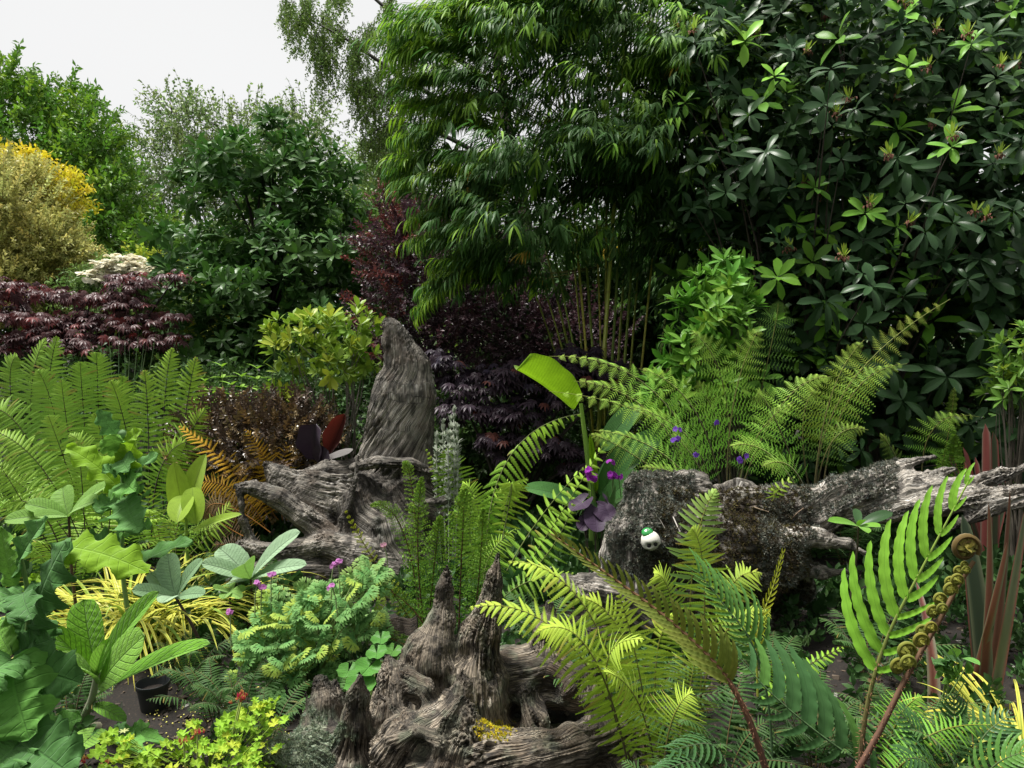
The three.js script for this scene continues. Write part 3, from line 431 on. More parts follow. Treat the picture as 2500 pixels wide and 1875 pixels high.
    const d = rr(5.9, 6.5), a = P(x0 + gs() * 30, y0 + gs() * 20, d + 0.2), e = P(x + gs() * 30, y + gs() * 20, d), lb2 = new MB(), pts2 = curve([a, bez(a, V(mix(a.x, e.x, 0.45), Math.max(a.y, e.y) + 0.12, d * -1), e, 0.5), e], 12); tube(lb2, pts2, pts2.map((_, i) => 0.006 * (1 - 0.8 * i / 12)), 4, [0.9, 0.95, 0.5]); part(g, 'arching_branch', lb2, abm);
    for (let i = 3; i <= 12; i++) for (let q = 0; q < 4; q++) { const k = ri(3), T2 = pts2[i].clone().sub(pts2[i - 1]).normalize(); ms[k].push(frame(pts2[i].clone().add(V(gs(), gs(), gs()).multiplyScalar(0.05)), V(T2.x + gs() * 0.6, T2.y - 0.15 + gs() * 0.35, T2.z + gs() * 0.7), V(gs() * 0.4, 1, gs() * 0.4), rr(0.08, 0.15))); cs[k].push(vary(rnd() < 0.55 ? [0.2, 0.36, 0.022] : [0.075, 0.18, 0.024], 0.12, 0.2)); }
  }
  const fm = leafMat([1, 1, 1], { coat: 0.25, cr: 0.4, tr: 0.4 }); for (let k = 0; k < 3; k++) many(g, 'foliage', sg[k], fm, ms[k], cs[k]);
  const lm = new MB(); seed(58); for (const b of bl) { const a = P(1480 + gs() * 60, Math.min(700, b.c.y < 2 ? 650 : 420), 6.9); limbs(lm, a, [b.c, b.c.clone().add(V(gs(), gs() * 0.5, gs()).multiplyScalar(0.4)), b.c.clone().add(V(-0.3 + gs() * 0.3, gs() * 0.3, 0.2))], 0.007, [0.9, 0.9, 0.5], 0.1); } part(g, 'branches', lm, bark([0.2, 0.21, 0.06]));
}

// ---------------------------------------------------------------- rhododendrons on the right
const rhoL = { L: 1, W: 0.33, a: 0.75, b: 0.5, ns: 6, nc: 2, fold: 0.18, curl: 0.5 };
const rhoGeos = [81, 82, 83, 84].map((s) => { seed(s); const m = new MB(); blade(m, null, { ...rhoL, curl: 0.25 + rnd() * 0.6, W: rr(0.26, 0.36), twist: gs() * 0.3, bend: gs() * 0.2 }); return m.geo(); });
const rhoR = [85, 86, 87].map((s) => rosetteGeo(s, s - 78, { ...rhoL, W: 0.38, ns: 4, nc: 1 }, 0.5, 2.0));
const rhoDark = tints([0.024, 0.066, 0.018], 5, { coat: 0.32, cr: 0.32, tr: 0.16, map: T.pin, bump: T.pinB, bs: 0.0012 }), rhoNew = tints([0.14, 0.34, 0.03], 4, { coat: 0.3, cr: 0.35, tr: 0.34, map: T.pin, bump: T.pinB, bs: 0.0012 });
const rhoMat = leafMat([1, 1, 1], { coat: 0.3, cr: 0.32, tr: 0.18 });
// a wall of foliage seen from the front: rosettes over a bumpy sheet, denser behind
function rhoWall(g, x0, x1, y0, y1, dep, step, o) {
  const fr = [];
  for (let y = y0; y < y1; y += step) for (let x = x0; x < x1; x += step) { const px = x + gs() * step * 0.9, py = y + gs() * step * 0.9, d = dep(px, py) + rr(-0.25, 0.5); if (o.skip && o.skip(px, py)) continue; const p = P(px, py, d); if (p.y > 0.12) fr.push([p, V(gs() * 0.9 + (o.lean ?? -0.15), 0.5 + gs() * 0.5, 0.6 + gs() * 0.6).normalize(), px, py]); }
  return fr;
}
{
  seed(91); const base = onGround(2150, 5.6), g = thing('rhododendron', 'large rhododendron with broad dark leaves and faded brown flower heads filling the edge', 'shrub', base);
  const lm = new MB(), pts = rhoWall(g, 1720, 2640, -60, 1190, (x, y) => 5.5 - 0.5 * Math.sin((x - 1700) / 900 * 2.4) + 0.5 * PN.noise(x / 160, y / 160, 3) + (y < 150 ? (150 - y) / 300 : 0), 78, { skip: (x, y) => x < 1850 && y > 560 && y < 950 });
  const tops = pts.filter((_, i) => i % 4 === 0).map((e) => e[0]); for (const t of tops) { const a = V(mix(base.x, t.x, 0.55) + gs() * 0.2, Math.max(0.1, mix(0, t.y, 0.35)), base.z - 0.3); limbs(lm, a, [t], 0.014, WHITE, 0.15); } limbs(lm, base, [P(2050, 500, 6), P(2150, 200, 6), P(2300, 400, 6), P(1950, 350, 6), P(2400, 150, 6.1), P(2040, 60, 6.1)], 0.045, WHITE, 0.2);
  part(g, 'branches', lm, bark([0.12, 0.095, 0.075]));
  const idx = nearest(pts, 400).filter((i) => pts[i][2] > 1600 && pts[i][2] < 2500 && pts[i][3] > 0), near = new Set(idx.slice(0, 36)), rest = [], cs = [], heads = [];
  pts.forEach(([p, A, px, py], i) => {
    const nw = rnd() < 0.2, len = rr(0.125, 0.22);
    if (near.has(i)) { for (const M of rosetteM(p, A, 8, len, nw ? 0.6 : 0.7, nw ? 1.4 : 1.9, nw ? 0.2 : 0.75)) leafPart(g, 'leaf', rhoGeos[ri(4)], (nw ? rhoNew : rhoDark)[ri(4)], M); }
    else { rest.push(frame(p, A, V(gs(), gs(), gs()), len)); cs.push(vary(nw ? [0.15, 0.34, 0.03] : rnd() < 0.12 ? [0.055, 0.13, 0.022] : [0.023, 0.062, 0.017], 0.12, 0.22)); }
    if (py < 760 && px > 1900 && rnd() < 0.3 || (py < 200 && rnd() < 0.4)) heads.push([p.clone().addScaledVector(A, 0.05), A]);
  });
  // the depth of the bush behind its front
  for (let i = 0; i < 1300; i++) { const px = rr(1640, 2700), py = rr(-80, 1150), p = P(px, py, rr(5.7, 7.2)); if (p.y < 0.15) continue; rest.push(frame(p, V(gs(), 0.6 + gs() * 0.4, gs()), V(gs(), gs(), gs()), rr(0.16, 0.24))); cs.push(vary(rnd() < 0.2 ? [0.1, 0.2, 0.03] : [0.024, 0.066, 0.017], 0.12, 0.25)); }
  for (let i = 0; i < 800; i++) { const px = rr(1720, 2640), py = rr(-60, 1170), p = P(px, py, rr(5.3, 6.1)); if (p.y < 0.15 || (px < 1850 && py > 560)) continue; rest.push(frame(p, V(gs() * 0.9, 0.5 + gs() * 0.5, 0.5 + gs() * 0.6), V(gs(), gs(), gs()), rr(0.12, 0.2))); cs.push(vary(rnd() < 0.1 ? [0.1, 0.24, 0.025] : [0.024, 0.066, 0.017], 0.12, 0.25)); }
  for (let v = 0; v < 3; v++) many(g, 'foliage', rhoR[v], rhoMat, rest.filter((_, i) => i % 3 === v), cs.filter((_, i) => i % 3 === v));
  // faded flower heads with new pale shoots
  const hm = plainMat([1, 1, 1], 0.9);
  for (const [p, A] of heads) {
    const mb = new MB(); for (let k = 0; k < 16; k++) { const d = V(A.x + gs() * 1.2, A.y + gs() * 0.9, A.z + gs() * 1.2).normalize(), e = p.clone().addScaledVector(d, rr(0.02, 0.06)); tube(mb, [p, bez(p, p.clone().addScaledVector(A, 0.03), e, 0.5), e], [0.002, 0.0016, 0.001], 3, [0.28, 0.24, 0.05]); blade(mb, frame(e, V(d.x + gs(), d.y - 0.6, d.z + gs())), { L: rr(0.018, 0.04), W: 0.016, ns: 3, nc: 1, curl: 1.2, fold: 0.5, c: vary([0.13, 0.05, 0.03], 0.1, 0.3) }); }
    part(g, 'faded_flower_head', mb, hm);
    const sb = new MB(); for (const M of rosetteM(p.clone().addScaledVector(A, 0.035), A.clone().add(UP), 7, 0.085, 0.2, 0.9, 0)) blade(sb, M, { L: 1, W: 0.2, ns: 4, nc: 1, curl: -0.2 + gs() * 0.4, c: vary([0.28, 0.4, 0.05], 0.1, 0.15) }); part(g, 'young_shoot', sb, M0.leaf);
  }
}
// dark mass of the wood far behind the bamboo and rhododendron
farTree('laurel_hedge', 'dark laurel thicket closing the view behind bamboo and rhododendron', 'hedge', 1900, 10, [B(1750, 850, 10, 300, 170, 1), B(1350, 880, 10.5, 260, 120, 1), B(2200, 800, 10, 300, 260, 1), B(2050, 420, 10, 250, 300, 1), B(2450, 400, 10, 260, 330, 1), B(1850, 560, 10, 150, 190, 0.8), B(2300, 60, 10.3, 260, 150, 0.8), B(1900, 130, 10.3, 140, 140, 0.6)], 3600, { seed: 92, s0: 0.35, s1: 0.65, c: [0.055, 0.12, 0.018], c2: [0.16, 0.27, 0.03], limb: 0.08, mixP: 0.35 });
farTree('yew_thicket', 'dense yew thicket seen between the bamboo canes', 'hedge', 1430, 9.2, [B(1260, 760, 9.2, 140, 150, 0.7), B(1400, 740, 9.2, 140, 170, 0.7), B(1540, 730, 9.2, 140, 180, 0.7), B(1680, 700, 9.2, 140, 200, 0.7), B(1450, 900, 9.2, 250, 120, 0.7)], 2600, { seed: 88, s0: 0.25, s1: 0.45, c: [0.045, 0.1, 0.022], c2: [0.07, 0.14, 0.025] });
farTree('box_shrub', 'low dark green shrub in the shade behind the bare stemmed shrub', 'shrub', 760, 7.1, [B(640, 1010, 7.1, 130, 70, 0.5), B(790, 1020, 7.1, 130, 80, 0.5), B(930, 1020, 7.1, 120, 90, 0.5), B(470, 980, 7.1, 120, 60, 0.5), B(250, 960, 7.1, 160, 60, 0.5), B(40, 960, 7.1, 160, 60, 0.5)], 1500, { seed: 87, s0: 0.14, s1: 0.26, c: [0.045, 0.1, 0.022], c2: [0.07, 0.14, 0.025], group: 'low box shrubs' });
farTree('box_shrub', 'low dark green shrub in the shade under the purple maple', 'shrub', 1230, 6.9, [B(1080, 1060, 6.9, 110, 70, 0.5), B(1240, 1080, 6.9, 140, 80, 0.5), B(1400, 1090, 6.9, 130, 80, 0.5), B(1560, 1090, 6.9, 130, 80, 0.5)], 1100, { seed: 89, s0: 0.14, s1: 0.26, c: [0.045, 0.1, 0.022], c2: [0.07, 0.14, 0.025], group: 'low box shrubs' });
// ---------------------------------------------------------------- smaller shrubs
const narrow = { L: 1, W: 0.3, a: 0.7, b: 0.75, ns: 4, nc: 1, fold: 0.2, curl: 0.35 };
function stemShrub(name, label, basePx, d, blobs, n, o) {
  seed(o.seed); const base = onGround(basePx, d), g = thing(name, label, 'shrub', base, o.group), lm = new MB(), pts = shellPts(blobs, n, o.inner ?? 0.5);
  pts.forEach(([p], i) => { if (i % (o.every ?? 3) === 0) { const f = rr(0.35, 0.6), a = V(mix(base.x, p.x, f * 0.7), mix(base.y, p.y, f), mix(base.z, p.z, f * 0.7)); limbs(lm, a, [p], o.lr ?? 0.006, WHITE, o.sag ?? 0.06); if (i % ((o.every ?? 3) * 2) === 0) limbs(lm, base.clone().add(V(gs() * 0.08, 0, gs() * 0.08)), [a], 0.014, WHITE, o.sag ?? 0.06); } });
  part(g, 'branches', lm, bark(o.bark ?? [0.2, 0.17, 0.13]));
  rosetteShrub(g, pts, { n: o.n ?? 8, len: o.len, el0: o.el0 ?? 0.35, el1: o.el1 ?? 1.35, up: o.up ?? 0.8, geos: [1, 2, 3].map((k) => { seed(o.seed * 7 + k); const m = new MB(); blade(m, null, { ...(o.leaf ?? narrow), twist: gs() * 0.3 }); return m.geo(); }), mats: [...tints(o.c, 3, o.lm), ...tints(o.c2 ?? o.c, 1, o.lm)], c: o.c, rgeos: [5, 6].map((k) => rosetteGeo(o.seed * 7 + k, o.n ?? 8, { ...(o.leaf ?? narrow), ns: 4 }, o.el0 ?? 0.35, o.el1 ?? 1.35)), rmat: leafMat([1, 1, 1], o.lm) });
  return g;
}
stemShrub('bare_stemmed_shrub', 'round shrub of bright yellow green leaves on bare grey stems beside the driftwood spike', 850, 6.0, [B(780, 820, 5.9, 120, 60, 0.4), B(700, 850, 5.9, 50, 60, 0.3), B(860, 790, 6.0, 70, 45, 0.3), B(690, 940, 5.8, 34, 60, 0.25), B(820, 890, 5.8, 90, 40, 0.3), B(900, 860, 6, 50, 60, 0.3)], 150, { seed: 93, len: 0.105, c: [0.2, 0.33, 0.03], c2: [0.32, 0.4, 0.035], leaf: { ...obov, W: 0.42, curl: 0.2 }, n: 7, el1: 1.2, lm: { coat: 0.35, cr: 0.35, tr: 0.35, map: T.pin }, bark: [0.26, 0.23, 0.19], every: 5, sag: 0.3, lr: 0.008 });
stemShrub('pieris_shrub', 'upright shrub with fresh light green rosettes in front of the bamboo', 1800, 5.3, [B(1760, 700, 5.2, 70, 55, 0.25), B(1700, 770, 5.1, 60, 60, 0.25), B(1780, 800, 5.1, 90, 80, 0.3), B(1680, 860, 5.1, 60, 50, 0.25), B(1740, 930, 5.1, 90, 60, 0.3), B(1780, 650, 5.3, 45, 30, 0.2), B(1620, 960, 5, 60, 40, 0.2)], 190, { seed: 94, len: 0.125, c: [0.14, 0.34, 0.035], c2: [0.26, 0.44, 0.04], lm: { coat: 0.35, cr: 0.35, tr: 0.35, map: T.pin }, group: 'pieris shrubs' });
stemShrub('pieris_shrub', 'small light green shrub cut by the photo edge under the rhododendron', 2490, 4.6, [B(2480, 870, 4.6, 50, 60, 0.2), B(2460, 950, 4.6, 45, 45, 0.2), B(2540, 920, 4.6, 60, 90, 0.25)], 90, { seed: 95, len: 0.085, c: [0.15, 0.31, 0.035], c2: [0.28, 0.4, 0.04], lm: { coat: 0.3, cr: 0.35, tr: 0.38, map: T.pin }, group: 'pieris shrubs' });
{
  seed(96); const base = onGround(630, 5.6), g = thing('bronze_shrub', 'low domed shrub of tiny glossy bronze brown leaves behind the golden fern', 'shrub', base), lm = new MB();
  const bl = [B(560, 1050, 5.5, 110, 60, 0.45), B(690, 1040, 5.5, 110, 65, 0.45), B(620, 1090, 5.4, 170, 70, 0.5), B(500, 1080, 5.5, 60, 50, 0.3), B(760, 1080, 5.5, 60, 50, 0.3), B(640, 1170, 5.5, 150, 60, 0.4)]; limbs(lm, base, bl.map((b) => b.c), 0.014, WHITE, 0.06); part(g, 'branches', lm, bark([0.06, 0.045, 0.035]));
  const rl = { L: 0.26, W: 0.13, a: 0.6, b: 0.5, ns: 3, nc: 1, fold: 0.2, curl: 0.3 }, tg = [twigGeo(97, 20, 1, rl, 0), twigGeo(98, 18, 1, rl, 0)], pts = shellPts(bl, 1500, 0.5), ms = crownMats(pts, 0.09, 0.16, 0.6, 0.5), cs = pts.map(() => vary(rnd() < 0.3 ? [0.15, 0.1, 0.04] : [0.075, 0.052, 0.036], 0.12, 0.3)), bm = leafMat([1, 1, 1], { coat: 0.6, cr: 0.25, tr: 0.12 });
  for (let v = 0; v < 2; v++) many(g, 'foliage', tg[v], bm, ms.filter((_, i) => i % 2 === v), cs.filter((_, i) => i % 2 === v));
}
// willowy light green shoots
function shoots(name, label, spots, d, o) {
  seed(o.seed); const base = onGround(spots[0][0], d), g = thing(name, label, 'plant', base);
  for (const [px, py, dd] of spots) {
    const top = P(px, py, d + (dd ?? 0)), bot = V(mix(base.x, top.x, 0.8), GH(top.x, top.z), top.z), mb = new MB(), pts = curve([bot, V(mix(bot.x, top.x, 0.4) + gs() * 0.03, mix(bot.y, top.y, 0.5), top.z), top], 14); tube(mb, pts, pts.map((_, i) => (o.r ?? 0.005) * (1 - 0.6 * i / 14)), 5, o.sc ?? [0.2, 0.3, 0.05]);
    const st = part(g, 'stem', mb, M0.stem);
    const n = o.n ?? 16; for (let i = 0; i < n; i++) { const t = mix(o.from ?? 0.45, 1, i / (n - 1)), q = pts[Math.round(t * 14)], az = i * 2.4, el = mix(-0.1, 0.9, Math.pow(i / n, 2)) + gs() * 0.2, dir = V(Math.cos(az), el, Math.sin(az)), lb = new MB(); blade(lb, frame(q, dir, UP), { L: o.len * rr(0.75, 1.1) * (i > n - 4 ? 0.7 : 1), W: o.w, a: 0.5, b: 0.9, ns: 7, nc: 1, fold: 0.25, curl: o.curl ?? 0.5, tooth: o.tooth ?? 0, teeth: 7, c: vary(o.c, 0.1, 0.15) }); part(g, 'leaf', lb, o.mat ?? M0.leaf); }
  }
  return g;
}
shoots('willowherb', 'fresh light green leafy shoots rising behind the bronze shrub', [[542, 895], [500, 930, 0.1], [590, 920, 0.1], [628, 900, 0.2], [565, 940, -0.1], [610, 950], [655, 930, 0.2], [520, 960, -0.1], [480, 980, 0.1]], 6.1, { seed: 99, len: 0.15, w: 0.034, c: [0.19, 0.36, 0.03], from: 0.55, n: 18 });
{ // silvery white upright plant
  seed(101); const base = onGround(1095, 4.5), g = thing('silver_plant', 'small upright silvery white plant right of the driftwood spike', 'plant', base);
  for (const [px, py, dd] of [[1108, 1008, 0], [1082, 1035, 0.05], [1066, 1070, 0], [1116, 1050, -0.05], [1094, 1065, -0.05], [1100, 1030, 0.1]]) { const top = P(px, py, 4.5 + dd), bot = V(mix(base.x, top.x, 0.5), base.y, top.z), mb = new MB(), pts = curve([bot, V(top.x, mix(bot.y, top.y, 0.6), top.z), top], 20); tube(mb, pts, 0.004, 4, [0.4, 0.42, 0.36]); part(g, 'stem', mb, M0.stem); const lb = new MB(); for (let i = 8; i <= 20; i++) for (let k = 0; k < 11; k++) { const az = rnd() * TAU; blade(lb, frame(pts[i].clone().add(V(0, gs() * 0.015, 0)), V(Math.cos(az), rr(0.2, 0.9) + (i > 18 ? 1 : 0), Math.sin(az))), { L: rr(0.03, 0.05), W: 0.017, ns: 3, nc: 1, fold: 0.3, curl: -0.3, c: vary([0.36, 0.4, 0.32], 0.04, 0.15) }); } part(g, 'leaves', lb, M0.soft); }
}
// sword leaved clumps: base point, leaves as [tip px, tip py, depth shift]
function swords(name, label, cat, basePx, d, tips, o, group) {
  seed(o.seed); const base = onGround(basePx, d), g = thing(name, label, cat, base, group);
  for (const [px, py, dd = 0, w = o.w] of tips) {
    const tip = P(px, py, d + dd), a = base.clone().add(V(gs() * (o.sp ?? 0.08), 0, gs() * (o.sp ?? 0.08))), dir = tip.clone().sub(a), L = dir.length(), mb = new MB(), up = V(gs() * 0.5, 0.3, 1); const face = V(0, 0, 0).crossVectors(V(0, 0, 0).crossVectors(dir, up), dir).normalize();
    const cb = o.arch ?? 0.5; // start steeper so that the arch ends at the tip
    const d0 = dir.clone().normalize().addScaledVector(face, 0); blade(mb, frame(a, d0, face), { L: L * 1.01, W: w, a: 0.12, b: o.b ?? 0.45, ns: 16, nc: 2, fold: 0.35, curl: o.curl ?? 0.12, twist: gs() * 0.4, bend: gs() * 0.15, w0: 0.4, c: vary(o.c[ri(o.c.length)], 0.08, 0.15), ce: o.ce ? vary(o.ce[ri(o.ce.length)], 0.1, 0.15) : null, cm: o.cm ?? null });
    part(g, 'leaf', mb, o.mat ?? M0.leaf);
  }
  return g;
}
swords('fan_palm', 'small fan palm with thin grey green spiky leaves behind the ferns', 'palm', 300, 6.6, [[240, 810], [265, 800], [290, 805], [320, 800], [345, 815], [370, 800], [395, 815], [420, 845], [440, 860], [415, 880], [210, 830], [250, 850], [330, 840], [385, 850], [300, 830], [180, 860], [430, 900]], { seed: 103, w: 0.022, c: [[0.13, 0.2, 0.09], [0.1, 0.17, 0.07]], b: 0.9, sp: 0.04 });
// ---------------------------------------------------------------- the garden behind and beside the viewer: the trees that keep low light off the beds
{
  const bh = (x, y, z, rx, ry, rz) => ({ c: V(x, y, z), r: V(rx, ry, rz) });
  const back = (name, label, x, z, blobs, n, sd) => { seed(sd); const base = V(x, GH(x, z), z), g = thing(name, label, 'tree', base, 'trees round the viewer'), mb = new MB(), tp = curve([base, V(x + 0.1, 1.5, z), V(x, blobs[0].c.y, z)], 10); tube(mb, tp, tp.map((_, i) => 0.2 * (1 - 0.7 * i / 10)), 8, WHITE); part(g, 'trunk', mb, bark([0.07, 0.055, 0.045])); const pts = shellPts(blobs, n, 0.5), ms = crownMats(pts, 0.6, 1.0, 0.3, 0.6), cs = pts.map(() => vary([0.06, 0.14, 0.02], 0.12, 0.25)); for (let v = 0; v < 2; v++) many(g, 'crown', tw[v], crownMat, ms.filter((_, i) => i % 2 === v), cs.filter((_, i) => i % 2 === v)); };
  [[-7, 6.5], [-2.4, 7.4], [2.4, 7.4], [7, 6.5]].forEach(([x, z], i) => back('garden_tree', ['broad leafy tree behind the viewer, far to the west', 'broad leafy tree behind the viewer, west of the path', 'broad leafy tree behind the viewer, east of the path', 'broad leafy tree behind the viewer, far to the east'][i], x, z, [bh(x, 3.2, z, 2.8, 2.6, 1.6), bh(x + 1, 1.4, z - 0.3, 2.2, 1.4, 1.2), bh(x - 1, 1.3, z - 0.3, 2.2, 1.4, 1.2)], 1100, 470 + i));
  [[9.5, 0], [9.5, -5]].forEach(([x, z], i) => back('garden_tree', ['broad leafy tree beside the viewer on the rhododendron side', 'broad leafy tree beyond the rhododendron outside the view'][i], x, z, [bh(x, 3, z, 1.8, 2.8, 3), bh(x, 1.3, z + 1, 1.4, 1.4, 2.2), bh(x, 1.3, z - 1, 1.4, 1.4, 2.2)], 1100, 480 + i));
}

// ---------------------------------------------------------------- driftwood: smooth unions of tapered limbs, with grain that follows each limb
function sculpt(sdf, lo, hi, cell) {
  const nx = Math.ceil((hi.x - lo.x) / cell) + 1, ny = Math.ceil((hi.y - lo.y) / cell) + 1, nz = Math.ceil((hi.z - lo.z) / cell) + 1, f = new Float32Array(nx * ny * nz), K = 8, hd = K * cell * 0.9;
  for (let z = 0; z < nz; z += K) for (let y = 0; y < ny; y += K) for (let x = 0; x < nx; x += K) {
    const bx = lo.x + (x + K / 2) * cell, by = lo.y + (y + K / 2) * cell, bz = lo.z + (z + K / 2) * cell, d = sdf(bx, by, bz), far = Math.abs(d) > hd * 1.6; if (!far) sdf.near(bx, by, bz, hd);
    for (let k = z; k < Math.min(nz, z + K); k++) for (let j = y; j < Math.min(ny, y + K); j++) for (let i = x; i < Math.min(nx, x + K); i++) f[(k * ny + j) * nx + i] = far ? d : sdf(lo.x + i * cell, lo.y + j * cell, lo.z + k * cell);
    sdf.all();
  }
  const id = new Int32Array(nx * ny * nz).fill(-1), pos = [], idx = [], at = (i, j, k) => (k * ny + j) * nx + i, ed = [[0, 1], [2, 3], [4, 5], [6, 7], [0, 2], [1, 3], [4, 6], [5, 7], [0, 4], [1, 5], [2, 6], [3, 7]];
  for (let k = 0; k < nz - 1; k++) for (let j = 0; j < ny - 1; j++) for (let i = 0; i < nx - 1; i++) {
    const v = []; let m = 0; for (let c = 0; c < 8; c++) { v[c] = f[at(i + (c & 1), j + (c >> 1 & 1), k + (c >> 2))]; if (v[c] < 0) m |= 1 << c; }
    if (m === 0 || m === 255) continue;
    let x = 0, y = 0, z = 0, n = 0; for (const [a, b] of ed) if ((v[a] < 0) !== (v[b] < 0)) { const t = v[a] / (v[a] - v[b]); x += mix(a & 1, b & 1, t); y += mix(a >> 1 & 1, b >> 1 & 1, t); z += mix(a >> 2, b >> 2, t); n++; }
    id[at(i, j, k)] = pos.length / 3; pos.push(lo.x + (i + x / n) * cell, lo.y + (j + y / n) * cell, lo.z + (k + z / n) * cell);
  }
  for (let k = 1; k < nz - 1; k++) for (let j = 1; j < ny - 1; j++) for (let i = 1; i < nx - 1; i++) {
    const s = f[at(i, j, k)] < 0, Q = (a, b, c, d, fl) => { if (a < 0 || b < 0 || c < 0 || d < 0) return; fl ? idx.push(a, b, c, a, c, d) : idx.push(a, c, b, a, d, c); };
    if (s !== (f[at(i + 1, j, k)] < 0)) Q(id[at(i, j - 1, k - 1)], id[at(i, j, k - 1)], id[at(i, j, k)], id[at(i, j - 1, k)], s);
    if (s !== (f[at(i, j + 1, k)] < 0)) Q(id[at(i - 1, j, k - 1)], id[at(i - 1, j, k)], id[at(i, j, k)], id[at(i, j, k - 1)], s);
    if (s !== (f[at(i, j, k + 1)] < 0)) Q(id[at(i - 1, j - 1, k)], id[at(i, j - 1, k)], id[at(i, j, k)], id[at(i - 1, j, k)], s);
  }
  return { pos, idx };
}
// chains: {p: [[px,py,d,r_px]...], k: union softness, fx: thinning across an axis, K: grooves, tw: twist, amp}
function limbField(chains, carve = [], nz = 0.012) {
  const segs = [];
  for (const ch of chains) {
    const q = ch.p.map(([x, y, d, r]) => ({ v: P(x, y, d), r: RP(r, d) })); let s = 0; const A = q[q.length - 1].v.clone().sub(q[0].v).normalize(), u = V(0, 0, 0).crossVectors(Math.abs(A.x) > 0.9 ? UP : V(1, 0, 0), A).normalize(), w = V(0, 0, 0).crossVectors(A, u);
    for (let i = 0; i < Math.max(1, q.length - 1); i++) { const a = q[i], b = q[Math.min(i + 1, q.length - 1)], ba = b.v.clone().sub(a.v), l = ba.length(); segs.push({ a: a.v, ba, l2: Math.max(1e-9, ba.lengthSq()), ra: a.r, rb: b.r, s, l, u, w, ch, ax: ch.ax, fx: ch.fx ?? 1 }); s += l; }
  }
  const one = (g, x, y, z) => { let dx = x - g.a.x, dy = y - g.a.y, dz = z - g.a.z; const h = clamp((dx * g.ba.x + dy * g.ba.y + dz * g.ba.z) / g.l2); dx -= g.ba.x * h; dy -= g.ba.y * h; dz -= g.ba.z * h; if (g.ax) { const k = (dx * g.ax.x + dy * g.ax.y + dz * g.ax.z) * (g.fx - 1); dx += g.ax.x * k; dy += g.ax.y * k; dz += g.ax.z * k; } g.h = h; g.dx = dx; g.dy = dy; g.dz = dz; return Math.sqrt(dx * dx + dy * dy + dz * dz) - mix(g.ra, g.rb, h); };
  const cv = carve.map(([x, y, d, r, k]) => ({ v: P(x, y, d), r: RP(r, d), k: k ?? 0.02 }));
  let act = segs;
  const sdf = (x, y, z) => {
    let d = 9; for (const g of act) { const e = one(g, x, y, z); if (e < d + 0.12) { const k = g.ch.k ?? 0.03, h = Math.max(k - Math.abs(d - e), 0) / k; d = Math.min(d, e) - h * h * k * 0.25; } }
    for (const c of cv) { const e = c.r - Math.hypot(x - c.v.x, y - c.v.y, z - c.v.z), h = Math.max(c.k - Math.abs(d - e), 0) / c.k; d = Math.max(d, e) + h * h * c.k * 0.25; }
    if (Math.abs(d) < 0.06) d += nz * PN.noise(x * 8, y * 8, z * 8) + nz * 0.5 * PN.noise(x * 21, y * 17, z * 21);
    return d;
  };
  sdf.near = (x, y, z, r) => { act = segs.filter((g) => one(g, x, y, z) < (r + 0.07) * Math.max(1, g.fx)); }; sdf.all = () => { act = segs; };
  const grain = (x, y, z) => { // groove depth and a streak tone, blended between the limbs near by
    let gw = 0, gv = 0, gt = 0, gk = 0; const uv = [0, 0]; const ds = segs.map((g) => one(g, x, y, z)), dm = Math.min(...ds);
    segs.forEach((g, i) => {
      if (ds[i] > dm + 0.03) return; const wgt = Math.exp(-(ds[i] - dm) * 160); if (ds[i] !== dm && wgt < 0.02) return; one(g, x, y, z);
      const l = Math.hypot(g.dx, g.dy, g.dz) || 1, s = g.s + g.h * g.l, tw = (g.ch.tw ?? 1.2) * s, cx = (g.dx * g.u.x + g.dy * g.u.y + g.dz * g.u.z) / l, cy = (g.dx * g.w.x + g.dy * g.w.y + g.dz * g.w.z) / l, ex = cx * Math.cos(tw) - cy * Math.sin(tw), ey = cx * Math.sin(tw) + cy * Math.cos(tw), K = g.ch.K ?? 5;
      const wob = 0.5 * PN.noise(x * 7, y * 7, z * 7), n1 = PN.noise(ex * K + wob, ey * K, s * 2 + g.a.x * 7), n2 = PN.noise(ex * K * 2.7 + wob, ey * K * 2.7, s * 3), n3 = PN.noise(ex * K * 6, ey * K * 6, s * 9);
      const crack = Math.pow(1 - Math.min(1, Math.abs(n1) * 3.2), 2) * sst(-0.25, 0.25, PN.noise(x * 6, y * 6, z * 6 + 4)) + 0.55 * Math.pow(1 - Math.min(1, Math.abs(n2) * 2.6), 2), amp = (g.ch.amp ?? 1) * (0.45 + 1.1 * sst(-0.3, 0.3, PN.noise(x * 11 + 3, y * 11, z * 11))), gouge = Math.pow(Math.max(0, PN.noise(x * 16, y * 7, z * 16 + 2)), 1.5) * 1.6; if (ds[i] === dm) { uv[0] = s * 3; uv[1] = Math.atan2(ey, ex) / Math.PI * Math.max(1, Math.round(Math.PI * (g.ra + g.rb) / 2 * 4)); }
      gw += wgt; gv += wgt * (amp * (crack * 0.6 + 1.5 * Math.pow(1 - Math.min(1, Math.abs(n1) * 5), 1.5) * sst(-0.1, 0.3, PN.noise(x * 5 + 9, y * 5, z * 5)) + 0.3 * n3 - 0.3 * n1) + (g.ch.rg ?? 1) * (gouge + 0.45 * Math.abs(PN.noise(x * 26, y * 15, z * 26)))); gt += wgt * (n2 * 0.6 + n3 * 0.5); gk += wgt * (g.ch.tone ?? 0);
    });
    return [gv / gw, gt / gw, gk / gw, uv];
  };
  return { sdf, grain, segs };
}
const fibF = (u, v, k) => { const w = 0.6 * PN.noise(u * 3, v * 3, k); return [PN.noise(v * 22 + w * 2, u * 1.1, k + 1), PN.noise(v * 60 + w * 4, u * 2.2, k + 2), PN.noise(v * 140, u * 6, k + 3)]; };
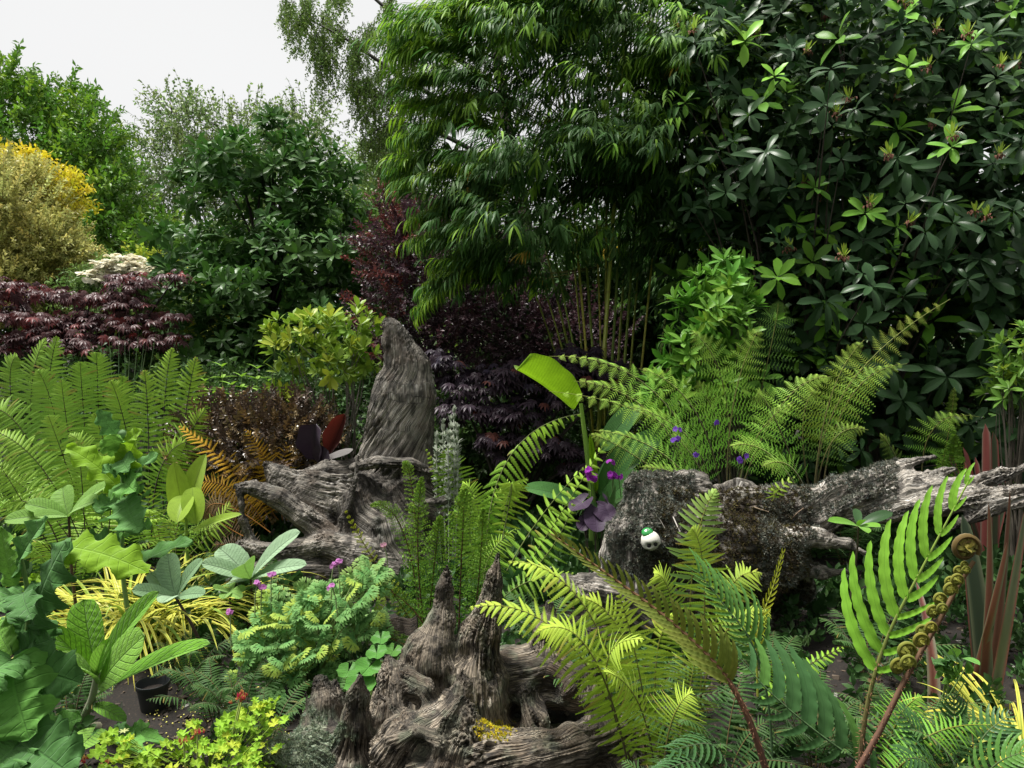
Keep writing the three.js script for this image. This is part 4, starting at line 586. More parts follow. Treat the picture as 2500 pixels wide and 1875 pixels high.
const fibre = tex(512, 1024, (u, v) => { const [a, b, c] = fibF(u, v, 1), cr = Math.pow(1 - Math.min(1, Math.abs(a) * 4), 3) + 0.6 * Math.pow(1 - Math.min(1, Math.abs(b) * 3), 3), k = 0.97 + 0.35 * b + 0.3 * c - 0.42 * cr; return [k, k * 0.97, k * 0.93]; }, true), fibreB = tex(512, 1024, (u, v) => { const [a, b, c] = fibF(u, v, 1), cr = Math.pow(1 - Math.min(1, Math.abs(a) * 4), 2) + 0.6 * Math.pow(1 - Math.min(1, Math.abs(b) * 3), 2); return 0.75 + 0.2 * b + 0.15 * c - 0.6 * cr; });
for (const t of [fibre, fibreB]) t.wrapS = t.wrapT = THREE.MirroredRepeatWrapping;
function wood(g, name, chains, carve, cell, pal, depth, nz) {
  const F1 = limbField(chains, carve, nz), lo = V(9, 9, 9), hi = V(-9, -9, -9);
  for (const s of F1.segs) for (const [v, r] of [[s.a, s.ra], [s.a.clone().add(s.ba), s.rb]]) { lo.min(v.clone().subScalar(r + 0.03)); hi.max(v.clone().addScalar(r + 0.03)); }
  lo.y = Math.max(lo.y, -0.06);
  const { pos, idx } = sculpt(F1.sdf, lo, hi, cell), geo = new THREE.BufferGeometry(); geo.setAttribute('position', new THREE.Float32BufferAttribute(pos, 3)); geo.setIndex(idx); geo.computeVertexNormals();
  const n = geo.attributes.normal, p = geo.attributes.position, col = new Float32Array(p.count * 3), uvs = new Float32Array(p.count * 2);
  for (let i = 0; i < p.count; i++) {
    const x = p.getX(i), y = p.getY(i), z = p.getZ(i), [gv, gt, gk, tuv] = F1.grain(x, y, z), k = -depth * gv; p.setXYZ(i, x + n.getX(i) * k, y + n.getY(i) * k, z + n.getZ(i) * k);
    const pat = fbm(x * 5, y * 5, z * 5 + 7), pat2 = fbm(x * 14, y * 14, z * 14), li = sst(0.12, 0.3, fbm(x * 8 + 5, y * 8, z * 8) + 0.18 * pat2);
    let c = mixc(pal.dark, pal.light, clamp(0.42 + 0.9 * gt + 1.1 * pat + gk)); c = mixc(c, [pal.dark[0] * 0.6, pal.dark[1] * 0.6, pal.dark[2] * 0.6], 0.75 * sst(0.1, 0.22, fbm(x * 17 + 2, y * 9, z * 17))); c = mixc(c, pal.warm, 0.5 * sst(0.05, 0.35, fbm(x * 6, y * 6 + 9, z * 6))); c = mixc(c, pal.lichen, (pal.li ?? 0.5) * li * clamp(0.6 + pat2 * 2)); if (pal.extra) c = pal.extra(x, y, z, c, pat2);
    uvs[i * 2] = tuv[0]; uvs[i * 2 + 1] = tuv[1]; const q = 1 + 0.7 * gt; col.set([c[0] * q, c[1] * q, c[2] * q], i * 3);
  }
  geo.setAttribute('color', new THREE.BufferAttribute(col, 3)); geo.setAttribute('uv', new THREE.BufferAttribute(uvs, 2)); geo.computeVertexNormals();
  return { mesh: part(g, name, geo, new THREE.MeshStandardMaterial({ vertexColors: true, roughness: 0.8, map: fibre, bumpMap: fibreB, bumpScale: 0.006 })), geo };
}
// points on a sculpted surface, with normals
function onSurface(geo, n, keep) {
  const p = geo.attributes.position, m = geo.attributes.normal, out = []; let tries = 0;
  while (out.length < n && tries++ < n * 60) { const i = ri(p.count), q = V(p.getX(i), p.getY(i), p.getZ(i)), d = V(m.getX(i), m.getY(i), m.getZ(i)); if (keep(q, d)) out.push([q, d]); }
  return out;
}
const toPx = (q) => { const y = q.y - EYE, f = -q.z * cp - y * sp; return [1250 + F * q.x / f, 937.5 - F * (y * cp + -q.z * sp) / f]; };
const tuftGeo = (s, n, h, w) => { seed(s); const mb = new MB(); for (let i = 0; i < n; i++) { const a = rnd() * TAU, e = rr(0.3, 1.1), d = V(Math.cos(a) * Math.sin(e), Math.cos(e), Math.sin(a) * Math.sin(e)); blade(mb, frame(V(gs() * 0.25, 0, gs() * 0.25), d, V(gs(), gs(), gs())), { L: h * rr(0.6, 1.2), W: w, a: 0.3, b: 0.6, ns: 2, nc: 1, fold: 0.3, curl: gs() * 0.8, c: vary(WHITE, 0.1, 0.2) }); } return mb.geo(); };
const mossGeo = tuftGeo(111, 9, 1, 0.22), mossMat = leafMat([1, 1, 1], { coat: 0, tr: 0.15 });
function moss(g, name, geo, n, keep, s0, s1, c, c2, tuft = mossGeo) { const pts = onSurface(geo, n, keep), ms = pts.map(([q, d]) => { const M = frame(q, V(gs(), gs(), gs()), d.clone().add(V(gs() * 0.4, 0.3, gs() * 0.4)), rr(s0, s1)); return M; }); return many(g, name, tuft, mossMat, ms, pts.map(() => vary(rnd() < 0.35 ? c2 : c, 0.12, 0.3))); }
const FWD = V(0, 0.1, 1).normalize();
const pal = { dark: [0.036, 0.028, 0.02], light: [0.38, 0.335, 0.275], warm: [0.12, 0.08, 0.045], lichen: [0.15, 0.19, 0.13], li: 0.4 };
{ // the foreground stump of horns and hollows
  seed(121); const g = thing('tree_stump', 'weathered stump with pointed horns and hollows in the foreground', 'stump', onGround(1130, 2.8));
  const c = [
    { p: [[880, 1652, 2.6, 4], [874, 1700, 2.62, 22], [868, 1770, 2.64, 46], [852, 1860, 2.66, 74], [845, 1990, 2.68, 100]], K: 5, k: 0.03 },
    { p: [[1093, 1384, 2.92, 9], [1086, 1440, 2.9, 21], [1076, 1520, 2.88, 36], [1052, 1600, 2.86, 74], [1040, 1760, 2.85, 110], [1030, 1960, 2.85, 130]], K: 7, k: 0.025, tone: 0.12 },
    { p: [[1217, 1353, 2.94, 11], [1208, 1410, 2.92, 20], [1194, 1480, 2.9, 31], [1168, 1560, 2.88, 54], [1150, 1680, 2.86, 92], [1140, 1960, 2.85, 130]], K: 7, k: 0.025, tone: 0.15 },
    { p: [[1129, 1628, 2.62, 4], [1131, 1665, 2.62, 18], [1118, 1720, 2.6, 36], [1070, 1765, 2.57, 48], [1005, 1790, 2.55, 58], [960, 1830, 2.56, 70]], K: 6, k: 0.03, tone: 0.12, tw: 3 },
    { p: [[1136, 1702, 2.5, 5], [1140, 1740, 2.5, 24], [1132, 1800, 2.5, 56], [1100, 1880, 2.5, 90], [1080, 1990, 2.55, 120]], K: 6, k: 0.035 },
    { p: [[1446, 1630, 2.7, 26], [1452, 1700, 2.68, 40], [1470, 1780, 2.66, 54], [1510, 1860, 2.64, 62], [1570, 1960, 2.62, 70]], K: 6, k: 0.03, tone: 0.18 },
    { p: [[1500, 1800, 2.66, 50], [1400, 1830, 2.56, 52], [1300, 1840, 2.5, 56], [1190, 1850, 2.48, 76]], K: 5, k: 0.05 },
    { p: [[1300, 1960, 2.56, 120], [1440, 1990, 2.6, 120]], K: 5, k: 0.05 },
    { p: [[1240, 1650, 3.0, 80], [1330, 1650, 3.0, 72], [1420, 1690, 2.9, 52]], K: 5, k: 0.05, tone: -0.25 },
    { p: [[1342, 1475, 3.05, 9], [1338, 1540, 3.03, 34], [1330, 1640, 3.0, 56]], K: 5, k: 0.03 },
    { p: [[950, 1604, 2.8, 12], [958, 1650, 2.78, 34], [950, 1730, 2.74, 52], [930, 1830, 2.7, 66]], K: 6, k: 0.03 },
    { p: [[985, 1650, 2.68, 26], [1030, 1690, 2.66, 34], [1050, 1740, 2.64, 30]], K: 4, k: 0.025, tw: 6 },
    { p: [[1000, 1640, 2.7, 16], [968, 1672, 2.66, 20], [972, 1725, 2.62, 20], [1020, 1752, 2.58, 20], [1070, 1735, 2.58, 18], [1090, 1700, 2.6, 14]], K: 3, k: 0.02, tone: 0.2 },
    { p: [[960, 1815, 2.5, 22], [1020, 1795, 2.46, 20], [1075, 1812, 2.45, 18], [1060, 1860, 2.45, 22], [1000, 1885, 2.46, 24]], K: 3, k: 0.02, tone: 0.25 },
    { p: [[1128, 1700, 2.5, 8], [1090, 1760, 2.47, 14], [1075, 1830, 2.45, 18], [1040, 1900, 2.46, 26]], K: 3, k: 0.02, tone: 0.3 },
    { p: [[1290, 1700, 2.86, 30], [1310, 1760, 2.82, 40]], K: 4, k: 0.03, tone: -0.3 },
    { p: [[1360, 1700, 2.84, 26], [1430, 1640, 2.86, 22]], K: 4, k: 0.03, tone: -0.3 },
    { p: [[1000, 1900, 2.75, 150], [1400, 1930, 2.85, 150]], K: 4, k: 0.05 },
    { p: [[780, 1664, 2.78, 18], [790, 1720, 2.76, 36], [790, 1800, 2.72, 56], [770, 1900, 2.7, 80]], K: 5, k: 0.03 },
    { p: [[744, 1690, 2.72, 6], [756, 1750, 2.7, 22], [760, 1820, 2.68, 40]], K: 5, k: 0.02 },
    { p: [[822, 1660, 2.82, 6], [826, 1720, 2.8, 26]], K: 5, k: 0.02 },
    { p: [[690, 1840, 2.6, 46], [760, 1850, 2.62, 66], [820, 1930, 2.62, 90]], K: 4, k: 0.05 },
    { p: [[655, 1870, 2.58, 26], [700, 1950, 2.58, 70], [800, 1990, 2.6, 110]], K: 4, k: 0.05 },
  ];
  const carve = [[1300, 1735, 2.66, 74, 0.05], [1385, 1745, 2.7, 50, 0.04], [1065, 1685, 2.72, 36, 0.03], [1012, 1722, 2.62, 17, 0.02], [1020, 1835, 2.44, 34, 0.04], [930, 1790, 2.6, 30, 0.03], [1330, 1690, 2.82, 40, 0.03], [1240, 1720, 2.72, 30, 0.03], [905, 1840, 2.56, 26, 0.03], [1120, 1600, 2.78, 24, 0.02]];
  const px = (x, y, z) => toPx({ x, y, z });
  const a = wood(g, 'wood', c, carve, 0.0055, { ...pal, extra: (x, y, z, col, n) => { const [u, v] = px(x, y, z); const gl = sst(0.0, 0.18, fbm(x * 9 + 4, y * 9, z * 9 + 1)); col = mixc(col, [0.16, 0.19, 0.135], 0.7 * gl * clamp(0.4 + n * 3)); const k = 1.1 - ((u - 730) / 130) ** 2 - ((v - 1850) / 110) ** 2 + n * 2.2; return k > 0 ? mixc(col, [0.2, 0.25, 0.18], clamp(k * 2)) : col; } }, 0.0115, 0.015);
  moss(g, 'lichen', a.geo, 2600, (q, d) => { const [u, v] = px(q.x, q.y, q.z); return 1.0 - ((u - 730) / 130) ** 2 - ((v - 1850) / 110) ** 2 + 2.5 * fbm(q.x * 14, q.y * 14, q.z * 14) > 0.3 && d.y > -0.1; }, 0.006, 0.013, [0.15, 0.19, 0.12], [0.22, 0.26, 0.18]);
  moss(g, 'moss', a.geo, 900, (q, d) => { const [u, v] = px(q.x, q.y, q.z); return Math.hypot((u - 1205) / 60, (v - 1782) / 32) < 0.6 + 0.8 * fbm(q.x * 22, q.y * 22, q.z * 22) + 0.25 && d.y > 0; }, 0.006, 0.012, [0.5, 0.4, 0.02], [0.38, 0.36, 0.03]);
}
{ // driftwood with the tall spike
  seed(122); const g = thing('driftwood_root', 'grey driftwood root with one tall pointed spike and flared plates', 'driftwood', onGround(930, 4.9));
  const c = [
    { p: [[946, 786, 4.8, 13], [956, 800, 4.8, 23], [967, 832, 4.8, 36], [994, 900, 4.8, 57], [988, 960, 4.8, 78], [977, 1034, 4.8, 83], [968, 1120, 4.8, 92], [960, 1200, 4.8, 100]], ax: FWD, fx: 2.3, K: 3.6, tw: -2.4, amp: 1.35, k: 0.03, rg: 0.1, tone: 0.18 },
    { p: [[868, 1140, 4.65, 18], [920, 1128, 4.6, 22], [1000, 1132, 4.6, 22], [1065, 1160, 4.65, 16]], ax: UP, fx: 1.5, K: 4, k: 0.03, tone: 0.05 },
    { p: [[652, 1136, 4.7, 14], [690, 1172, 4.68, 34], [760, 1210, 4.66, 62], [850, 1245, 4.65, 86], [930, 1260, 4.68, 90]], ax: FWD, fx: 2.6, K: 6, amp: 1.5, k: 0.05, tone: 0.25, tw: 0.4, rg: 0.4 },
    { p: [[740, 1165, 4.75, 20], [800, 1150, 4.78, 26], [870, 1150, 4.8, 30], [900, 1200, 4.8, 60]], ax: FWD, fx: 1.6, K: 5, k: 0.04, tone: 0.1 },
    { p: [[578, 1188, 4.55, 11], [620, 1192, 4.53, 20], [680, 1215, 4.52, 26], [740, 1262, 4.52, 30], [800, 1310, 4.55, 38]], K: 4, k: 0.025, amp: 1.2, tone: 0.1 },
    { p: [[588, 1232, 4.5, 8], [594, 1270, 4.5, 11], [612, 1320, 4.5, 15], [640, 1342, 4.5, 20]], K: 3, k: 0.02, tone: 0.2 },
    { p: [[585, 1200, 4.53, 12], [590, 1235, 4.5, 9]], K: 3, k: 0.02 },
    { p: [[585, 1330, 4.46, 14], [640, 1345, 4.45, 20], [720, 1340, 4.44, 24], [800, 1330, 4.44, 34], [880, 1360, 4.45, 50], [960, 1410, 4.5, 64]], K: 5, k: 0.03, amp: 1.2, tone: 0.12 },
    { p: [[610, 1385, 4.4, 14], [720, 1390, 4.4, 26], [820, 1400, 4.4, 36]], K: 4, k: 0.03 },
    { p: [[900, 1240, 4.75, 90], [960, 1310, 4.72, 110], [1000, 1420, 4.7, 130], [1000, 1560, 4.7, 140]], K: 5, k: 0.05, tone: -0.1 },
    { p: [[820, 1400, 4.6, 80], [800, 1560, 4.6, 110]], K: 5, k: 0.05, tone: -0.2 },
    { p: [[1000, 1230, 4.7, 70], [1070, 1260, 4.7, 50], [1090, 1360, 4.7, 60]], K: 5, k: 0.04, tone: -0.1 },
    { p: [[872, 1116, 4.62, 6], [868, 1170, 4.57, 7], [855, 1220, 4.54, 9], [838, 1270, 4.52, 13], [838, 1310, 4.5, 20]], K: 3, k: 0.015, tone: 0.15 },
    { p: [[1040, 1225, 4.5, 12], [1085, 1222, 4.48, 16], [1110, 1235, 4.5, 12]], ax: UP, fx: 1.6, K: 3, k: 0.02, tone: 0.1 },
  ];
  const a = wood(g, 'wood', c, [[655, 1290, 4.6, 34, 0.02], [700, 1296, 4.58, 22, 0.02], [890, 1030, 4.55, 8, 0.01]], 0.0085, { dark: [0.05, 0.042, 0.034], light: [0.42, 0.4, 0.37], warm: [0.12, 0.08, 0.05], lichen: [0.14, 0.17, 0.14], li: 0.35 }, 0.012, 0.006);
  void a;
}
let LOG = null;
// where a bearing meets a built surface
function hit(px, py, mesh) { scene.updateMatrixWorld(true); const o = V(0, EYE, 0), r = new THREE.Raycaster(o, P(px, py, 3).sub(o).normalize()), h = r.intersectObject(mesh, false); return h.length ? h[0].point : P(px, py, 3.7); }
{ // the mossy log on the right
  seed(123); const g = thing('mossy_log', 'fallen grey log with moss and lichen and torn pale ends under the bracken', 'log', onGround(1850, 4));
  const c = [
    { p: [[1560, 1190, 3.9, 26], [1574, 1235, 3.88, 52], [1566, 1310, 3.86, 72], [1556, 1400, 3.86, 86]], K: 5, k: 0.05 },
    { p: [[1580, 1190, 3.95, 38], [1680, 1200, 4.0, 50], [1800, 1240, 4.0, 66], [1920, 1260, 4.0, 70], [2010, 1250, 4.0, 60]], K: 5, k: 0.05, tone: -0.1 },
    { p: [[1600, 1310, 3.85, 90], [1740, 1340, 3.85, 110], [1860, 1370, 3.88, 105], [1920, 1440, 3.92, 70]], K: 4, k: 0.06, tone: -0.25 },
    { p: [[1560, 1420, 3.85, 80], [1700, 1470, 3.85, 110], [1820, 1540, 3.95, 90]], K: 4, k: 0.06, tone: -0.3 },
    { p: [[1940, 1250, 3.95, 44], [2050, 1190, 3.9, 32], [2160, 1148, 3.86, 20], [2280, 1114, 3.84, 6]], K: 4, k: 0.04, amp: 1.2, tone: 0.25, ax: UP, fx: 1.2 },
    { p: [[2000, 1265, 3.9, 40], [2110, 1215, 3.85, 32], [2220, 1172, 3.8, 22], [2330, 1146, 3.76, 7]], K: 4, k: 0.03, amp: 1.2, tone: 0.5, rg: 0.3 },
    { p: [[2080, 1250, 3.84, 34], [2220, 1205, 3.76, 32], [2360, 1184, 3.7, 24], [2450, 1160, 3.66, 14], [2520, 1136, 3.64, 8]], K: 4, k: 0.025, amp: 1.2, tone: 0.45, rg: 0.3 },
    { p: [[2120, 1262, 3.78, 26], [2260, 1232, 3.68, 30], [2400, 1216, 3.6, 28], [2540, 1196, 3.54, 26]], K: 5, k: 0.025, amp: 1.2, tone: 0.35, rg: 0.3 },
    { p: [[2520, 1215, 3.54, 22], [2420, 1240, 3.56, 18], [2350, 1276, 3.58, 11], [2310, 1304, 3.6, 4]], K: 4, k: 0.025, tone: 0.05 },
    { p: [[1542, 1180, 3.86, 18], [1552, 1152, 3.86, 5]], K: 3, k: 0.03 },
    { p: [[1600, 1190, 3.9, 20], [1606, 1160, 3.92, 7]], K: 3, k: 0.03 },
    { p: [[1500, 1300, 3.78, 26], [1490, 1360, 3.76, 22], [1470, 1420, 3.76, 12]], K: 3, k: 0.03, tone: 0.4 },
    { p: [[2050, 1240, 3.8, 18], [2130, 1205, 3.76, 14], [2180, 1166, 3.74, 6]], K: 3, k: 0.02, tone: 0.3 },
    { p: [[1900, 1320, 3.82, 40], [1990, 1310, 3.76, 26], [2070, 1330, 3.72, 14], [2110, 1350, 3.7, 5]], K: 4, k: 0.03, tone: 1.1 },
    { p: [[1930, 1400, 3.85, 40], [2000, 1398, 3.78, 18], [2060, 1396, 3.75, 10], [2100, 1412, 3.74, 4]], K: 4, k: 0.03, tone: 1.1 },
    { p: [[1380, 1420, 3.75, 20], [1450, 1440, 3.74, 40], [1540, 1470, 3.74, 50], [1600, 1520, 3.75, 50]], K: 4, k: 0.04, amp: 1.4, tone: 0.1 },
  ];
  const pl = { dark: [0.035, 0.029, 0.022], light: [0.55, 0.53, 0.5], warm: [0.08, 0.05, 0.03], lichen: [0.18, 0.19, 0.16], li: 0.5 };
  const a = wood(g, 'wood', c, [[1760, 1180, 4.0, 40, 0.04], [1960, 1500, 3.75, 90, 0.05], [1650, 1265, 3.68, 30, 0.04], [1520, 1215, 3.75, 30, 0.03], [1650, 1165, 3.9, 34, 0.03], [1600, 1400, 3.62, 44, 0.04], [1690, 1380, 3.6, 40, 0.04]], 0.0075, pl, 0.012, 0.018), fx = (q) => toPx(q); LOG = a.mesh;
  moss(g, 'lichen', a.geo, 9000, (q, d) => { const [u, v] = fx(q); const k = fbm(q.x * 9, q.y * 9, q.z * 9); return ((u > 1480 && u < 1700 && v < 1420 && k > -0.2) || (u > 1850 && u < 2190 && d.y > 0.25 && v < 1260 && k > -0.12) || (u > 1850 && u < 2000 && v > 1240 && k > -0.1)) && d.y > -0.4; }, 0.011, 0.024, [0.11, 0.115, 0.09], [0.2, 0.205, 0.17]);
  moss(g, 'moss', a.geo, 11000, (q, d) => { const [u, v] = fx(q); const k = fbm(q.x * 7 + 3, q.y * 7, q.z * 7); return u > 1600 + 60 * k && u < 1980 && v > 1190 && k > -0.2 && d.y > -0.6; }, 0.01, 0.022, [0.05, 0.038, 0.022], [0.1, 0.085, 0.03]);
}

// ---------------------------------------------------------------- low ground cover on the beds
{
  seed(201); const lg = [twigGeo(202, 12, 1, { L: 0.4, W: 0.26, a: 0.5, b: 0.5, ns: 3, nc: 1, fold: 0.2, curl: 0.4, tooth: 0.2, teeth: 4 }, 0), twigGeo(203, 10, 1, { L: 0.45, W: 0.2, a: 0.5, b: 0.7, ns: 3, nc: 1, fold: 0.2, curl: 0.5 }, 0)], ms = [[], []], cs = [[], []];
  for (let i = 0; i < 7000; i++) { const z = -rr(2.5, 8.6), x = rr(-0.72, 0.72) * -z, u = 1250 + F * x / -z; if (z > -3.9 && u < 760 && (rnd() < 0.55 || (z > -3.45 && u > 180 && u < 480))) continue; if (z > -3.25 && u > 560 && u < 1640) continue; if (u > 1700 && z > -4 && rnd() < 0.45) continue; if (PN.noise(x * 1.6, 0, z * 1.6) < -0.25) continue; const k = i % 2; ms[k].push(frame(V(x, GH(x, z) + rr(0, 0.08), z), V(gs(), 0.9, gs() + 0.2), V(gs(), 0.2, gs() + 0.5), (z > -4 ? 0.65 : 1) * rr(0.08, 0.2))); cs[k].push(vary([0.035, 0.09, 0.02], 0.15, 0.35)); }
  const g = many(scene, 'ground_cover', lg[0], M0.leaf, ms[0], cs[0]); g.userData.label = 'low dark green leaves covering the bed between plants'; g.userData.category = 'ground cover';
  const h = many(scene, 'undergrowth', lg[1], M0.leaf, ms[1], cs[1]); h.userData.label = 'low narrow leaved undergrowth between the larger plants'; h.userData.category = 'undergrowth';
}
const fp = (list, d0 = 0) => list.map(([a, b, c, d, o]) => ({ pts: [P(a[0], a[1], d + d0 + (a[2] ?? 0)), P(b[0], b[1], d + d0 + (b[2] ?? 0)), P(c[0], c[1], d + d0 + (c[2] ?? 0))], ...(o ?? {}) }));
// fronds from a crown, found at random
function fan(px, d, n, L0, L1, o = {}) { const b = onGround(px, d), out = []; for (let i = 0; i < n; i++) { const az = (o.az0 ?? 0) + (o.azr ?? TAU) * (i + rnd() * 0.7) / n, L = rr(L0, L1), out1 = rr(o.o0 ?? 0.45, o.o1 ?? 0.85) * L, h = Math.sqrt(Math.max(0.05, L * L - out1 * out1)), a = V(Math.cos(az), 0, Math.sin(az)), s = b.clone().addScaledVector(a, 0.03); out.push({ pts: [s, s.clone().addScaledVector(a, out1 * 0.38).add(V(0, h * 0.62, 0)), s.clone().addScaledVector(a, out1).add(V(0, h * (o.tip ?? 0.85), 0))], up: V(-a.x * 0.6, 1, -a.z * 0.6) }); } return out; }
const bright = [0.19, 0.36, 0.035], mid = [0.1, 0.22, 0.035], deep = [0.05, 0.13, 0.035];
// ---------------------------------------------------------------- ferns on the left
{
  seed(211); const S = [];
  const L1 = fp([[[120, 1330], [75, 1010], [112, 826], 5.6], [[150, 1330], [118, 1020], [140, 822], 5.5], [[190, 1330], [140, 1040], [92, 905], 5.3], [[230, 1300], [205, 1020], [196, 885], 5.4], [[250, 1300], [240, 1000], [236, 862], 5.5], [[170, 1320], [60, 1060], [-40, 1000], 5.2], [[210, 1330], [170, 1080], [150, 930], 5.0], [[130, 1330], [20, 1100], [-50, 920], 5.5], [[100, 1330], [30, 1000], [40, 870], 5.8], [[270, 1300], [290, 1050], [300, 920], 5.6]]);
  fernClump('fern', 'tall shield fern with many upright fronds below the red maple', onGround(160, 5.4), [...L1, ...fan(120, 5.2, 9, 0.75, 1.05, { o0: 0.5, o1: 0.8 })], { k: 'lobed', n: 34, fill: 1.0, pl: 0.17, pw: 0.26, pn: 11, c: [0.15, 0.31, 0.04], c2: [0.24, 0.42, 0.045], r: 0.005, rc: [0.06, 0.045, 0.02], start: 0.2, up: V(0.1, 0.5, 0.9), droop: 0.15, pdroop: 0.15 }, 'ferns in the beds');
  const L2 = fp([[[365, 1300], [362, 1050], [352, 905], 5.0], [[400, 1300], [400, 1020], [420, 850], 5.4], [[430, 1300], [450, 1040], [479, 872], 5.2], [[350, 1300], [310, 1060], [270, 930], 5.1], [[390, 1310], [440, 1120], [500, 1000], 5.0], [[370, 1310], [390, 1150], [450, 1080], 4.8], [[340, 1310], [270, 1120], [230, 1010], 4.9]]);
  fernClump('fern', 'upright fern with dark ribs left of the bronze shrub', onGround(380, 5.1), [...L2, ...fan(385, 5.0, 7, 0.6, 0.9, { o0: 0.5, o1: 0.8 })], { k: 'lobed', n: 28, fill: 0.95, pl: 0.15, pw: 0.22, pn: 10, c: [0.17, 0.34, 0.035], c2: [0.27, 0.44, 0.04], r: 0.005, rc: [0.04, 0.025, 0.015], start: 0.22, up: V(0, 0.45, 1), droop: 0.1 }, 'ferns in the beds');
  const L3 = fp([[[200, 1330], [100, 1140], [-20, 1050], 4.4], [[180, 1330], [60, 1190], [-60, 1140], 4.3], [[230, 1330], [160, 1130], [118, 1015], 4.5], [[130, 1350], [40, 1200], [-30, 1090], 4.2], [[210, 1340], [200, 1180], [190, 1080], 4.4], [[250, 1340], [230, 1150], [170, 1060], 4.6], [[150, 1350], [90, 1240], [10, 1230], 4.2], [[260, 1330], [270, 1200], [250, 1100], 4.4]]);
  fernClump('fern', 'spreading fern at the photo edge behind the tall poppy plant', onGround(190, 4.5), [...L3, ...fan(150, 4.4, 9, 0.6, 0.9, { o0: 0.5, o1: 0.85 })], { k: 'lobed', n: 28, fill: 0.95, pl: 0.14, pw: 0.24, pn: 10, c: bright, c2: [0.26, 0.42, 0.05], r: 0.004, rc: [0.05, 0.035, 0.015], start: 0.15, up: V(0.1, 0.7, 0.8), droop: 0.15 }, 'ferns in the beds');
  const L4 = fp([[[420, 1370], [440, 1260], [470, 1170], 4.4], [[400, 1370], [370, 1280], [360, 1180], 4.5], [[430, 1380], [480, 1310], [530, 1290], 4.3], [[440, 1380], [520, 1290], [560, 1230], 4.5], [[420, 1390], [430, 1320], [410, 1270], 4.2], [[430, 1390], [500, 1360], [545, 1370], 4.2]]);
  fernClump('fern', 'low lacy fern beside the yellow striped leaves', onGround(430, 4.4), L4, { k: 'lobed', fill: 0.62, n: 14, pl: 0.12, pw: 0.55, pn: 9, c: [0.2, 0.36, 0.04], c2: [0.3, 0.42, 0.05], r: 0.003, rc: [0.14, 0.16, 0.04], up: V(0, 0.8, 0.6), start: 0.25 }, 'ferns in the beds');
  const G = fp([[[660, 1270], [560, 1140], [436, 1040], 4.95, { up: V(0.5, 0.8, 0.4), lift: 0.2 }], [[690, 1270], [660, 1150], [598, 1048], 5.05], [[700, 1270], [690, 1180], [700, 1080], 5.1, { fill: 0.6, n: 16 }], [[640, 1270], [560, 1190], [460, 1180], 4.9], [[650, 1290], [600, 1240], [520, 1200], 4.9], [[680, 1270], [640, 1190], [640, 1090], 5.1], [[740, 1230], [725, 1150], [718, 1085], 5.25, { pl: 0.06 }], [[740, 1230], [760, 1170], [780, 1130], 5.25, { pl: 0.05 }], [[640, 1330], [560, 1290], [510, 1250], 4.7, { c: [0.12, 0.075, 0.035], c2: [0.12, 0.075, 0.035] }], [[650, 1340], [590, 1330], [520, 1330], 4.7, { c: [0.1, 0.065, 0.03], c2: [0.1, 0.065, 0.03] }], [[660, 1300], [540, 1230], [500, 1270], 4.8, { c: [0.14, 0.09, 0.03], c2: [0.14, 0.09, 0.03] }]]);
  fernClump('golden_fern', 'withering golden orange fern beside the driftwood root', onGround(670, 5), G, { k: 'lobed', n: 24, pl: 0.13, pw: 0.22, pn: 8, c: [0.5, 0.3, 0.02], c2: [0.62, 0.36, 0.03], r: 0.004, rc: [0.3, 0.13, 0.02], start: 0.15, up: V(0, 0.6, 0.8) });
}
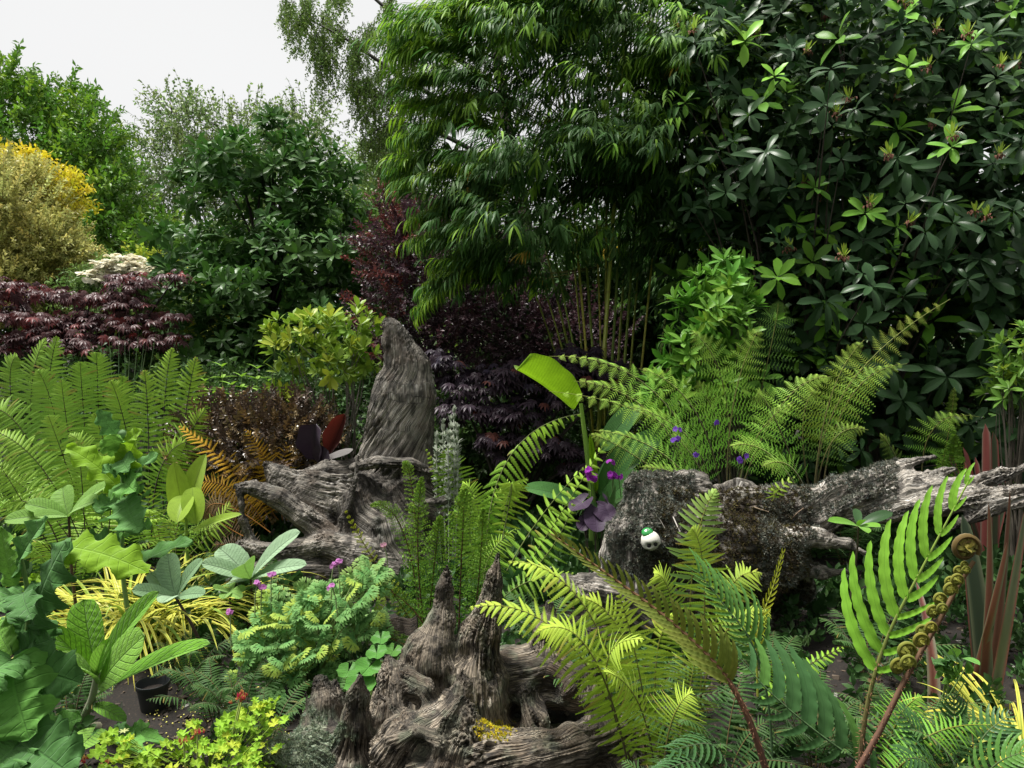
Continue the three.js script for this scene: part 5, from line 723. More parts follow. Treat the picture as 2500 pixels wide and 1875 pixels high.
// ---------------------------------------------------------------- ferns in the middle
{
  seed(221);
  const crisp = { k: 'crisp', n: 30, pl: 0.085, pw: 0.2, c: [0.13, 0.29, 0.03], c2: [0.22, 0.38, 0.04], r: 0.005, rc: [0.12, 0.05, 0.02], start: 0.1, up: V(0, 0.3, 1), jit: 0.25 };
  fernClump('crested_fern', 'crested fern with frilled upright fronds behind the horned stump', onGround(1090, 3.7), fp([[[1040, 1560], [1020, 1350], [1030, 1165], 3.7], [[1119, 1570], [1128, 1330], [1136, 1195], 3.65, { pl: 0.1 }], [[1050, 1580], [955, 1440], [842, 1244], 3.5, { pl: 0.05, c: [0.24, 0.36, 0.03], c2: [0.42, 0.46, 0.04] }], [[1030, 1560], [985, 1300], [905, 1235], 3.8, { pl: 0.06 }], [[1060, 1580], [1000, 1480], [900, 1420], 3.5, { pl: 0.05 }], [[1150, 1580], [1170, 1400], [1180, 1240], 3.75], [[1040, 1590], [960, 1560], [875, 1500], 3.4, { pl: 0.05 }], [[1045, 1540], [1060, 1380], [1075, 1260], 3.85], [[1030, 1560], [1010, 1230], [985, 1130], 3.95, { pl: 0.05, c: [0.25, 0.42, 0.03] }]]), crisp, 'ferns in the beds');
  const lady = { k: 'lobed', n: 26, pl: 0.13, pw: 0.2, pn: 10, c: [0.19, 0.4, 0.035], c2: [0.32, 0.52, 0.05], r: 0.004, rc: [0.16, 0.2, 0.05], start: 0.12, up: V(0, 0.8, 0.6), droop: 0.35 };
  fernClump('lady_fern', 'arching bright green fern with hanging leaflets left of the banana leaf', onGround(1230, 4.3), fp([[[1190, 1460], [1230, 1140], [1420, 1010], 4.3, { pl: 0.16, droop: 0.9 }], [[1180, 1460], [1120, 1200], [1090, 1100], 4.5], [[1170, 1460], [1110, 1260], [1040, 1095], 4.5, { pl: 0.08 }], [[1200, 1450], [1250, 1190], [1222, 1290], 4.1, { pl: 0.1, c: [0.26, 0.38, 0.03] }], [[1210, 1450], [1300, 1290], [1425, 1140], 4.2, { n: 14, fill: 0.6, pn: 10 }], [[1220, 1460], [1330, 1360], [1400, 1230], 4.1, { n: 14, fill: 0.6, pn: 10 }], [[1200, 1450], [1200, 1250], [1290, 1170], 4.4], [[1180, 1460], [1170, 1260], [1130, 1180], 4.3], [[1220, 1470], [1290, 1420], [1400, 1400], 4.0, { n: 13, fill: 0.6, pn: 9, c: mid }], [[1190, 1470], [1190, 1370], [1260, 1290], 4.1, { c: mid }], [[1230, 1470], [1340, 1300], [1490, 1060], 4.5, { pl: 0.12 }], [[1200, 1470], [1150, 1330], [1160, 1210], 4.2]]), lady, 'ferns in the beds');
  const br = { k: 'bi', fill: 0.74, n: 15, pl: 0.27, pw: 0.5, pn: 9, c: [0.22, 0.52, 0.06], c2: [0.42, 0.62, 0.09], r: 0.006, rc: [0.05, 0.035, 0.015], rc2: [0.2, 0.24, 0.04], start: 0.3, up: V(0, 0.7, 0.75), droop: 0.3, pdroop: 0.3, fw: 0.35, shape: (q) => Math.pow(1 - q, 0.7) * (q < 0.15 ? 0.8 + q : 1) };
  fernClump('bracken', 'bracken with broad lacy fronds growing behind the log beside the banana', onGround(1760, 4.7), fp([[[1777, 1260], [1790, 990], [1858, 795], 4.5], [[1777, 1260], [1770, 960], [1686, 806], 4.6], [[1740, 1260], [1690, 1080], [1530, 990], 4.4, { pl: 0.22 }], [[1720, 1260], [1600, 1020], [1400, 930], 4.5, { pl: 0.24 }], [[1740, 1260], [1640, 1050], [1340, 955], 4.6, { pl: 0.2 }], [[1760, 1260], [1700, 1130], [1640, 1060], 4.3, { pl: 0.16 }], [[1800, 1260], [1760, 1060], [1700, 930], 4.6], [[1790, 1260], [1840, 1080], [1940, 980], 4.5, { pl: 0.2 }], [[1730, 1260], [1560, 1120], [1440, 1060], 4.5, { pl: 0.18, c: mid }], [[1780, 1260], [1870, 900], [1900, 740], 4.9, { c: mid, c2: [0.12, 0.25, 0.04] }], [[1750, 1260], [1600, 960], [1340, 870], 4.7, { pl: 0.2 }], [[1740, 1260], [1620, 1110], [1450, 1050], 4.3, { pl: 0.2 }], [[1770, 1260], [1700, 1010], [1560, 900], 4.4, { pl: 0.24 }], [[1790, 1260], [1900, 1000], [2030, 920], 4.6, { pl: 0.22 }], [[1760, 1260], [1680, 1170], [1560, 1140], 4.2, { pl: 0.16 }]]), br, 'bracken behind the log');
  fernClump('bracken', 'bracken with one long pale frond reaching up across the rhododendron', onGround(2010, 4.6), fp([[[1995, 1240], [2060, 960], [2320, 730], 4.5, { n: 20, pl: 0.21, c: [0.34, 0.55, 0.07], c2: [0.55, 0.64, 0.12] }], [[1985, 1240], [2025, 980], [2110, 830], 4.4, { pl: 0.17, c: [0.26, 0.4, 0.04] }], [[2005, 1240], [2070, 980], [2215, 888], 4.6, { pl: 0.2 }], [[1975, 1240], [1900, 1040], [1850, 960], 4.4], [[1970, 1240], [1880, 1110], [1780, 1090], 4.3, { pl: 0.2 }], [[1990, 1240], [2030, 1080], [2120, 1050], 4.4, { pl: 0.18, c: mid }], [[1980, 1240], [1930, 1140], [1860, 1140], 4.2, { pl: 0.16 }], [[1985, 1240], [1960, 1050], [1990, 950], 4.5, { c: mid }]]), br, 'bracken behind the log');
  fernClump('bracken', 'small bracken standing alone before dark rhododendron leaves at the far right', onGround(2270, 4.8), fp([[[2260, 1260], [2270, 1060], [2392, 1018], 4.7, { pl: 0.16 }], [[2275, 1260], [2315, 1060], [2330, 945], 4.8, { pl: 0.09 }], [[2255, 1260], [2190, 1120], [2150, 1060], 4.7, { pl: 0.11, c: mid }], [[2290, 1260], [2320, 1140], [2330, 1060], 4.75, { pl: 0.12, k: 'crisp', n: 20, pw: 0.2, c: [0.17, 0.33, 0.03], c2: [0.17, 0.33, 0.03] }], [[2250, 1270], [2210, 1180], [2160, 1120], 4.6, { pl: 0.09 }]]), { ...br, n: 13 }, 'bracken behind the log');
  fernClump('small_fern', 'tiny fern sprouting from the moss on top of the log', hit(1897, 1232, LOG), (() => { const b = hit(1897, 1232, LOG); return [{ pts: [b, b.clone().add(V(0.0, 0.07, 0.0)), b.clone().add(V(0.08, 0.15, 0.02))] }, { pts: [b, b.clone().add(V(-0.03, 0.05, 0.01)), b.clone().add(V(-0.02, 0.11, 0.03))] }]; })(), { k: 'simple', n: 6, pl: 0.05, pw: 0.35, c: [0.3, 0.45, 0.05], r: 0.002, start: 0.3, up: V(0, 0.8, 0.6) }, null);
  // filler ferns, deep among the others
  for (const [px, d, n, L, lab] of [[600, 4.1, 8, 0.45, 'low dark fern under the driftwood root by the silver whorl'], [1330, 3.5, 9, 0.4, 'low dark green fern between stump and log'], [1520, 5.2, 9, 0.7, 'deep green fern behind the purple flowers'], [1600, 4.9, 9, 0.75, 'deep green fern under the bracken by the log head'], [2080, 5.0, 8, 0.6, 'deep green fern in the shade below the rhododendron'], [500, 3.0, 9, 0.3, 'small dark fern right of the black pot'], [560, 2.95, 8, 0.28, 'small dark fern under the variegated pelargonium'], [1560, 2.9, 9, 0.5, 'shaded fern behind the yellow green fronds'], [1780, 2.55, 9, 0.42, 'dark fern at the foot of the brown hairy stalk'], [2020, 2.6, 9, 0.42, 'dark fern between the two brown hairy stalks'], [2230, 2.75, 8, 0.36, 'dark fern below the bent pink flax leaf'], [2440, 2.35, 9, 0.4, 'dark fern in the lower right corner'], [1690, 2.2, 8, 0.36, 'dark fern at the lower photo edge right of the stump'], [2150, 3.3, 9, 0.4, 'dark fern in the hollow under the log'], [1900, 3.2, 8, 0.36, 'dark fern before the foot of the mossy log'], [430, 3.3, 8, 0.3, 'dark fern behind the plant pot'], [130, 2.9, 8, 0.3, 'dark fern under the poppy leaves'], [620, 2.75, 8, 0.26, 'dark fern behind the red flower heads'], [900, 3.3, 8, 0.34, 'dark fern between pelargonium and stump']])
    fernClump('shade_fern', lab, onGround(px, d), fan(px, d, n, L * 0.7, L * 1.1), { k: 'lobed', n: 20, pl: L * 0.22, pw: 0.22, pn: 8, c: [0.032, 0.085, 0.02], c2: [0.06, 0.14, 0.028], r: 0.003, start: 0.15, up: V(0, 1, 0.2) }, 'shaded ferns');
}
// ---------------------------------------------------------------- ferns in the foreground
{
  seed(231);
  const yel = { k: 'lobed', n: 26, pl: 0.115, pw: 0.24, pn: 12, c: [0.3, 0.48, 0.035], c2: [0.42, 0.56, 0.06], r: 0.004, rc: [0.07, 0.05, 0.015], rc2: [0.28, 0.32, 0.04], start: 0.08, up: V(0, 0.9, 0.5), droop: 0.25, fw: 0.3 };
  fernClump('yellow_green_fern', 'fresh yellow green fern arching over the right side of the stump', onGround(1560, 2.75), fp([[[1560, 1900], [1380, 1560], [1146, 1484], 2.55], [[1560, 1900], [1440, 1500], [1240, 1370], 2.65], [[1600, 1900], [1560, 1640], [1512, 1452], 2.6, { up: V(-0.1, 0.5, 0.9), droop: 0.5, pl: 0.13 }], [[1540, 1900], [1440, 1590], [1310, 1545], 2.5], [[1620, 1900], [1600, 1640], [1640, 1500], 2.7, { droop: 0.4 }], [[1560, 1900], [1480, 1640], [1570, 1560, -0.15], 2.5], [[1640, 1900], [1680, 1700], [1700, 1590], 2.6, { c: mid }], [[1620, 1900], [1640, 1760], [1690, 1690], 2.4, { c: bright }], [[1600, 1900], [1560, 1720], [1480, 1640, -0.1], 2.5], [[1580, 1900], [1530, 1580], [1420, 1460], 2.7]]), yel, 'ferns in the beds');
  fernClump('upright_fern', 'pale upright fern frond with simple leaflets in front of the mossy log', onGround(1690, 3), fp([[[1690, 1800], [1690, 1400], [1748, 1195], 3.0, { k: 'simple', pl: 0.11, pw: 0.16, n: 22, c: [0.2, 0.36, 0.1], c2: [0.32, 0.48, 0.1] }], [[1700, 1800], [1720, 1450], [1690, 1290], 2.9, { up: V(0, 0.8, 0.6) }], [[1710, 1800], [1760, 1480], [1860, 1400], 3.0, { c: mid }], [[1700, 1800], [1760, 1560], [1880, 1490], 2.9, { c: mid, pl: 0.13 }], [[1690, 1800], [1650, 1500], [1600, 1400], 3.0, { c: bright }]]), { ...yel, start: 0.3 }, 'ferns in the beds');
  // hard ferns: each leaflet a piece of its own
  const hfG = [241, 242, 243].map((s) => { seed(s); const m = new MB(); blade(m, null, { L: 1, W: 0.15, a: 0.16, b: 0.5, ns: 22, nc: 2, fold: 0.3, curl: 0.35 + rnd() * 0.3, bend: -0.5 + gs() * 0.1, tooth: 0.22, teeth: 11, ruf: 0.14, rufN: 5.5 }); return m.geo(); }), hfG2 = [244, 245, 246].map((s) => { seed(s); const m = new MB(); blade(m, null, { L: 1, W: 0.15, a: 0.16, b: 0.5, ns: 22, nc: 2, fold: 0.3, curl: 0.35 + rnd() * 0.3, bend: 0.5 + gs() * 0.1, tooth: 0.22, teeth: 11, ruf: 0.14, rufN: 5.5 }); return m.geo(); });
  const hairy = (mb, pts, r, c) => { for (let i = 0; i < 260; i++) { const q = pts[ri(pts.length - 1)], e = V(gs(), gs() * 0.6, gs()).normalize(); blade(mb, frame(q.clone().addScaledVector(e, r * 0.8).add(V(0, gs() * 0.02, 0)), e, V(gs(), 1, gs())), { L: rr(0.006, 0.016), W: 0.0022, ns: 2, nc: 1, curl: gs(), c }); } };
  function hardFern(g, pts4, o) {
    const rp = curve(pts4, 30), mb = new MB(); tube(mb, rp, rp.map((_, i) => o.r * (1 - 0.75 * i / 30)), 7, o.rc, o.rc2); if (o.hair) hairy(mb, rp.slice(0, 14), o.r, [0.16, 0.07, 0.03]);
    const fr = part(g, 'frond', mb, M0.stem);
    for (let i = 0; i < o.n; i++) {
      const q = i / (o.n - 1), t = mix(o.start, 0.98, q) * 30, k = Math.min(29, Math.floor(t)), pos = rp[k].clone().lerp(rp[k + 1], t - k), Tn = rp[k + 1].clone().sub(rp[k]).normalize(), S = V(0, 0, 0).crossVectors(Tn, o.up).normalize(), N = V(0, 0, 0).crossVectors(S, Tn);
      for (const s of [-1, 1]) {
        const len = (s < 0 ? o.pl : o.pr ?? o.pl) * o.shape(q) * rr(0.93, 1.06), fw = mix(o.fw, o.fw2, q), dir = S.clone().multiplyScalar(s * Math.cos(fw)).addScaledVector(Tn, Math.sin(fw)).addScaledVector(N, (s < 0 ? o.lift : o.lift2 ?? o.lift) + gs() * 0.08);
        leafPart(fr, 'leaflet', (s < 0 ? hfG : hfG2)[ri(3)], o.mats[ri(o.mats.length)], frame(pos, dir, N, len, len * (o.wide ?? 1) * (len < o.pl * 0.4 ? 1.5 : 1)));
      }
    }
    return fr;
  }
  const lo = { coat: 0.35, cr: 0.4, tr: 0.32, map: T.par }, gB = tints([0.2, 0.45, 0.03], 3, lo, 0.08, 0.1), gD = tints([0.045, 0.13, 0.035], 3, { ...lo, tr: 0.2 }, 0.08, 0.12), gM = tints([0.1, 0.25, 0.04], 3, lo, 0.08, 0.12), gO = tints([0.2, 0.23, 0.03], 3, lo, 0.12, 0.15), gY = tints([0.42, 0.46, 0.03], 2, lo);
  seed(247);
  const g1 = thing('hard_fern', 'large hard fern with saw edged leaflets, brown hairy stalks and coiled young frond', 'fern', onGround(2060, 2.15));
  hardFern(g1, [P(2095, 1905, 2.2), P(2118, 1720, 2.18), P(2165, 1560, 2.15), P(2250, 1390, 2.1), P(2370, 1165, 2.05)], { r: 0.008, rc: [0.09, 0.04, 0.025], rc2: [0.2, 0.32, 0.04], hair: true, n: 10, start: 0.38, pl: 0.33, pr: 0.16, wide: 0.95, up: V(-0.75, 0.35, 0.7), fw: 0.62, fw2: 1.05, lift: 0.1, lift2: 0.35, shape: (q) => 0.95 - 0.75 * q * q, mats: gB });
  hardFern(g1, [P(1880, 1910, 2.0), P(1830, 1760, 2.02), P(1770, 1650, 2.05), P(1640, 1520, 2.12), P(1480, 1400, 2.2), P(1345, 1303, 2.25)], { r: 0.0105, rc: [0.08, 0.032, 0.02], rc2: [0.16, 0.08, 0.025], hair: true, n: 24, start: 0.38, pl: 0.125, pr: 0.125, up: V(0.2, 0.5, 0.85), fw: 0.6, fw2: 0.8, lift: 0.7, lift2: 1.2, wide: 1.3, shape: (q) => 1.0 - 0.72 * q, mats: gO });
  hardFern(g1, [P(2160, 1900, 2.35), P(2060, 1835, 2.3), P(1960, 1760, 2.3), P(1870, 1680, 2.32), P(1800, 1600, 2.36)], { r: 0.005, rc: [0.06, 0.12, 0.04], n: 10, start: 0.08, pl: 0.1, pr: 0.235, up: V(0.1, 0.4, 0.95), fw: 0.1, fw2: 0.35, lift: 0.2, lift2: 0, wide: 1.9, shape: (q) => Math.sin(Math.PI * (0.2 + 0.75 * q)), mats: [...gD, ...gD, gM[0]] });
  hardFern(g1, [P(1890, 1900, 2.5), P(1870, 1680, 2.5), P(1830, 1560, 2.5), P(1770, 1480, 2.5), P(1700, 1390, 2.52)], { r: 0.005, rc: [0.06, 0.12, 0.05], n: 13, start: 0.4, pl: 0.13, pr: 0.2, up: V(0.2, 0.8, 0.55), fw: 0.35, fw2: 0.8, lift: 0.25, shape: (q) => 1 - 0.5 * q, mats: gM });
  hardFern(g1, [P(1850, 1700, 2.6), P(1850, 1540, 2.6), P(1885, 1440, 2.6), P(1912, 1345, 2.6)], { r: 0.004, rc: [0.3, 0.33, 0.04], n: 16, start: 0.2, pl: 0.045, up: V(-0.3, 0.3, 0.9), fw: 0.5, fw2: 0.9, lift: 0.5, wide: 1.7, shape: (q) => 1 - 0.55 * q, mats: gY });
  for (const [b, m2, t] of [[[1800, 1930, 2.3], [1740, 1820, 2.2], [1640, 1830, 2.1]], [[1760, 1940, 2.2], [1700, 1860, 2.1], [1620, 1880, 2.0]]]) hardFern(g1, [P(...b), P(...m2), P(...t)], { r: 0.004, rc: [0.05, 0.08, 0.03], n: 11, start: 0.2, pl: 0.12, up: V(0, 1, 0.3), fw: 0.3, fw2: 0.7, lift: 0, shape: (q) => 1 - 0.6 * q, mats: gD });
  { // coiled young frond
    const rp = curve([P(2075, 1915, 1.95), P(2145, 1790, 1.95), P(2215, 1650, 1.95), P(2285, 1530, 1.95), P(2340, 1430, 1.95), P(2378, 1370, 1.95)], 34), mb = new MB(), sp2 = []; tube(mb, rp, rp.map((_, i) => 0.0085 * (1 - 0.35 * i / 34)), 7, [0.1, 0.045, 0.03], [0.14, 0.08, 0.03]); seed(251); hairy(mb, rp.slice(0, 24), 0.008, [0.18, 0.08, 0.035]);
    const fr = part(g1, 'young_frond', mb, M0.stem), c0 = P(2356, 1338, 1.95), R0 = RP(35, 1.95);
    const coil = (c, R, ax, ay, turns, r0, a0, dirn, col) => { const m = new MB(), pts = []; for (let i = 0; i <= 40; i++) { const t = i / 40, a = a0 + dirn * t * turns * TAU, r = R * (1 - 0.85 * t); pts.push(c.clone().addScaledVector(ax, Math.cos(a) * r).addScaledVector(ay, Math.sin(a) * r).add(V(0, 0, 0.006 * t))); } tube(m, pts, pts.map((_, i) => r0 * (1 - 0.6 * i / 40)), 6, col); for (let i = 2; i < 40; i++) { const o2 = pts[i].clone().sub(c).normalize(); for (const s of [-1, 1]) blade(m, frame(pts[i], V(-o2.x * 0.7, -o2.y * 0.7, s * 0.8), o2), { L: r0 * rr(2.4, 4.4), W: r0 * 1.5, ns: 3, nc: 1, curl: 1.6 * rnd(), c: vary(mixc(col, [0.25, 0.26, 0.04], 0.5), 0.1, 0.35) }); } return m; };
    part(fr, 'coiled_tip', coil(c0, R0, V(1, 0, 0), UP, 2.2, 0.0085, -0.5, 1, [0.16, 0.11, 0.035]), M0.soft);
    for (let i = 0; i < 15; i++) { const q = i / 14, t = mix(0.42, 0.96, q) * 34, k = Math.floor(t), pos = rp[k], Tn = rp[Math.min(34, k + 1)].clone().sub(rp[k]).normalize(), S = V(-Tn.y, Tn.x, 0).normalize(), R = RP(mix(25, 13, q) * rr(0.8, 1.15), 1.95); part(fr, 'coiled_leaflet', coil(pos.clone().addScaledVector(S, R * 1.15).add(V(0, 0, (i % 2 ? 0.012 : -0.008))), R, S.clone().negate(), Tn, 1.8, R * 0.2, 0, 1, vary([0.24, 0.25, 0.04], 0.1, 0.15)), M0.soft); }
  }
  // low ferns in the lower right corner
  seed(252); const g2 = thing('hard_fern', 'dark blue green hard fern low in the corner by the golden grass', 'fern', onGround(2330, 2.5));
  for (const [b, m2, t, mt] of [[[2330, 1960, 2.4], [2250, 1800, 2.4], [2180, 1720, 2.4], gD], [[2340, 1960, 2.45], [2400, 1800, 2.45], [2470, 1740, 2.45], gD], [[2350, 1960, 2.3], [2440, 1860, 2.25], [2520, 1830, 2.2], gM], [[2320, 1960, 2.3], [2260, 1860, 2.25], [2190, 1850, 2.2], gD], [[2340, 1960, 2.5], [2330, 1790, 2.5], [2330, 1690, 2.5], gD]]) hardFern(g2, [P(...b), P(...m2), P(...t)], { r: 0.004, rc: [0.06, 0.1, 0.03], n: 13, start: 0.15, pl: 0.1, up: V(0, 0.9, 0.5), fw: 0.3, fw2: 0.7, lift: 0.1, wide: 1.2, shape: (q) => Math.sin(Math.PI * (0.25 + 0.72 * q)), mats: mt });
  fernClump('shield_fern', 'soft bright green fern frond lying low beside the coiled young frond', onGround(2240, 2.5), fp([[[2160, 1920], [2260, 1800], [2420, 1770], 2.4], [[2160, 1920], [2230, 1850], [2300, 1880], 2.3], [[2150, 1900], [2190, 1760], [2250, 1700], 2.5]]), { ...yel, pl: 0.09, pn: 12, c: [0.14, 0.36, 0.035], c2: [0.2, 0.42, 0.04] }, 'ferns in the beds');
  fernClump('shield_fern', 'lime frond with frayed leaflets lying across the shaded foot of the log', onGround(1930, 2.75), fp([[[1860, 1720], [1950, 1640], [2060, 1580], 2.6], [[1880, 1720], [1900, 1650], [1890, 1600], 2.65]]), { k: 'lobed', n: 18, pl: 0.05, pw: 0.4, pn: 6, c: [0.2, 0.4, 0.03], c2: [0.26, 0.46, 0.035], r: 0.003, up: V(0, 0.8, 0.6), start: 0.05 }, 'ferns in the beds');
}

// ---------------------------------------------------------------- broad leaved plants
// one big leaf from base to tip; w in photo pixels at that distance
function bigLeaf(par, b, t, w, up, o, mat, name = 'leaf') {
  const a = P(...b), e = P(...t), dir = e.clone().sub(a), L = dir.length(), cu = o.curl ?? 0.4, mb = new MB();
  // the blade droops by cu along its length: aim it higher so that its tip lands at e
  const S = V(0, 0, 0).crossVectors(dir, up).normalize(), N = V(0, 0, 0).crossVectors(S, dir).normalize(), d0 = dir.clone().normalize().multiplyScalar(Math.cos(cu / 2)).addScaledVector(N, Math.sin(cu / 2));
  blade(mb, frame(a, d0, N), { ns: 18, nc: 4, fold: 0.2, ...o, L: L * (1 + cu * cu / 24), W: RP(w, (b[2] + t[2]) / 2) * (o.lobes ? 1.18 : 1), curl: cu });
  return part(par, name, mb, mat);
}
const stalk = (g, pts, r0, r1, c, name = 'stem', c2) => { const p = curve(pts.map((q) => q.isVector3 ? q : P(...q)), 16), mb = new MB(); tube(mb, p, p.map((_, i) => mix(r0, r1, i / 16)), 8, c, c2 ?? c); return part(g, name, mb, M0.stem); };
const poppyM = [[0.1, 0.25, 0.06], [0.125, 0.32, 0.055], [0.065, 0.175, 0.042], [0.16, 0.36, 0.05]].map((c) => leafMat(c, { coat: 0.12, cr: 0.5, tr: 0.3, map: T.pin, bump: T.pinB, bs: 0.006 })), poppyB = leafMat([0.24, 0.44, 0.02], { coat: 0.1, cr: 0.5, tr: 0.5, map: T.pin, bump: T.pinB, bs: 0.004 });
const PO = { a: 0.3, b: 0.42, ns: 44, nc: 6, lobe: 0.32, lobes: 3.2, tooth: 0.14, teeth: 13, ruf: 0.2, rufN: 3.4, puck: 0.03, puckN: 7 };
{
  seed(301); const g = thing('poppy_plant', 'leafy poppy clump with big ragged blue green leaves in the near corner', 'poppy', onGround(70, 2.45));
  stalk(g, [onGround(70, 2.45), [62, 1640, 2.42], [70, 1470, 2.42], [45, 1330, 2.42]], 0.012, 0.006, [0.13, 0.22, 0.06]); stalk(g, [onGround(20, 2.35), [30, 1720, 2.3], [28, 1610, 2.3]], 0.011, 0.008, [0.12, 0.2, 0.06]);
  const N = V(-0.1, 0.45, 0.9);
  for (const [b, t, w, up, m, o] of [
    [[78, 1520, 2.4], [160, 1322, 2.32], 150, V(-0.5, 0.25, 0.8), poppyM[2], { fold: -0.3, curl: 0.3 }], [[160, 1335, 2.4], [362, 1398, 2.36], 105, V(0.1, 0.85, 0.5), poppyB, { curl: 0.6, fold: 0.1 }], [[35, 1405, 2.42], [118, 1262, 2.4], 78, V(-0.4, 0.4, 0.8), poppyM[0], { fold: 0.4 }], [[38, 1430, 2.4], [4, 1285, 2.4], 60, N, poppyM[3], {}], [[60, 1450, 2.42], [-40, 1500, 2.3], 90, V(0, 0.8, 0.6), poppyM[0], { curl: 0.9 }], [[60, 1445, 2.4], [78, 1512, 2.22], 90, V(0, 0.7, 0.7), poppyM[2], { curl: 0.9 }],
    [[70, 1470, 2.42], [95, 1400, 2.45], 60, N, poppyB, {}], [[30, 1618, 2.3], [72, 1806, 2.16], 190, V(0.05, 0.55, 0.85), poppyM[1], { curl: 0.7, fold: 0.12, lobe: 0.45 }], [[32, 1622, 2.32], [196, 1668, 2.3], 150, V(0.1, 0.6, 0.8), poppyM[2], { curl: 0.6 }], [[28, 1612, 2.3], [-70, 1700, 2.15], 150, V(0, 0.6, 0.8), poppyM[0], { curl: 0.7 }], [[34, 1600, 2.32], [128, 1560, 2.4], 100, V(0, 0.7, 0.7), poppyM[2], {}], [[28, 1600, 2.32], [-10, 1520, 2.4], 90, N, poppyM[3], {}],
    [[55, 1810, 2.2], [185, 1900, 2.08], 170, V(0, 0.75, 0.65), poppyM[2], { curl: 0.5 }], [[55, 1810, 2.2], [-40, 1900, 2.1], 180, V(0, 0.8, 0.6), poppyM[0], { curl: 0.5 }], [[75, 1805, 2.3], [200, 1752, 2.36], 80, V(0, 0.85, 0.5), poppyM[1], {}], [[60, 1800, 2.3], [-20, 1740, 2.3], 90, V(0, 0.8, 0.6), poppyM[2], {}], [[65, 1520, 2.44], [120, 1570, 2.5], 110, V(0, 0.5, 0.85), poppyM[2], { curl: 0.4 }], [[66, 1500, 2.44], [40, 1590, 2.4], 120, V(0, 0.5, 0.85), poppyM[2], { curl: 0.5 }]]) bigLeaf(g, b, t, w, up, { ...PO, ...o }, m);
  const g2 = thing('tall_poppy', 'tall blue green poppy stem with clasping wavy leaves before the ferns', 'poppy', onGround(305, 3.65));
  stalk(g2, [onGround(305, 3.65), [300, 1400, 3.65], [300, 1200, 3.65], [290, 1060, 3.65]], 0.013, 0.007, [0.15, 0.26, 0.08]);
  for (const [b, t, w, up, m, o] of [
    [[292, 1195, 3.65], [162, 1092, 3.6], 88, V(0.2, 0.9, 0.4), poppyB, { curl: 0.7 }], [[296, 1075, 3.65], [240, 1000, 3.6], 50, N, poppyM[0], {}], [[300, 1090, 3.65], [345, 1050, 3.62], 44, N, poppyB, {}], [[300, 1100, 3.65], [268, 1060, 3.55], 70, V(0, 0.4, 0.9), poppyM[3], { curl: 0.8 }], [[305, 1150, 3.65], [330, 1075, 3.55], 70, V(0.2, 0.3, 0.9), poppyB, {}], [[310, 1200, 3.65], [386, 1108, 3.6], 62, V(0, 0.8, 0.5), poppyM[0], { curl: 0.8 }], [[300, 1160, 3.62], [250, 1150, 3.5], 60, V(0, 0.6, 0.8), poppyM[0], {}], [[306, 1215, 3.62], [338, 1300, 3.42], 120, V(0, 0.6, 0.8), poppyM[0], { curl: 0.8, lobe: 0.5 }], [[300, 1220, 3.65], [232, 1250, 3.5], 70, V(0, 0.7, 0.7), poppyM[0], {}], [[305, 1180, 3.62], [330, 1200, 3.45], 90, V(0, 0.5, 0.85), poppyM[1], { curl: 0.9 }], [[300, 1120, 3.62], [315, 1150, 3.5], 66, V(0, 0.4, 0.9), poppyM[0], { curl: 0.9 }], [[305, 1300, 3.65], [370, 1290, 3.55], 60, V(0, 0.8, 0.5), poppyM[1], {}], [[300, 1330, 3.65], [190, 1320, 3.55], 70, V(0, 0.8, 0.5), poppyM[2], {}], [[300, 1400, 3.65], [470, 1320, 3.6], 60, V(0, 0.9, 0.4), poppyM[0], { lobe: 0.1 }]]) bigLeaf(g2, b, t, w, up, { ...PO, ns: 30, nc: 4, ...o }, m);
  const bud = new MB(); disc(bud, frame(P(292, 1058, 3.6), V(0, -1, 0.3), V(0, 0.3, 1)), { R: 0.022, nr: 3, na: 14, cup: -0.9, c: [0.2, 0.34, 0.16], open: 1 }); part(g2, 'bud', bud, M0.soft);
}
// whorls of veined leaves on a stalk
function whorl(name, label, c, leaves, cols, o, group) {
  seed(o.seed); const ctr = P(...c), base = onGround(o.basePx ?? c[0], c[2] + 0.05), g = thing(name, label, 'plant', base, group); stalk(g, [base, V(mix(base.x, ctr.x, 0.4), mix(base.y, ctr.y, 0.6), ctr.z), ctr], 0.009, 0.006, o.sc ?? [0.06, 0.035, 0.025]);
  leaves.forEach(([tx, ty, dd, w, k = 0, up], i) => bigLeaf(g, c, [tx, ty, c[2] + dd], w, up ?? V((c[0] - tx) / 300, 0.9, 0.55), { a: 0.85, b: 0.5, ns: 22, nc: 4, fold: 0.25, curl: 0.45, tooth: 0.06, teeth: 20, puck: 0.025, puckN: 15, ...o.leaf }, cols[k]));
  return g;
}
const silv = [leafMat([0.3, 0.45, 0.27], { coat: 0.15, cr: 0.5, tr: 0.3, map: T.pin2, bump: T.pin2B, bs: 0.006 }), leafMat([0.2, 0.38, 0.07], { coat: 0.15, cr: 0.5, tr: 0.4, map: T.pin2, bump: T.pin2B, bs: 0.006 }), leafMat([0.2, 0.34, 0.17], { coat: 0.2, cr: 0.45, tr: 0.3, map: T.pin2, bump: T.pin2B, bs: 0.006 })];
whorl('silver_whorl', 'whorl of pale silvery green veined leaves in front of the driftwood root', [612, 1415, 3.95], [[732, 1298, -0.05, 66], [535, 1338, 0.05, 78], [492, 1375, -0.15, 52], [748, 1378, -0.2, 46], [596, 1376, -0.28, 70, 1, V(0, 0.7, 0.7)], [560, 1420, 0.1, 50]], silv, { seed: 311 }, 'veined leaf whorls');
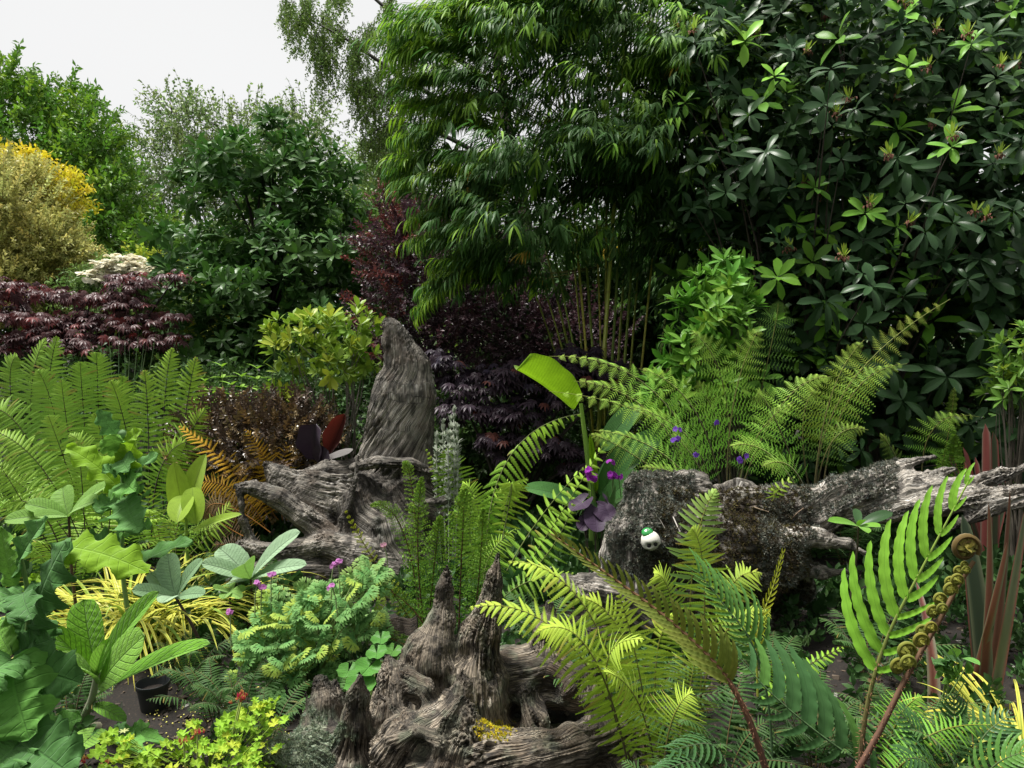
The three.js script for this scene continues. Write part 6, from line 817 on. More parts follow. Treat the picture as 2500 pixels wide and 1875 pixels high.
whorl('silver_whorl', 'whorl of grey green veined leaves rising out of the golden grass', [430, 1460, 3.45], [[409, 1352, 0.1, 66, 2, V(0, 0.3, 0.95)], [494, 1364, 0.05, 44, 2], [322, 1440, -0.1, 46, 2], [500, 1450, -0.12, 42, 2], [366, 1398, 0.1, 50, 2], [396, 1472, -0.22, 46, 0]], silv, { seed: 312, basePx: 490 }, 'veined leaf whorls');
whorl('silver_whorl', 'small whorl of yellow green veined leaves below the silvery whorl', [560, 1448, 3.8], [[520, 1436, -0.1, 30, 1], [600, 1440, -0.05, 30, 1], [560, 1425, 0.1, 34, 1], [545, 1462, -0.15, 30, 1], [590, 1460, -0.15, 26, 1]], silv, { seed: 313 }, 'veined leaf whorls');
whorl('silver_whorl', 'whorl of broad yellow green veined leaves at the edge below the ferns', [168, 1262, 3.7], [[153, 1190, 0.1, 66, 1, V(0, 0.35, 0.9)], [62, 1230, -0.05, 54, 1], [268, 1180, 0, 54, 1], [236, 1222, -0.15, 60, 1], [86, 1262, -0.2, 48, 1], [10, 1270, -0.1, 50, 1]], silv, { seed: 314, basePx: 170 }, 'veined leaf whorls');
{ // giant viper's bugloss rosette
  seed(321); const g = thing('bugloss_plant', 'young plant with puckered bright green leaves on a thick grey stem', 'plant', onGround(205, 2.98)), m1 = leafMat([0.17, 0.41, 0.025], { coat: 0.25, cr: 0.45, tr: 0.36, map: T.net, bump: T.netB, bs: 0.008 }), m2 = leafMat([0.24, 0.48, 0.06], { coat: 0.2, cr: 0.5, tr: 0.36, map: T.net, bump: T.netB, bs: 0.006 }), EO = { a: 0.75, b: 0.55, ns: 26, nc: 5, fold: 0.4, curl: 0.35, puck: 0.03, puckN: 9, w0: 0.12 };
  stalk(g, [onGround(205, 2.98), [205, 1770, 2.92], [226, 1700, 2.86], [238, 1640, 2.84]], 0.021, 0.011, [0.16, 0.15, 0.1], 'stem', [0.26, 0.3, 0.18]);
  for (const [b, t, w, up, m, o] of [[[238, 1640, 2.84], [204, 1464, 2.9], 92, V(0, 0.25, 1), m1, { fold: 0.2, a: 0.6, b: 0.35 }], [[234, 1650, 2.84], [114, 1527, 2.75], 58, V(0.5, 0.6, 0.6), m1, {}], [[242, 1645, 2.84], [388, 1444, 2.78], 66, V(-0.5, 0.4, 0.75), m1, {}], [[242, 1680, 2.82], [352, 1552, 2.68], 96, V(-0.3, 0.5, 0.8), m2, { fold: 0.1, a: 0.6, b: 0.35 }], [[236, 1700, 2.84], [514, 1570, 2.72], 76, V(-0.2, 0.9, 0.3), m1, { curl: 0.3 }], [[236, 1670, 2.82], [138, 1612, 2.6], 80, V(0.3, 0.85, 0.4), m2, { curl: 0.5 }], [[238, 1650, 2.84], [258, 1570, 2.72], 44, V(0, 0.3, 1), m2, { fold: 0.6 }], [[240, 1650, 2.84], [268, 1560, 2.78], 40, V(-0.4, 0.3, 1), m1, { fold: 0.6 }], [[225, 1720, 2.88], [308, 1760, 2.75], 40, V(0, 0.9, 0.5), m1, {}]]) bigLeaf(g, b, t, w, up, { ...EO, ...o }, m);
  const rl = new MB(); disc(rl, frame(P(215, 1805, 2.6), V(-0.1, -0.1, 1), V(0, 1, 0.55)), { R: RP(44, 2.6), nr: 4, na: 26, f: (t) => 1 + 0.05 * Math.cos(3 * t), cup: 0.1, wave: 0.05, waveN: 3, c: WHITE }); part(g, 'leaf', rl, m2); stalk(g, [onGround(210, 2.95), P(215, 1805, 2.6)], 0.005, 0.004, [0.15, 0.25, 0.05]);
}
// nursery pot
{
  const g = thing('plant_pot', 'small dark plastic nursery pot on the soil', 'pot', V(0, 0, 0)), q = onGround(346, 3.12), pr = [[0.0, 0.004], [0.05, 0.004], [0.053, 0.0], [0.066, 0.098], [0.071, 0.1], [0.0725, 0.118], [0.069, 0.119], [0.0665, 0.1], [0.05, 0.012], [0.0, 0.012]].map(([x, y]) => new THREE.Vector2(x * 0.95, y * 0.95)); g.position.copy(q);
  const lg = new THREE.LatheGeometry(pr, 40), m = new THREE.Mesh(lg, new THREE.MeshStandardMaterial({ color: new THREE.Color().setRGB(0.022, 0.025, 0.028), roughness: 0.45, side: THREE.DoubleSide })); m.name = 'pot_wall'; g.add(m);
  const s = new THREE.Mesh(new THREE.CircleGeometry(0.058, 24).rotateX(-Math.PI / 2).translate(0, 0.075, 0), new THREE.MeshStandardMaterial({ color: new THREE.Color().setRGB(0.02, 0.015, 0.012), roughness: 1 })); s.name = 'potting_soil'; g.add(s); for (const k of [m, s]) k.castShadow = k.receiveShadow = true;
  const lb = thing('plant_label', 'thin pale plant label stuck in the soil by the pot', 'label', onGround(258, 3.0)), bm = new MB(); blade(bm, frame(onGround(258, 3.0), V(0.1, 1, -0.1), V(0.3, 0.1, 1)), { L: 0.1, W: 0.013, a: 0.05, b: 0.05, ns: 4, nc: 1, fold: 0.02, curl: 0, w0: 0.9, c: [0.35, 0.35, 0.33] }); part(lb, 'tag', bm, M0.stem);
}
// ---------------------------------------------------------------- golden striped grass
function grass(name, label, px, d, n, L0, L1, o, group) {
  seed(o.seed); const base = onGround(px, d), g = thing(name, label, 'grass', base, group);
  for (let i = 0; i < n; i++) { const az = rnd() * TAU, a = V(Math.cos(az), 0, Math.sin(az)), r = rr(0, o.sp), p = V(base.x + a.x * r * 1.3, GH(base.x, base.z), base.z + a.z * r), mb = new MB(), L = rr(L0, L1), lean = rr(0.25, 0.7), yel = vary([0.58, 0.55, 0.08], 0.1, 0.15); p.y += 0.0; const face = V(-a.x, 0.4, -a.z); blade(mb, frame(p, V(a.x * lean + gs() * 0.2, 1, a.z * lean + gs() * 0.2), face), { L, W: rr(0.014, 0.024), a: 0.15, b: 0.7, ns: 14, nc: 2, fold: 0.3, curl: rr(1.3, 2.5), bend: gs() * 0.5, c: rnd() < 0.15 ? vary([0.25, 0.38, 0.04], 0.1, 0.1) : yel, cm: vary([0.2, 0.3, 0.04], 0.1, 0.1), w0: 0.5 }); part(g, 'blade', mb, M0.leaf); }
  return g;
}
grass('golden_grass', 'mound of golden striped arching grass behind the poppy leaves', 290, 3.85, 230, 0.5, 0.8, { seed: 331, sp: 0.26 }, 'golden grass clumps');
grass('golden_grass', 'mound of golden striped grass spreading below the silvery whorl', 430, 4.0, 150, 0.5, 0.76, { seed: 332, sp: 0.22 }, 'golden grass clumps');
grass('golden_grass', 'golden grass tuft cut by the lower corner beside the flax', 2540, 2.75, 120, 0.34, 0.55, { seed: 333, sp: 0.16 }, 'golden grass clumps');
// ---------------------------------------------------------------- pelargoniums
function cutLeaf(s, cIn, cEdge) { seed(s); const mb = new MB(); for (let i = 0; i < 5; i++) { const a = (i - 2) * 0.72, l = i === 2 ? 1 : i % 2 ? 0.92 : 0.72; blade(mb, frame(V(0, 0, 0), V(Math.sin(a), 0.1, Math.cos(a))), { L: l * 0.75, W: 0.2, a: 0.5, b: 0.5, ns: 5, nc: 2, fold: 0.2, curl: 0.5, c: cIn, ce: null, ct: cEdge }); for (const q of [-0.5, 0, 0.5]) { const b = a + q, st = V(Math.sin(a), 0.08, Math.cos(a)).multiplyScalar(l * 0.42); blade(mb, frame(st, V(Math.sin(b), 0, Math.cos(b))), { L: l * 0.5, W: 0.14, a: 0.5, b: 0.45, ns: 4, nc: 1, fold: 0.25, curl: 0.6, c: cIn, ce: cEdge, ct: cEdge }); } } return mb.geo(); }
function flower(g, p, dir, n, R, c, cc, seedN) { seed(seedN); const mb = new MB(); for (let i = 0; i < n; i++) { const o = V(gs(), gs() * 0.7, gs()).multiplyScalar(R * 1.5), q = p.clone().add(o), ax = dir.clone().add(o.normalize().multiplyScalar(0.9)); for (let k = 0; k < 5; k++) { const a = k / 5 * TAU, u = V(0, 0, 0).crossVectors(ax, V(0.3, 1, 0.2)).normalize(), w = V(0, 0, 0).crossVectors(ax, u).normalize(); blade(mb, frame(q, u.clone().multiplyScalar(Math.cos(a)).addScaledVector(w, Math.sin(a)).addScaledVector(ax, 0.25), ax), { L: R * rr(0.8, 1.1), W: R * 0.75, a: 0.7, b: 0.3, ns: 4, nc: 1, curl: 0.4, c: vary(c, 0.05, 0.12), cm: cc }); } } return part(g, 'flower', mb, M0.soft); }
{
  seed(341); const base = onGround(740, 3.25), g = thing('variegated_pelargonium', 'bushy pelargonium with cream edged cut leaves and small mauve flowers', 'pelargonium', base), lm = new MB();
  const geos = [342, 343, 344].map((s) => cutLeaf(s, [0.75, 0.9, 0.8], [1.7, 1.35, 1.3])), bl = [B(740, 1560, 3.25, 110, 85, 0.24), B(670, 1620, 3.2, 70, 80, 0.18), B(800, 1510, 3.3, 90, 70, 0.2), B(710, 1480, 3.3, 80, 42, 0.18), B(870, 1450, 3.35, 55, 50, 0.14), B(890, 1540, 3.35, 45, 55, 0.13), B(750, 1680, 3.15, 90, 50, 0.18), B(610, 1560, 3.2, 30, 44, 0.12), B(910, 1390, 3.4, 30, 36, 0.1)], pts = shellPts(bl, 400, 0.5), nr = new Set(nearest(pts, 300));
  const pm = [...tints([0.1, 0.24, 0.07], 3, { coat: 0.15, cr: 0.5, tr: 0.35 }), ...tints([0.22, 0.36, 0.06], 2, { coat: 0.15, cr: 0.5, tr: 0.35 })], rest = [], cs = [];
  for (const b of bl) limbs(lm, base, [b.c, b.c.clone().add(V(gs() * 0.1, 0.06, gs() * 0.1))], 0.006, [0.9, 1, 0.6], 0.05);
  pts.forEach(([p, d], i) => { const M = frame(p, V(d.x + gs() * 0.5, 0.15 + gs() * 0.3, d.z * 0.6 + 0.35 + gs() * 0.5), V(gs() * 0.5, 0.8, 0.8 + gs() * 0.4), rr(0.048, 0.08)), top = d.y > 0.3; if (nr.has(i)) leafPart(g, 'leaf', geos[ri(3)], pm[rnd() < 0.3 ? 3 + ri(2) : ri(3)], M); else { rest.push(M); cs.push(vary([0.14, 0.27, 0.08], 0.1, 0.2)); } if (i % 5 === 0) tube(lm, [b0(p, base), p], [0.002, 0.0014], 4, [0.9, 1, 0.6]); });
  function b0(p, b) { return V(mix(b.x, p.x, 0.75), mix(b.y, p.y, 0.75) - 0.01, mix(b.z, p.z, 0.75)); }
  part(g, 'stems', lm, plainMat([0.13, 0.17, 0.07])); many(g, 'foliage', geos[0], leafMat([1, 1, 1], { coat: 0.15, tr: 0.35 }), rest, cs);
  let k = 0; for (const [x, y, d] of [[562, 1494, 3.1], [628, 1424, 3.2], [662, 1403, 3.2], [826, 1370, 3.3], [815, 1378, 3.3], [810, 1432, 3.2], [640, 1432, 3.2], [936, 1330, 3.4]]) { const p = P(x, y, d); flower(g, p, V(gs() * 0.4, 0.7, 0.8), 4, 0.013, k === 7 ? [0.5, 0.42, 0.25] : [0.52, 0.25, 0.52], [0.45, 0.1, 0.4], 350 + k); const mb = new MB(), b = V(p.x + gs() * 0.05, p.y - 0.16, p.z + 0.0); tube(mb, [b, bez(b, V(b.x, p.y - 0.05, p.z), p, 0.6), p], 0.0025, 4, [0.16, 0.2, 0.09]); part(g, 'flower_stalk', mb, M0.stem); k++; }
}
{
  seed(361); const base = onGround(480, 2.62), g = thing('lime_pelargonium', 'lime green pelargonium with frilled leaves and red and yellow flower heads', 'pelargonium', base), lm = new MB();
  const geos = [362, 363, 364].map((s) => { seed(s); const m = new MB(); disc(m, null, { R: 1, nr: 4, na: 60, f: (t) => 0.82 + 0.16 * Math.cos(t * 5) + 0.05 * Math.cos(t * 25), cup: 0.2, wave: 0.18, waveN: 6, c: WHITE, cx: [0.8, 0.9, 0.8] }); return m.geo(); });
  const bl = [B(600, 1800, 2.55, 90, 60, 0.14), B(640, 1755, 2.6, 60, 36, 0.12), B(540, 1850, 2.5, 100, 50, 0.14), B(470, 1810, 2.6, 40, 40, 0.1), B(420, 1860, 2.5, 90, 30, 0.12), B(300, 1850, 2.45, 80, 36, 0.12), B(280, 1815, 2.5, 40, 30, 0.1), B(650, 1860, 2.5, 60, 40, 0.12)], pts = shellPts(bl, 170, 0.5), pm = [...tints([0.26, 0.44, 0.03], 3, { coat: 0.15, cr: 0.5, tr: 0.4 }), ...tints([0.38, 0.5, 0.04], 2, { coat: 0.15, cr: 0.5, tr: 0.4 })];
  for (const b of bl) limbs(lm, base, [b.c], 0.006, [0.9, 1, 0.6], 0.04);
  for (const [p, d] of pts) { leafPart(g, 'leaf', geos[ri(3)], pm[ri(5)], frame(p, V(d.x + gs() * 0.4, 0.1 + gs() * 0.25, d.z * 0.5 + 0.5), V(gs() * 0.3 + d.x * 0.2, 1, 0.55 + gs() * 0.2), rr(0.017, 0.03))); tube(lm, [V(mix(base.x, p.x, 0.7), mix(base.y, p.y, 0.6), mix(base.z, p.z, 0.7)), p], [0.002, 0.0014], 4, [0.9, 1, 0.6]); }
  part(g, 'stems', lm, plainMat([0.2, 0.28, 0.05]));
  let k = 0; for (const [x, y, d, n] of [[592, 1702, 2.58, 12], [585, 1714, 2.57, 8], [482, 1790, 2.5, 6], [448, 1812, 2.5, 7], [205, 1862, 2.42, 8], [255, 1875, 2.4, 4]]) { const p = P(x, y, d); const mb = new MB(); seed(370 + k); for (let i = 0; i < n; i++) { const o = V(gs(), gs() * 0.5, gs()).multiplyScalar(0.03), q = p.clone().add(o); for (let j = 0; j < 4; j++) blade(mb, frame(q, V(o.x * 20 + gs() * 0.6, 0.9, o.z * 20 + gs() * 0.6), V(gs(), gs(), gs())), { L: rr(0.01, 0.02), W: 0.008, ns: 3, nc: 1, curl: 0.3, fold: 0.4, c: vary([0.5, 0.035, 0.09], 0.05, 0.2), ct: rnd() < 0.6 ? [0.6, 0.45, 0.12] : null }); } part(g, 'flower', mb, M0.soft); const st = new MB(); tube(st, [V(mix(base.x, p.x, 0.8), p.y - 0.12, p.z), p], 0.0028, 4, [0.25, 0.3, 0.08]); part(g, 'flower_stalk', st, M0.stem); k++; }
  const sd = new MB(); seed(380); for (let i = 0; i < 7; i++) { const a = i / 7 * TAU; blade(sd, frame(P(302, 1786, 2.5), V(Math.cos(a), 0.45, Math.sin(a)), UP), { L: 0.02, W: 0.006, ns: 3, nc: 1, c: [0.45, 0.48, 0.2] }); } part(g, 'bud_cluster', sd, M0.soft);
}
// ---------------------------------------------------------------- lobed seedling leaves by the pot, round leaves by the stump
{
  seed(391); const g = thing('seedling', 'poppy seedling with lobed grey green leaves flat on the soil', 'seedling', onGround(335, 2.75));
  for (const [b, t, w, m] of [[[300, 1800, 2.75], [402, 1810, 2.6], 60, 1], [[300, 1800, 2.75], [352, 1840, 2.5], 50, 1], [[305, 1795, 2.75], [366, 1768, 2.8], 56, 1], [[300, 1800, 2.75], [212, 1800, 2.7], 50, 0], [[300, 1795, 2.78], [285, 1768, 2.9], 40, 2]]) bigLeaf(g, b, t, w, V(0, 1, 0.3), { ...PO, ns: 26, nc: 4, lobe: 0.55, lobes: 2.2, curl: 0.3 }, poppyM[m]);
  const h = thing('round_leaved_plant', 'small plant with round fresh green leaves left of the stump', 'plant', onGround(880, 2.95)), mt = leafMat([0.085, 0.25, 0.035], { coat: 0.15, tr: 0.35, map: T.pin, bump: T.pinB, bs: 0.004 });
  for (const [x, y, d, r] of [[880, 1675, 2.9, 42], [900, 1630, 2.95, 36], [920, 1595, 3.0, 28], [960, 1590, 3.05, 24], [850, 1640, 3.0, 30], [930, 1560, 3.1, 26]]) { const mb = new MB(); disc(mb, frame(P(x, y, d), V(gs() * 0.6, -0.25, 0.9), V(gs() * 0.3, 1, 0.7)), { R: RP(r, d), nr: 3, na: 26, f: (t) => 0.95 + 0.06 * Math.cos(t * 9), cup: 0.2, wave: 0.1, c: vary(WHITE, 0.08, 0.25) }); part(h, 'leaf', mb, mt); stalk(h, [onGround(880, 2.95), P(x, y + 5, d)], 0.003, 0.002, [0.14, 0.22, 0.05]); }
}
// ---------------------------------------------------------------- cannas, banana, flowers, flax
{
  seed(401); const g = thing('dark_canna', 'canna with wide purple and dark red leaves behind the driftwood root', 'canna', onGround(815, 5.0)), mp = leafMat([0.03, 0.018, 0.032], { coat: 0.3, cr: 0.35, tr: 0.1, map: T.par, bump: T.parB, bs: 0.003 }), mr = leafMat([0.085, 0.013, 0.008], { coat: 0.15, cr: 0.4, tr: 0.35, map: T.par, bump: T.parB, bs: 0.003 });
  stalk(g, [onGround(815, 5), [810, 1180, 5], [800, 1110, 4.98]], 0.012, 0.008, [0.06, 0.03, 0.03]);
  bigLeaf(g, [772, 1120, 4.95], [770, 1036, 4.85], 84, V(-0.3, 0.2, 0.95), { a: 0.35, b: 0.25, fold: 0.55, curl: 0.6, ruf: 0.1, rufN: 2 }, mp); bigLeaf(g, [800, 1112, 4.92], [842, 1010, 4.95], 66, V(-0.35, 0.15, 0.9), { a: 0.6, b: 0.55, fold: 0.65, curl: -0.35, ruf: 0.08, rufN: 2, twist: 0.5 }, mr); bigLeaf(g, [790, 1118, 4.9], [860, 1098, 4.75], 40, V(0, 0.85, 0.5), { a: 0.5, b: 0.5, fold: -0.3, curl: 0.5 }, leafMat([0.16, 0.15, 0.145], { coat: 0.3, cr: 0.3, tr: 0.15, map: T.par })); bigLeaf(g, [785, 1140, 4.92], [800, 1100, 4.8], 70, V(0, 0.5, 0.85), { a: 0.4, b: 0.4, fold: 0.2, curl: 0.9 }, mp);
  const g2 = thing('striped_canna', 'canna with yellow striped upright leaves beside the golden fern', 'canna', onGround(455, 4.35)), ms = leafMat([0.3, 0.46, 0.04], { coat: 0.3, cr: 0.4, tr: 0.4, map: T.par, bump: T.parB, bs: 0.003 });
  stalk(g2, [onGround(455, 4.35), [455, 1320, 4.35], [455, 1260, 4.35]], 0.012, 0.009, [0.16, 0.26, 0.05]);
  for (const [b, t, w, up] of [[[458, 1270, 4.35], [502, 1108, 4.35], 66, V(-0.3, 0.25, 0.9)], [[452, 1275, 4.35], [424, 1128, 4.32], 60, V(0.3, 0.25, 0.9)], [[455, 1210, 4.3], [432, 1276, 4.15], 66, V(0, 0.6, 0.8)], [[470, 1190, 4.3], [480, 1280, 4.2], 60, V(0.1, 0.5, 0.85)], [[470, 1300, 4.3], [590, 1255, 4.25], 36, V(0, 0.9, 0.45)]]) bigLeaf(g2, b, t, w, up, { a: 0.5, b: 0.6, fold: 0.35, curl: 0.35 }, ms);
  const g3 = thing('banana_plant', 'young banana with one glowing half furled leaf and broad green leaves', 'banana plant', onGround(1450, 5.0)), mb1 = leafMat([0.28, 0.52, 0.015], { coat: 0.25, cr: 0.35, tr: 0.52, map: T.ban, bump: T.banB, bs: 0.004 }), mb2 = leafMat([0.07, 0.2, 0.045], { coat: 0.4, cr: 0.35, tr: 0.35, map: T.ban, bump: T.banB, bs: 0.004 });
  stalk(g3, [onGround(1450, 5.0), [1446, 1220, 5], [1434, 1110, 5], [1418, 985, 4.98]], 0.03, 0.012, [0.16, 0.28, 0.05], 'stem', [0.22, 0.38, 0.05]);
  bigLeaf(g3, [1400, 1000, 4.98], [1262, 902, 4.85], 135, V(0.2, 0.75, -0.55), { a: 0.3, b: 0.2, fold: 0.75, curl: 0.35, ns: 24, nc: 5, ruf: 0.03 }, mb1); bigLeaf(g3, [1470, 1100, 5.1], [1560, 985, 5.1], 60, V(-0.3, 0.5, 0.8), { a: 0.5, b: 0.5, curl: 0.5 }, mb2); bigLeaf(g3, [1465, 1210, 5], [1550, 1070, 4.9], 60, V(-0.2, 0.4, 0.85), { a: 0.5, b: 0.5, curl: 0.4 }, mb2); bigLeaf(g3, [1462, 1250, 4.95], [1560, 1150, 4.8], 60, V(-0.3, 0.6, 0.7), { a: 0.5, b: 0.5, curl: 0.5 }, mb2); bigLeaf(g3, [1455, 1200, 5], [1440, 1060, 4.9], 26, V(0, 0.1, 1), { a: 0.4, b: 0.5, fold: 0.8, curl: 0.1 }, mb1); bigLeaf(g3, [1440, 1240, 5], [1280, 1190, 4.9], 70, V(0.2, 0.85, 0.4), { a: 0.5, b: 0.5, curl: 0.5 }, mb2); bigLeaf(g3, [1460, 1180, 5.05], [1620, 1050, 5.2], 70, V(-0.2, 0.5, 0.8), { a: 0.5, b: 0.5, curl: 0.5 }, mb2);
  const g4 = thing('magenta_phlox', 'plant with clusters of magenta flowers left of the log', 'flower', onGround(1475, 4.6)); let k = 0;
  for (const [x, y, n] of [[1440, 1150, 4], [1447, 1165, 4], [1490, 1130, 2], [1496, 1158, 5], [1510, 1160, 3], [1436, 1172, 2]]) { const p = P(x, y, 4.5); flower(g4, p, V(-0.1, 0.35, 1), n, 0.024, [0.42, 0.05, 0.5], [0.25, 0.02, 0.35], 410 + k++); stalk(g4, [onGround(1475, 4.6), V(p.x + 0.02, p.y - 0.2, p.z - 0.03), p], 0.004, 0.002, [0.09, 0.14, 0.04], 'flower_stalk'); }
  seed(420); for (let i = 0; i < 14; i++) bigLeaf(g4, [1470 + gs() * 30, 1290 + gs() * 40, 4.55], [1470 + gs() * 110, 1230 + gs() * 70, 4.45], 22, V(0, 0.8, 0.6), { a: 0.5, b: 0.8, ns: 8, nc: 1 }, M0.leaf.clone()).material.color.setRGB(0.06, 0.14, 0.035);
  const g5 = thing('violet_geranium', 'violet flowers showing between the bracken fronds', 'flower', onGround(1700, 4.9)); for (const [x, y, n, d] of [[1657, 1050, 3, 4.25], [1662, 1070, 3, 4.25], [1650, 1078, 2, 4.25], [1745, 1030, 2, 4.3], [1808, 1120, 3, 4.15], [1820, 1112, 2, 4.15], [1700, 1110, 2, 4.2]]) { const p = P(x, y, d); flower(g5, p, V(0, 0.4, 1), n, 0.018, [0.2, 0.08, 0.5], [0.1, 0.03, 0.3], 430 + k++); stalk(g5, [onGround(1700, 4.9), V(p.x, p.y - 0.2, p.z - 0.12), p], 0.003, 0.002, [0.09, 0.14, 0.04], 'flower_stalk'); }
  seed(441); const g6 = thing('purple_leaf_plant', 'small plant with dusky purple heart shaped leaves left of the log', 'plant', onGround(1455, 4.15)), pu = leafMat([0.045, 0.026, 0.055], { coat: 0.2, cr: 0.45, tr: 0.2, map: T.pin, bump: T.pinB, bs: 0.004 });
  for (const [x, y, d, r, dx, up] of [[1455, 1262, 4.1, 40, 0, V(0, 0.35, 0.95)], [1475, 1250, 4.12, 34, 0.8, V(0.4, 0.4, 0.9)], [1420, 1228, 4.15, 34, -0.9, V(0, 1, 0.25)], [1478, 1220, 4.2, 24, 0.3, V(0.9, 0.2, 0.4)], [1500, 1270, 4.1, 22, 0.6, V(0.3, 0.6, 0.7)], [1430, 1275, 4.1, 26, -0.6, V(-0.3, 0.5, 0.8)]]) { const mb = new MB(); disc(mb, frame(P(x, y, d), V(dx, -0.55, 0.5), up), { R: RP(r, d), nr: 3, na: 30, f: (t) => 0.78 + 0.28 * Math.cos(t) ** 2 * (Math.abs(t) < 1.57 ? 1 : 0.6), cup: 0.12, wave: 0.07, waveN: 4, c: vary(WHITE, 0.05, 0.2) }); part(g6, 'leaf', mb, pu); stalk(g6, [onGround(1455, 4.15), P(x, y, d)], 0.003, 0.002, [0.07, 0.03, 0.05]); }
  const pk = [[0.5, 0.16, 0.15], [0.32, 0.1, 0.08]], gr = [[0.11, 0.14, 0.08], [0.07, 0.1, 0.06]], crm = [[0.5, 0.45, 0.36], [0.45, 0.12, 0.12]];
  swords('pink_flax', 'flax with pink and grey green striped sword leaves at the right edge', 'flax', 2420, 3.15, [[2400, 1262, 0, 0.085], [2450, 1240, -0.1], [2510, 1240, -0.1], [2360, 1340, 0.1], [2470, 1340, -0.15], [2490, 1200, 0.1]], { seed: 451, w: 0.052, c: [gr[0], gr[1], [0.16, 0.2, 0.12], [0.2, 0.09, 0.06]], ce: [gr[0], [0.2, 0.24, 0.15], pk[1], gr[1]], sp: 0.1, b: 0.4 }, 'flax clumps');
  swords('pink_flax', 'short flax with broken pale pink leaf tips standing behind the log', 'flax', 2440, 4.7, [[2420, 1042, -0.1, 0.075], [2444, 1060, -0.1, 0.06], [2370, 1095, 0, 0.06], [2330, 1110, 0], [2395, 1120, 0], [2480, 1130, 0.1], [2350, 1130, 0.1]], { seed: 452, w: 0.04, c: [pk[0], gr[0]], ce: [crm[0], crm[1]], sp: 0.08, b: 0.12 }, 'flax clumps');
  seed(453); const g7 = thing('pink_flax_leaf', 'bent flax leaf with wide pink and cream stripes low by the golden grass', 'flax', onGround(2310, 3.0)), q7 = onGround(2310, 3.0), mb7 = new MB(); blade(mb7, frame(q7, P(2312, 1440, 2.95).sub(q7), V(-0.3, 0.2, 1)), { L: P(2312, 1440, 2.95).distanceTo(q7), W: 0.062, a: 0.15, b: 0.3, ns: 14, nc: 3, fold: 0.5, curl: 0.4, bend: 0.3, twist: 0.5, w0: 0.6, c: [0.42, 0.19, 0.17], ce: [0.42, 0.38, 0.29], cm: [0.36, 0.12, 0.11] }); part(g7, 'leaf', mb7, M0.leaf);
  const g8 = thing('rhododendron_seedling', 'rhododendron sprig with glossy light leaves in the shadow under the log', 'seedling', onGround(2080, 3.75)); seed(454); stalk(g8, [onGround(2080, 3.75), [2092, 1350, 3.6], [2096, 1285, 3.5]], 0.006, 0.004, [0.1, 0.08, 0.05]); for (const [t, w, m] of [[[2022, 1270, 3.4], 30, rhoNew[0]], [[2150, 1285, 3.4], 28, rhoNew[1]], [[2110, 1268, 3.45], 22, rhoNew[2]], [[2180, 1250, 3.5], 34, rhoDark[0]], [[2090, 1240, 3.6], 22, rhoDark[1]], [[2120, 1300, 3.35], 26, rhoNew[1]]]) bigLeaf(g8, [2096, 1285, 3.5], t, w, V(0, 0.9, 0.45), { a: 0.7, b: 0.5, ns: 8, nc: 2, curl: 0.4 }, m);
  seed(455); const g9 = thing('small_weed', 'small plant with fresh oval leaves on the soil between coiled frond and golden grass', 'plant', onGround(2320, 2.9)); for (let i = 0; i < 16; i++) bigLeaf(g9, [2310 + gs() * 60, 1640 + gs() * 60, 2.8], [2310 + gs() * 90, 1610 + gs() * 70, 2.7], 26, V(gs() * 0.3, 0.8, 0.6), { a: 0.5, b: 0.6, ns: 8, nc: 1, tooth: 0.15, teeth: 5 }, poppyM[i % 4]); for (let i = 0; i < 6; i++) stalk(g9, [onGround(2300 + gs() * 50, 2.9), P(2310 + gs() * 60, 1640 + gs() * 40, 2.8)], 0.003, 0.002, [0.12, 0.2, 0.05]);
}
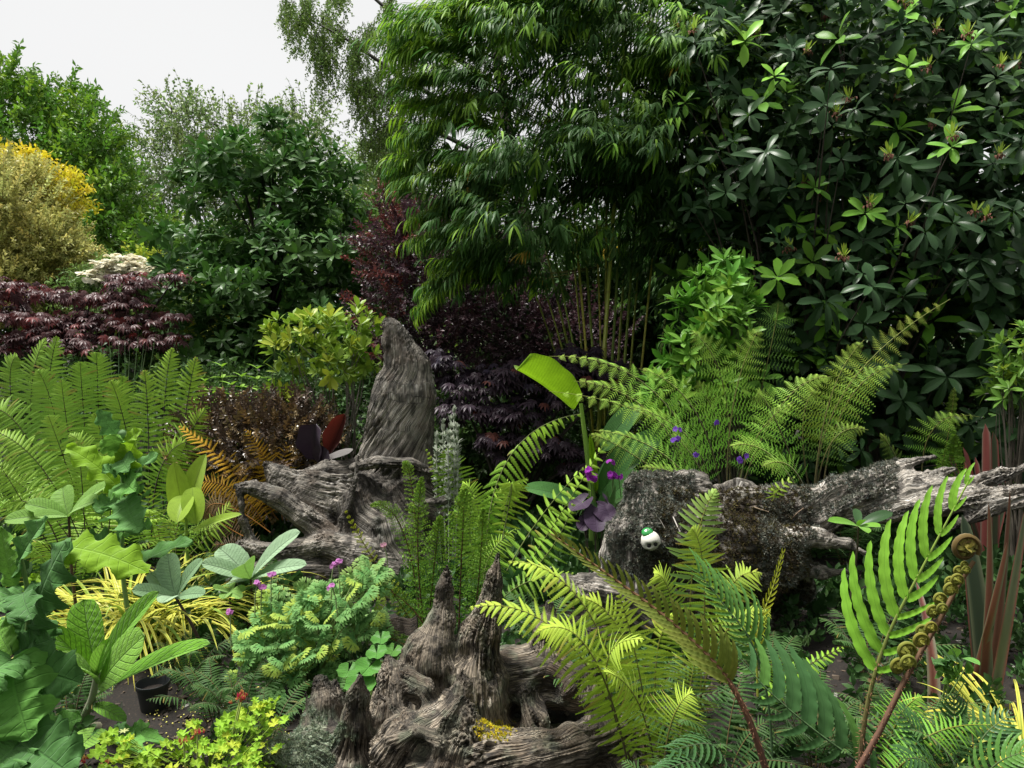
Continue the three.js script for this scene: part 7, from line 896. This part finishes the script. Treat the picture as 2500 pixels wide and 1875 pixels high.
// ---------------------------------------------------------------- ornament on the log, twigs, wood pieces
{
  const hp = hit(1586, 1322, LOG), d = -hp.z, r = RP(24, d), c = hp.clone().add(V(0, r * 0.2, r * 0.62)), g = thing('skull_ornament', 'small white skull shaped ornament sitting on the log', 'ornament', c);
  const sg = new THREE.SphereGeometry(r, 28, 22), p = sg.attributes.position; for (let i = 0; i < p.count; i++) { const v = V(p.getX(i), p.getY(i), p.getZ(i)), n = v.clone().normalize(); let k = 1; for (const [ex, ey] of [[-0.38, -0.12], [0.3, -0.22]]) { const q = Math.hypot(n.x - ex, n.y - ey); if (n.z > 0) k -= 0.38 * (1 - sst(0.17, 0.3, q)); } if (n.y < -0.45) k *= 0.86 + 0.06 * Math.sin(n.x * 30); k += 0.03 * PN.noise(n.x * 4, n.y * 4, n.z * 4); v.multiplyScalar(k); p.setXYZ(i, v.x * 1.0, v.y * 1.08, v.z); } sg.computeVertexNormals(); sg.rotateZ(0.35);
  const m = new THREE.Mesh(sg, new THREE.MeshStandardMaterial({ color: new THREE.Color().setRGB(0.6, 0.58, 0.52), roughness: 0.6 })); m.name = 'skull'; g.add(m);
  const soc = new THREE.MeshStandardMaterial({ color: new THREE.Color().setRGB(0.02, 0.018, 0.016), roughness: 0.9 }); for (const [x, y] of [[-0.3, -0.24], [0.36, -0.1]]) { const e = new THREE.Mesh(new THREE.SphereGeometry(r * 0.24, 12, 8), soc); e.name = 'eye_socket'; e.position.set(x * r, y * r, r * 0.62); m.add(e); }
  const cc = c.clone().add(V(-r * 0.36, r * 0.98, r * 0.05)), h = thing('bottle_cap', 'shiny green domed cap resting on the white skull ornament', 'cap', cc), dg = new THREE.LatheGeometry([[0, 0.55], [0.4, 0.5], [0.75, 0.32], [0.95, 0.05], [1, -0.1], [0.96, -0.22], [0, -0.2]].map(([x, y]) => new THREE.Vector2(x * r * 0.62, y * r * 0.62)), 28); dg.rotateX(0.5); dg.rotateZ(0.12);
  const cm = new THREE.Mesh(dg, new THREE.MeshPhysicalMaterial({ color: new THREE.Color().setRGB(0.01, 0.2, 0.035), roughness: 0.3, clearcoat: 0.7, clearcoatRoughness: 0.1 })); cm.name = 'dome'; h.add(cm);
  const rg = new THREE.Mesh(new THREE.TorusGeometry(r * 0.13, r * 0.03, 6, 18).rotateX(-1.0).translate(0, r * 0.3, r * 0.2), new THREE.MeshStandardMaterial({ color: new THREE.Color().setRGB(0.35, 0.45, 0.36), roughness: 0.5 })); rg.name = 'printed_ring'; cm.add(rg); for (const k of [m, cm, rg]) k.castShadow = k.receiveShadow = true;
  seed(461); let i = 0; for (const [a, b, r0, col, lab] of [[[1575, 1280, 3.55], [1612, 1278, 3.5], 0.004, [0.4, 0.37, 0.32], 'short pale twig lying behind the skull ornament'], [[1600, 1255, 3.6], [1622, 1290, 3.5], 0.003, [0.36, 0.33, 0.29], 'thin grey twig leaning on the log near the ornament'], [[1660, 1300, 3.5], [1642, 1262, 3.5], 0.004, [0.5, 0.46, 0.42], 'bent pale twig standing beside the ornament'], [[1840, 1240, 3.75], [1875, 1250, 3.72], 0.004, [0.3, 0.22, 0.15], 'brown twig resting on the mossy log'], [[1930, 1270, 3.7], [1960, 1240, 3.7], 0.003, [0.22, 0.15, 0.1], 'thin upright brown twig on the log']]) { const t = thing('twig', lab, 'twig', hit(b[0], b[1], LOG)), mb = new MB(), A = hit(a[0], a[1], LOG).add(V(0, r0, r0 * 0.6)), E = hit(b[0], b[1], LOG).add(V(0, r0, 0.012)), pts = curve([A, A.clone().lerp(E, 0.5).add(V(gs(), gs(), gs()).multiplyScalar(0.008)), E], 8); tube(mb, pts, pts.map((_, j) => r0 * (1 - 0.4 * j / 8)), 6, col); part(t, 'stick', mb, M0.stem); i++; }
  // flat pieces of weathered wood between the ferns
  for (const [x, y, dd, w, h2, lab, rot] of [[985, 1560, 3.45, 0.15, 0.2, 'flat grey slab of wood standing among the crested ferns', 0.15]]) { const t = thing('wood_slab', lab, 'wood', P(x, y + 40, dd)), bx = new THREE.BoxGeometry(w, h2, 0.04, 16, 16, 2), q = bx.attributes.position, col = []; for (let j = 0; j < q.count; j++) { const X = q.getX(j), Y = q.getY(j), Z = q.getZ(j); q.setXYZ(j, X + 0.02 * PN.noise(Y * 14, Z, 3), Y + 0.03 * PN.noise(X * 12, Z, 1), Z + 0.012 * PN.noise(X * 40, Y * 4, 2)); const k = 0.5 + 0.6 * PN.noise(X * 60, Y * 6, 5); col.push(...mixc([0.06, 0.045, 0.035], [0.19, 0.15, 0.12], clamp(k))); } bx.setAttribute('color', new THREE.Float32BufferAttribute(col, 3)); bx.computeVertexNormals(); bx.rotateZ(rot); bx.rotateX(-0.25); const p2 = P(x, y, dd); bx.translate(p2.x, p2.y, p2.z); part(t, 'slab', bx, new THREE.MeshStandardMaterial({ vertexColors: true, roughness: 0.85, map: fibre, bumpMap: fibreB, bumpScale: 0.006 })); }
}
renderer.render(scene, camera);
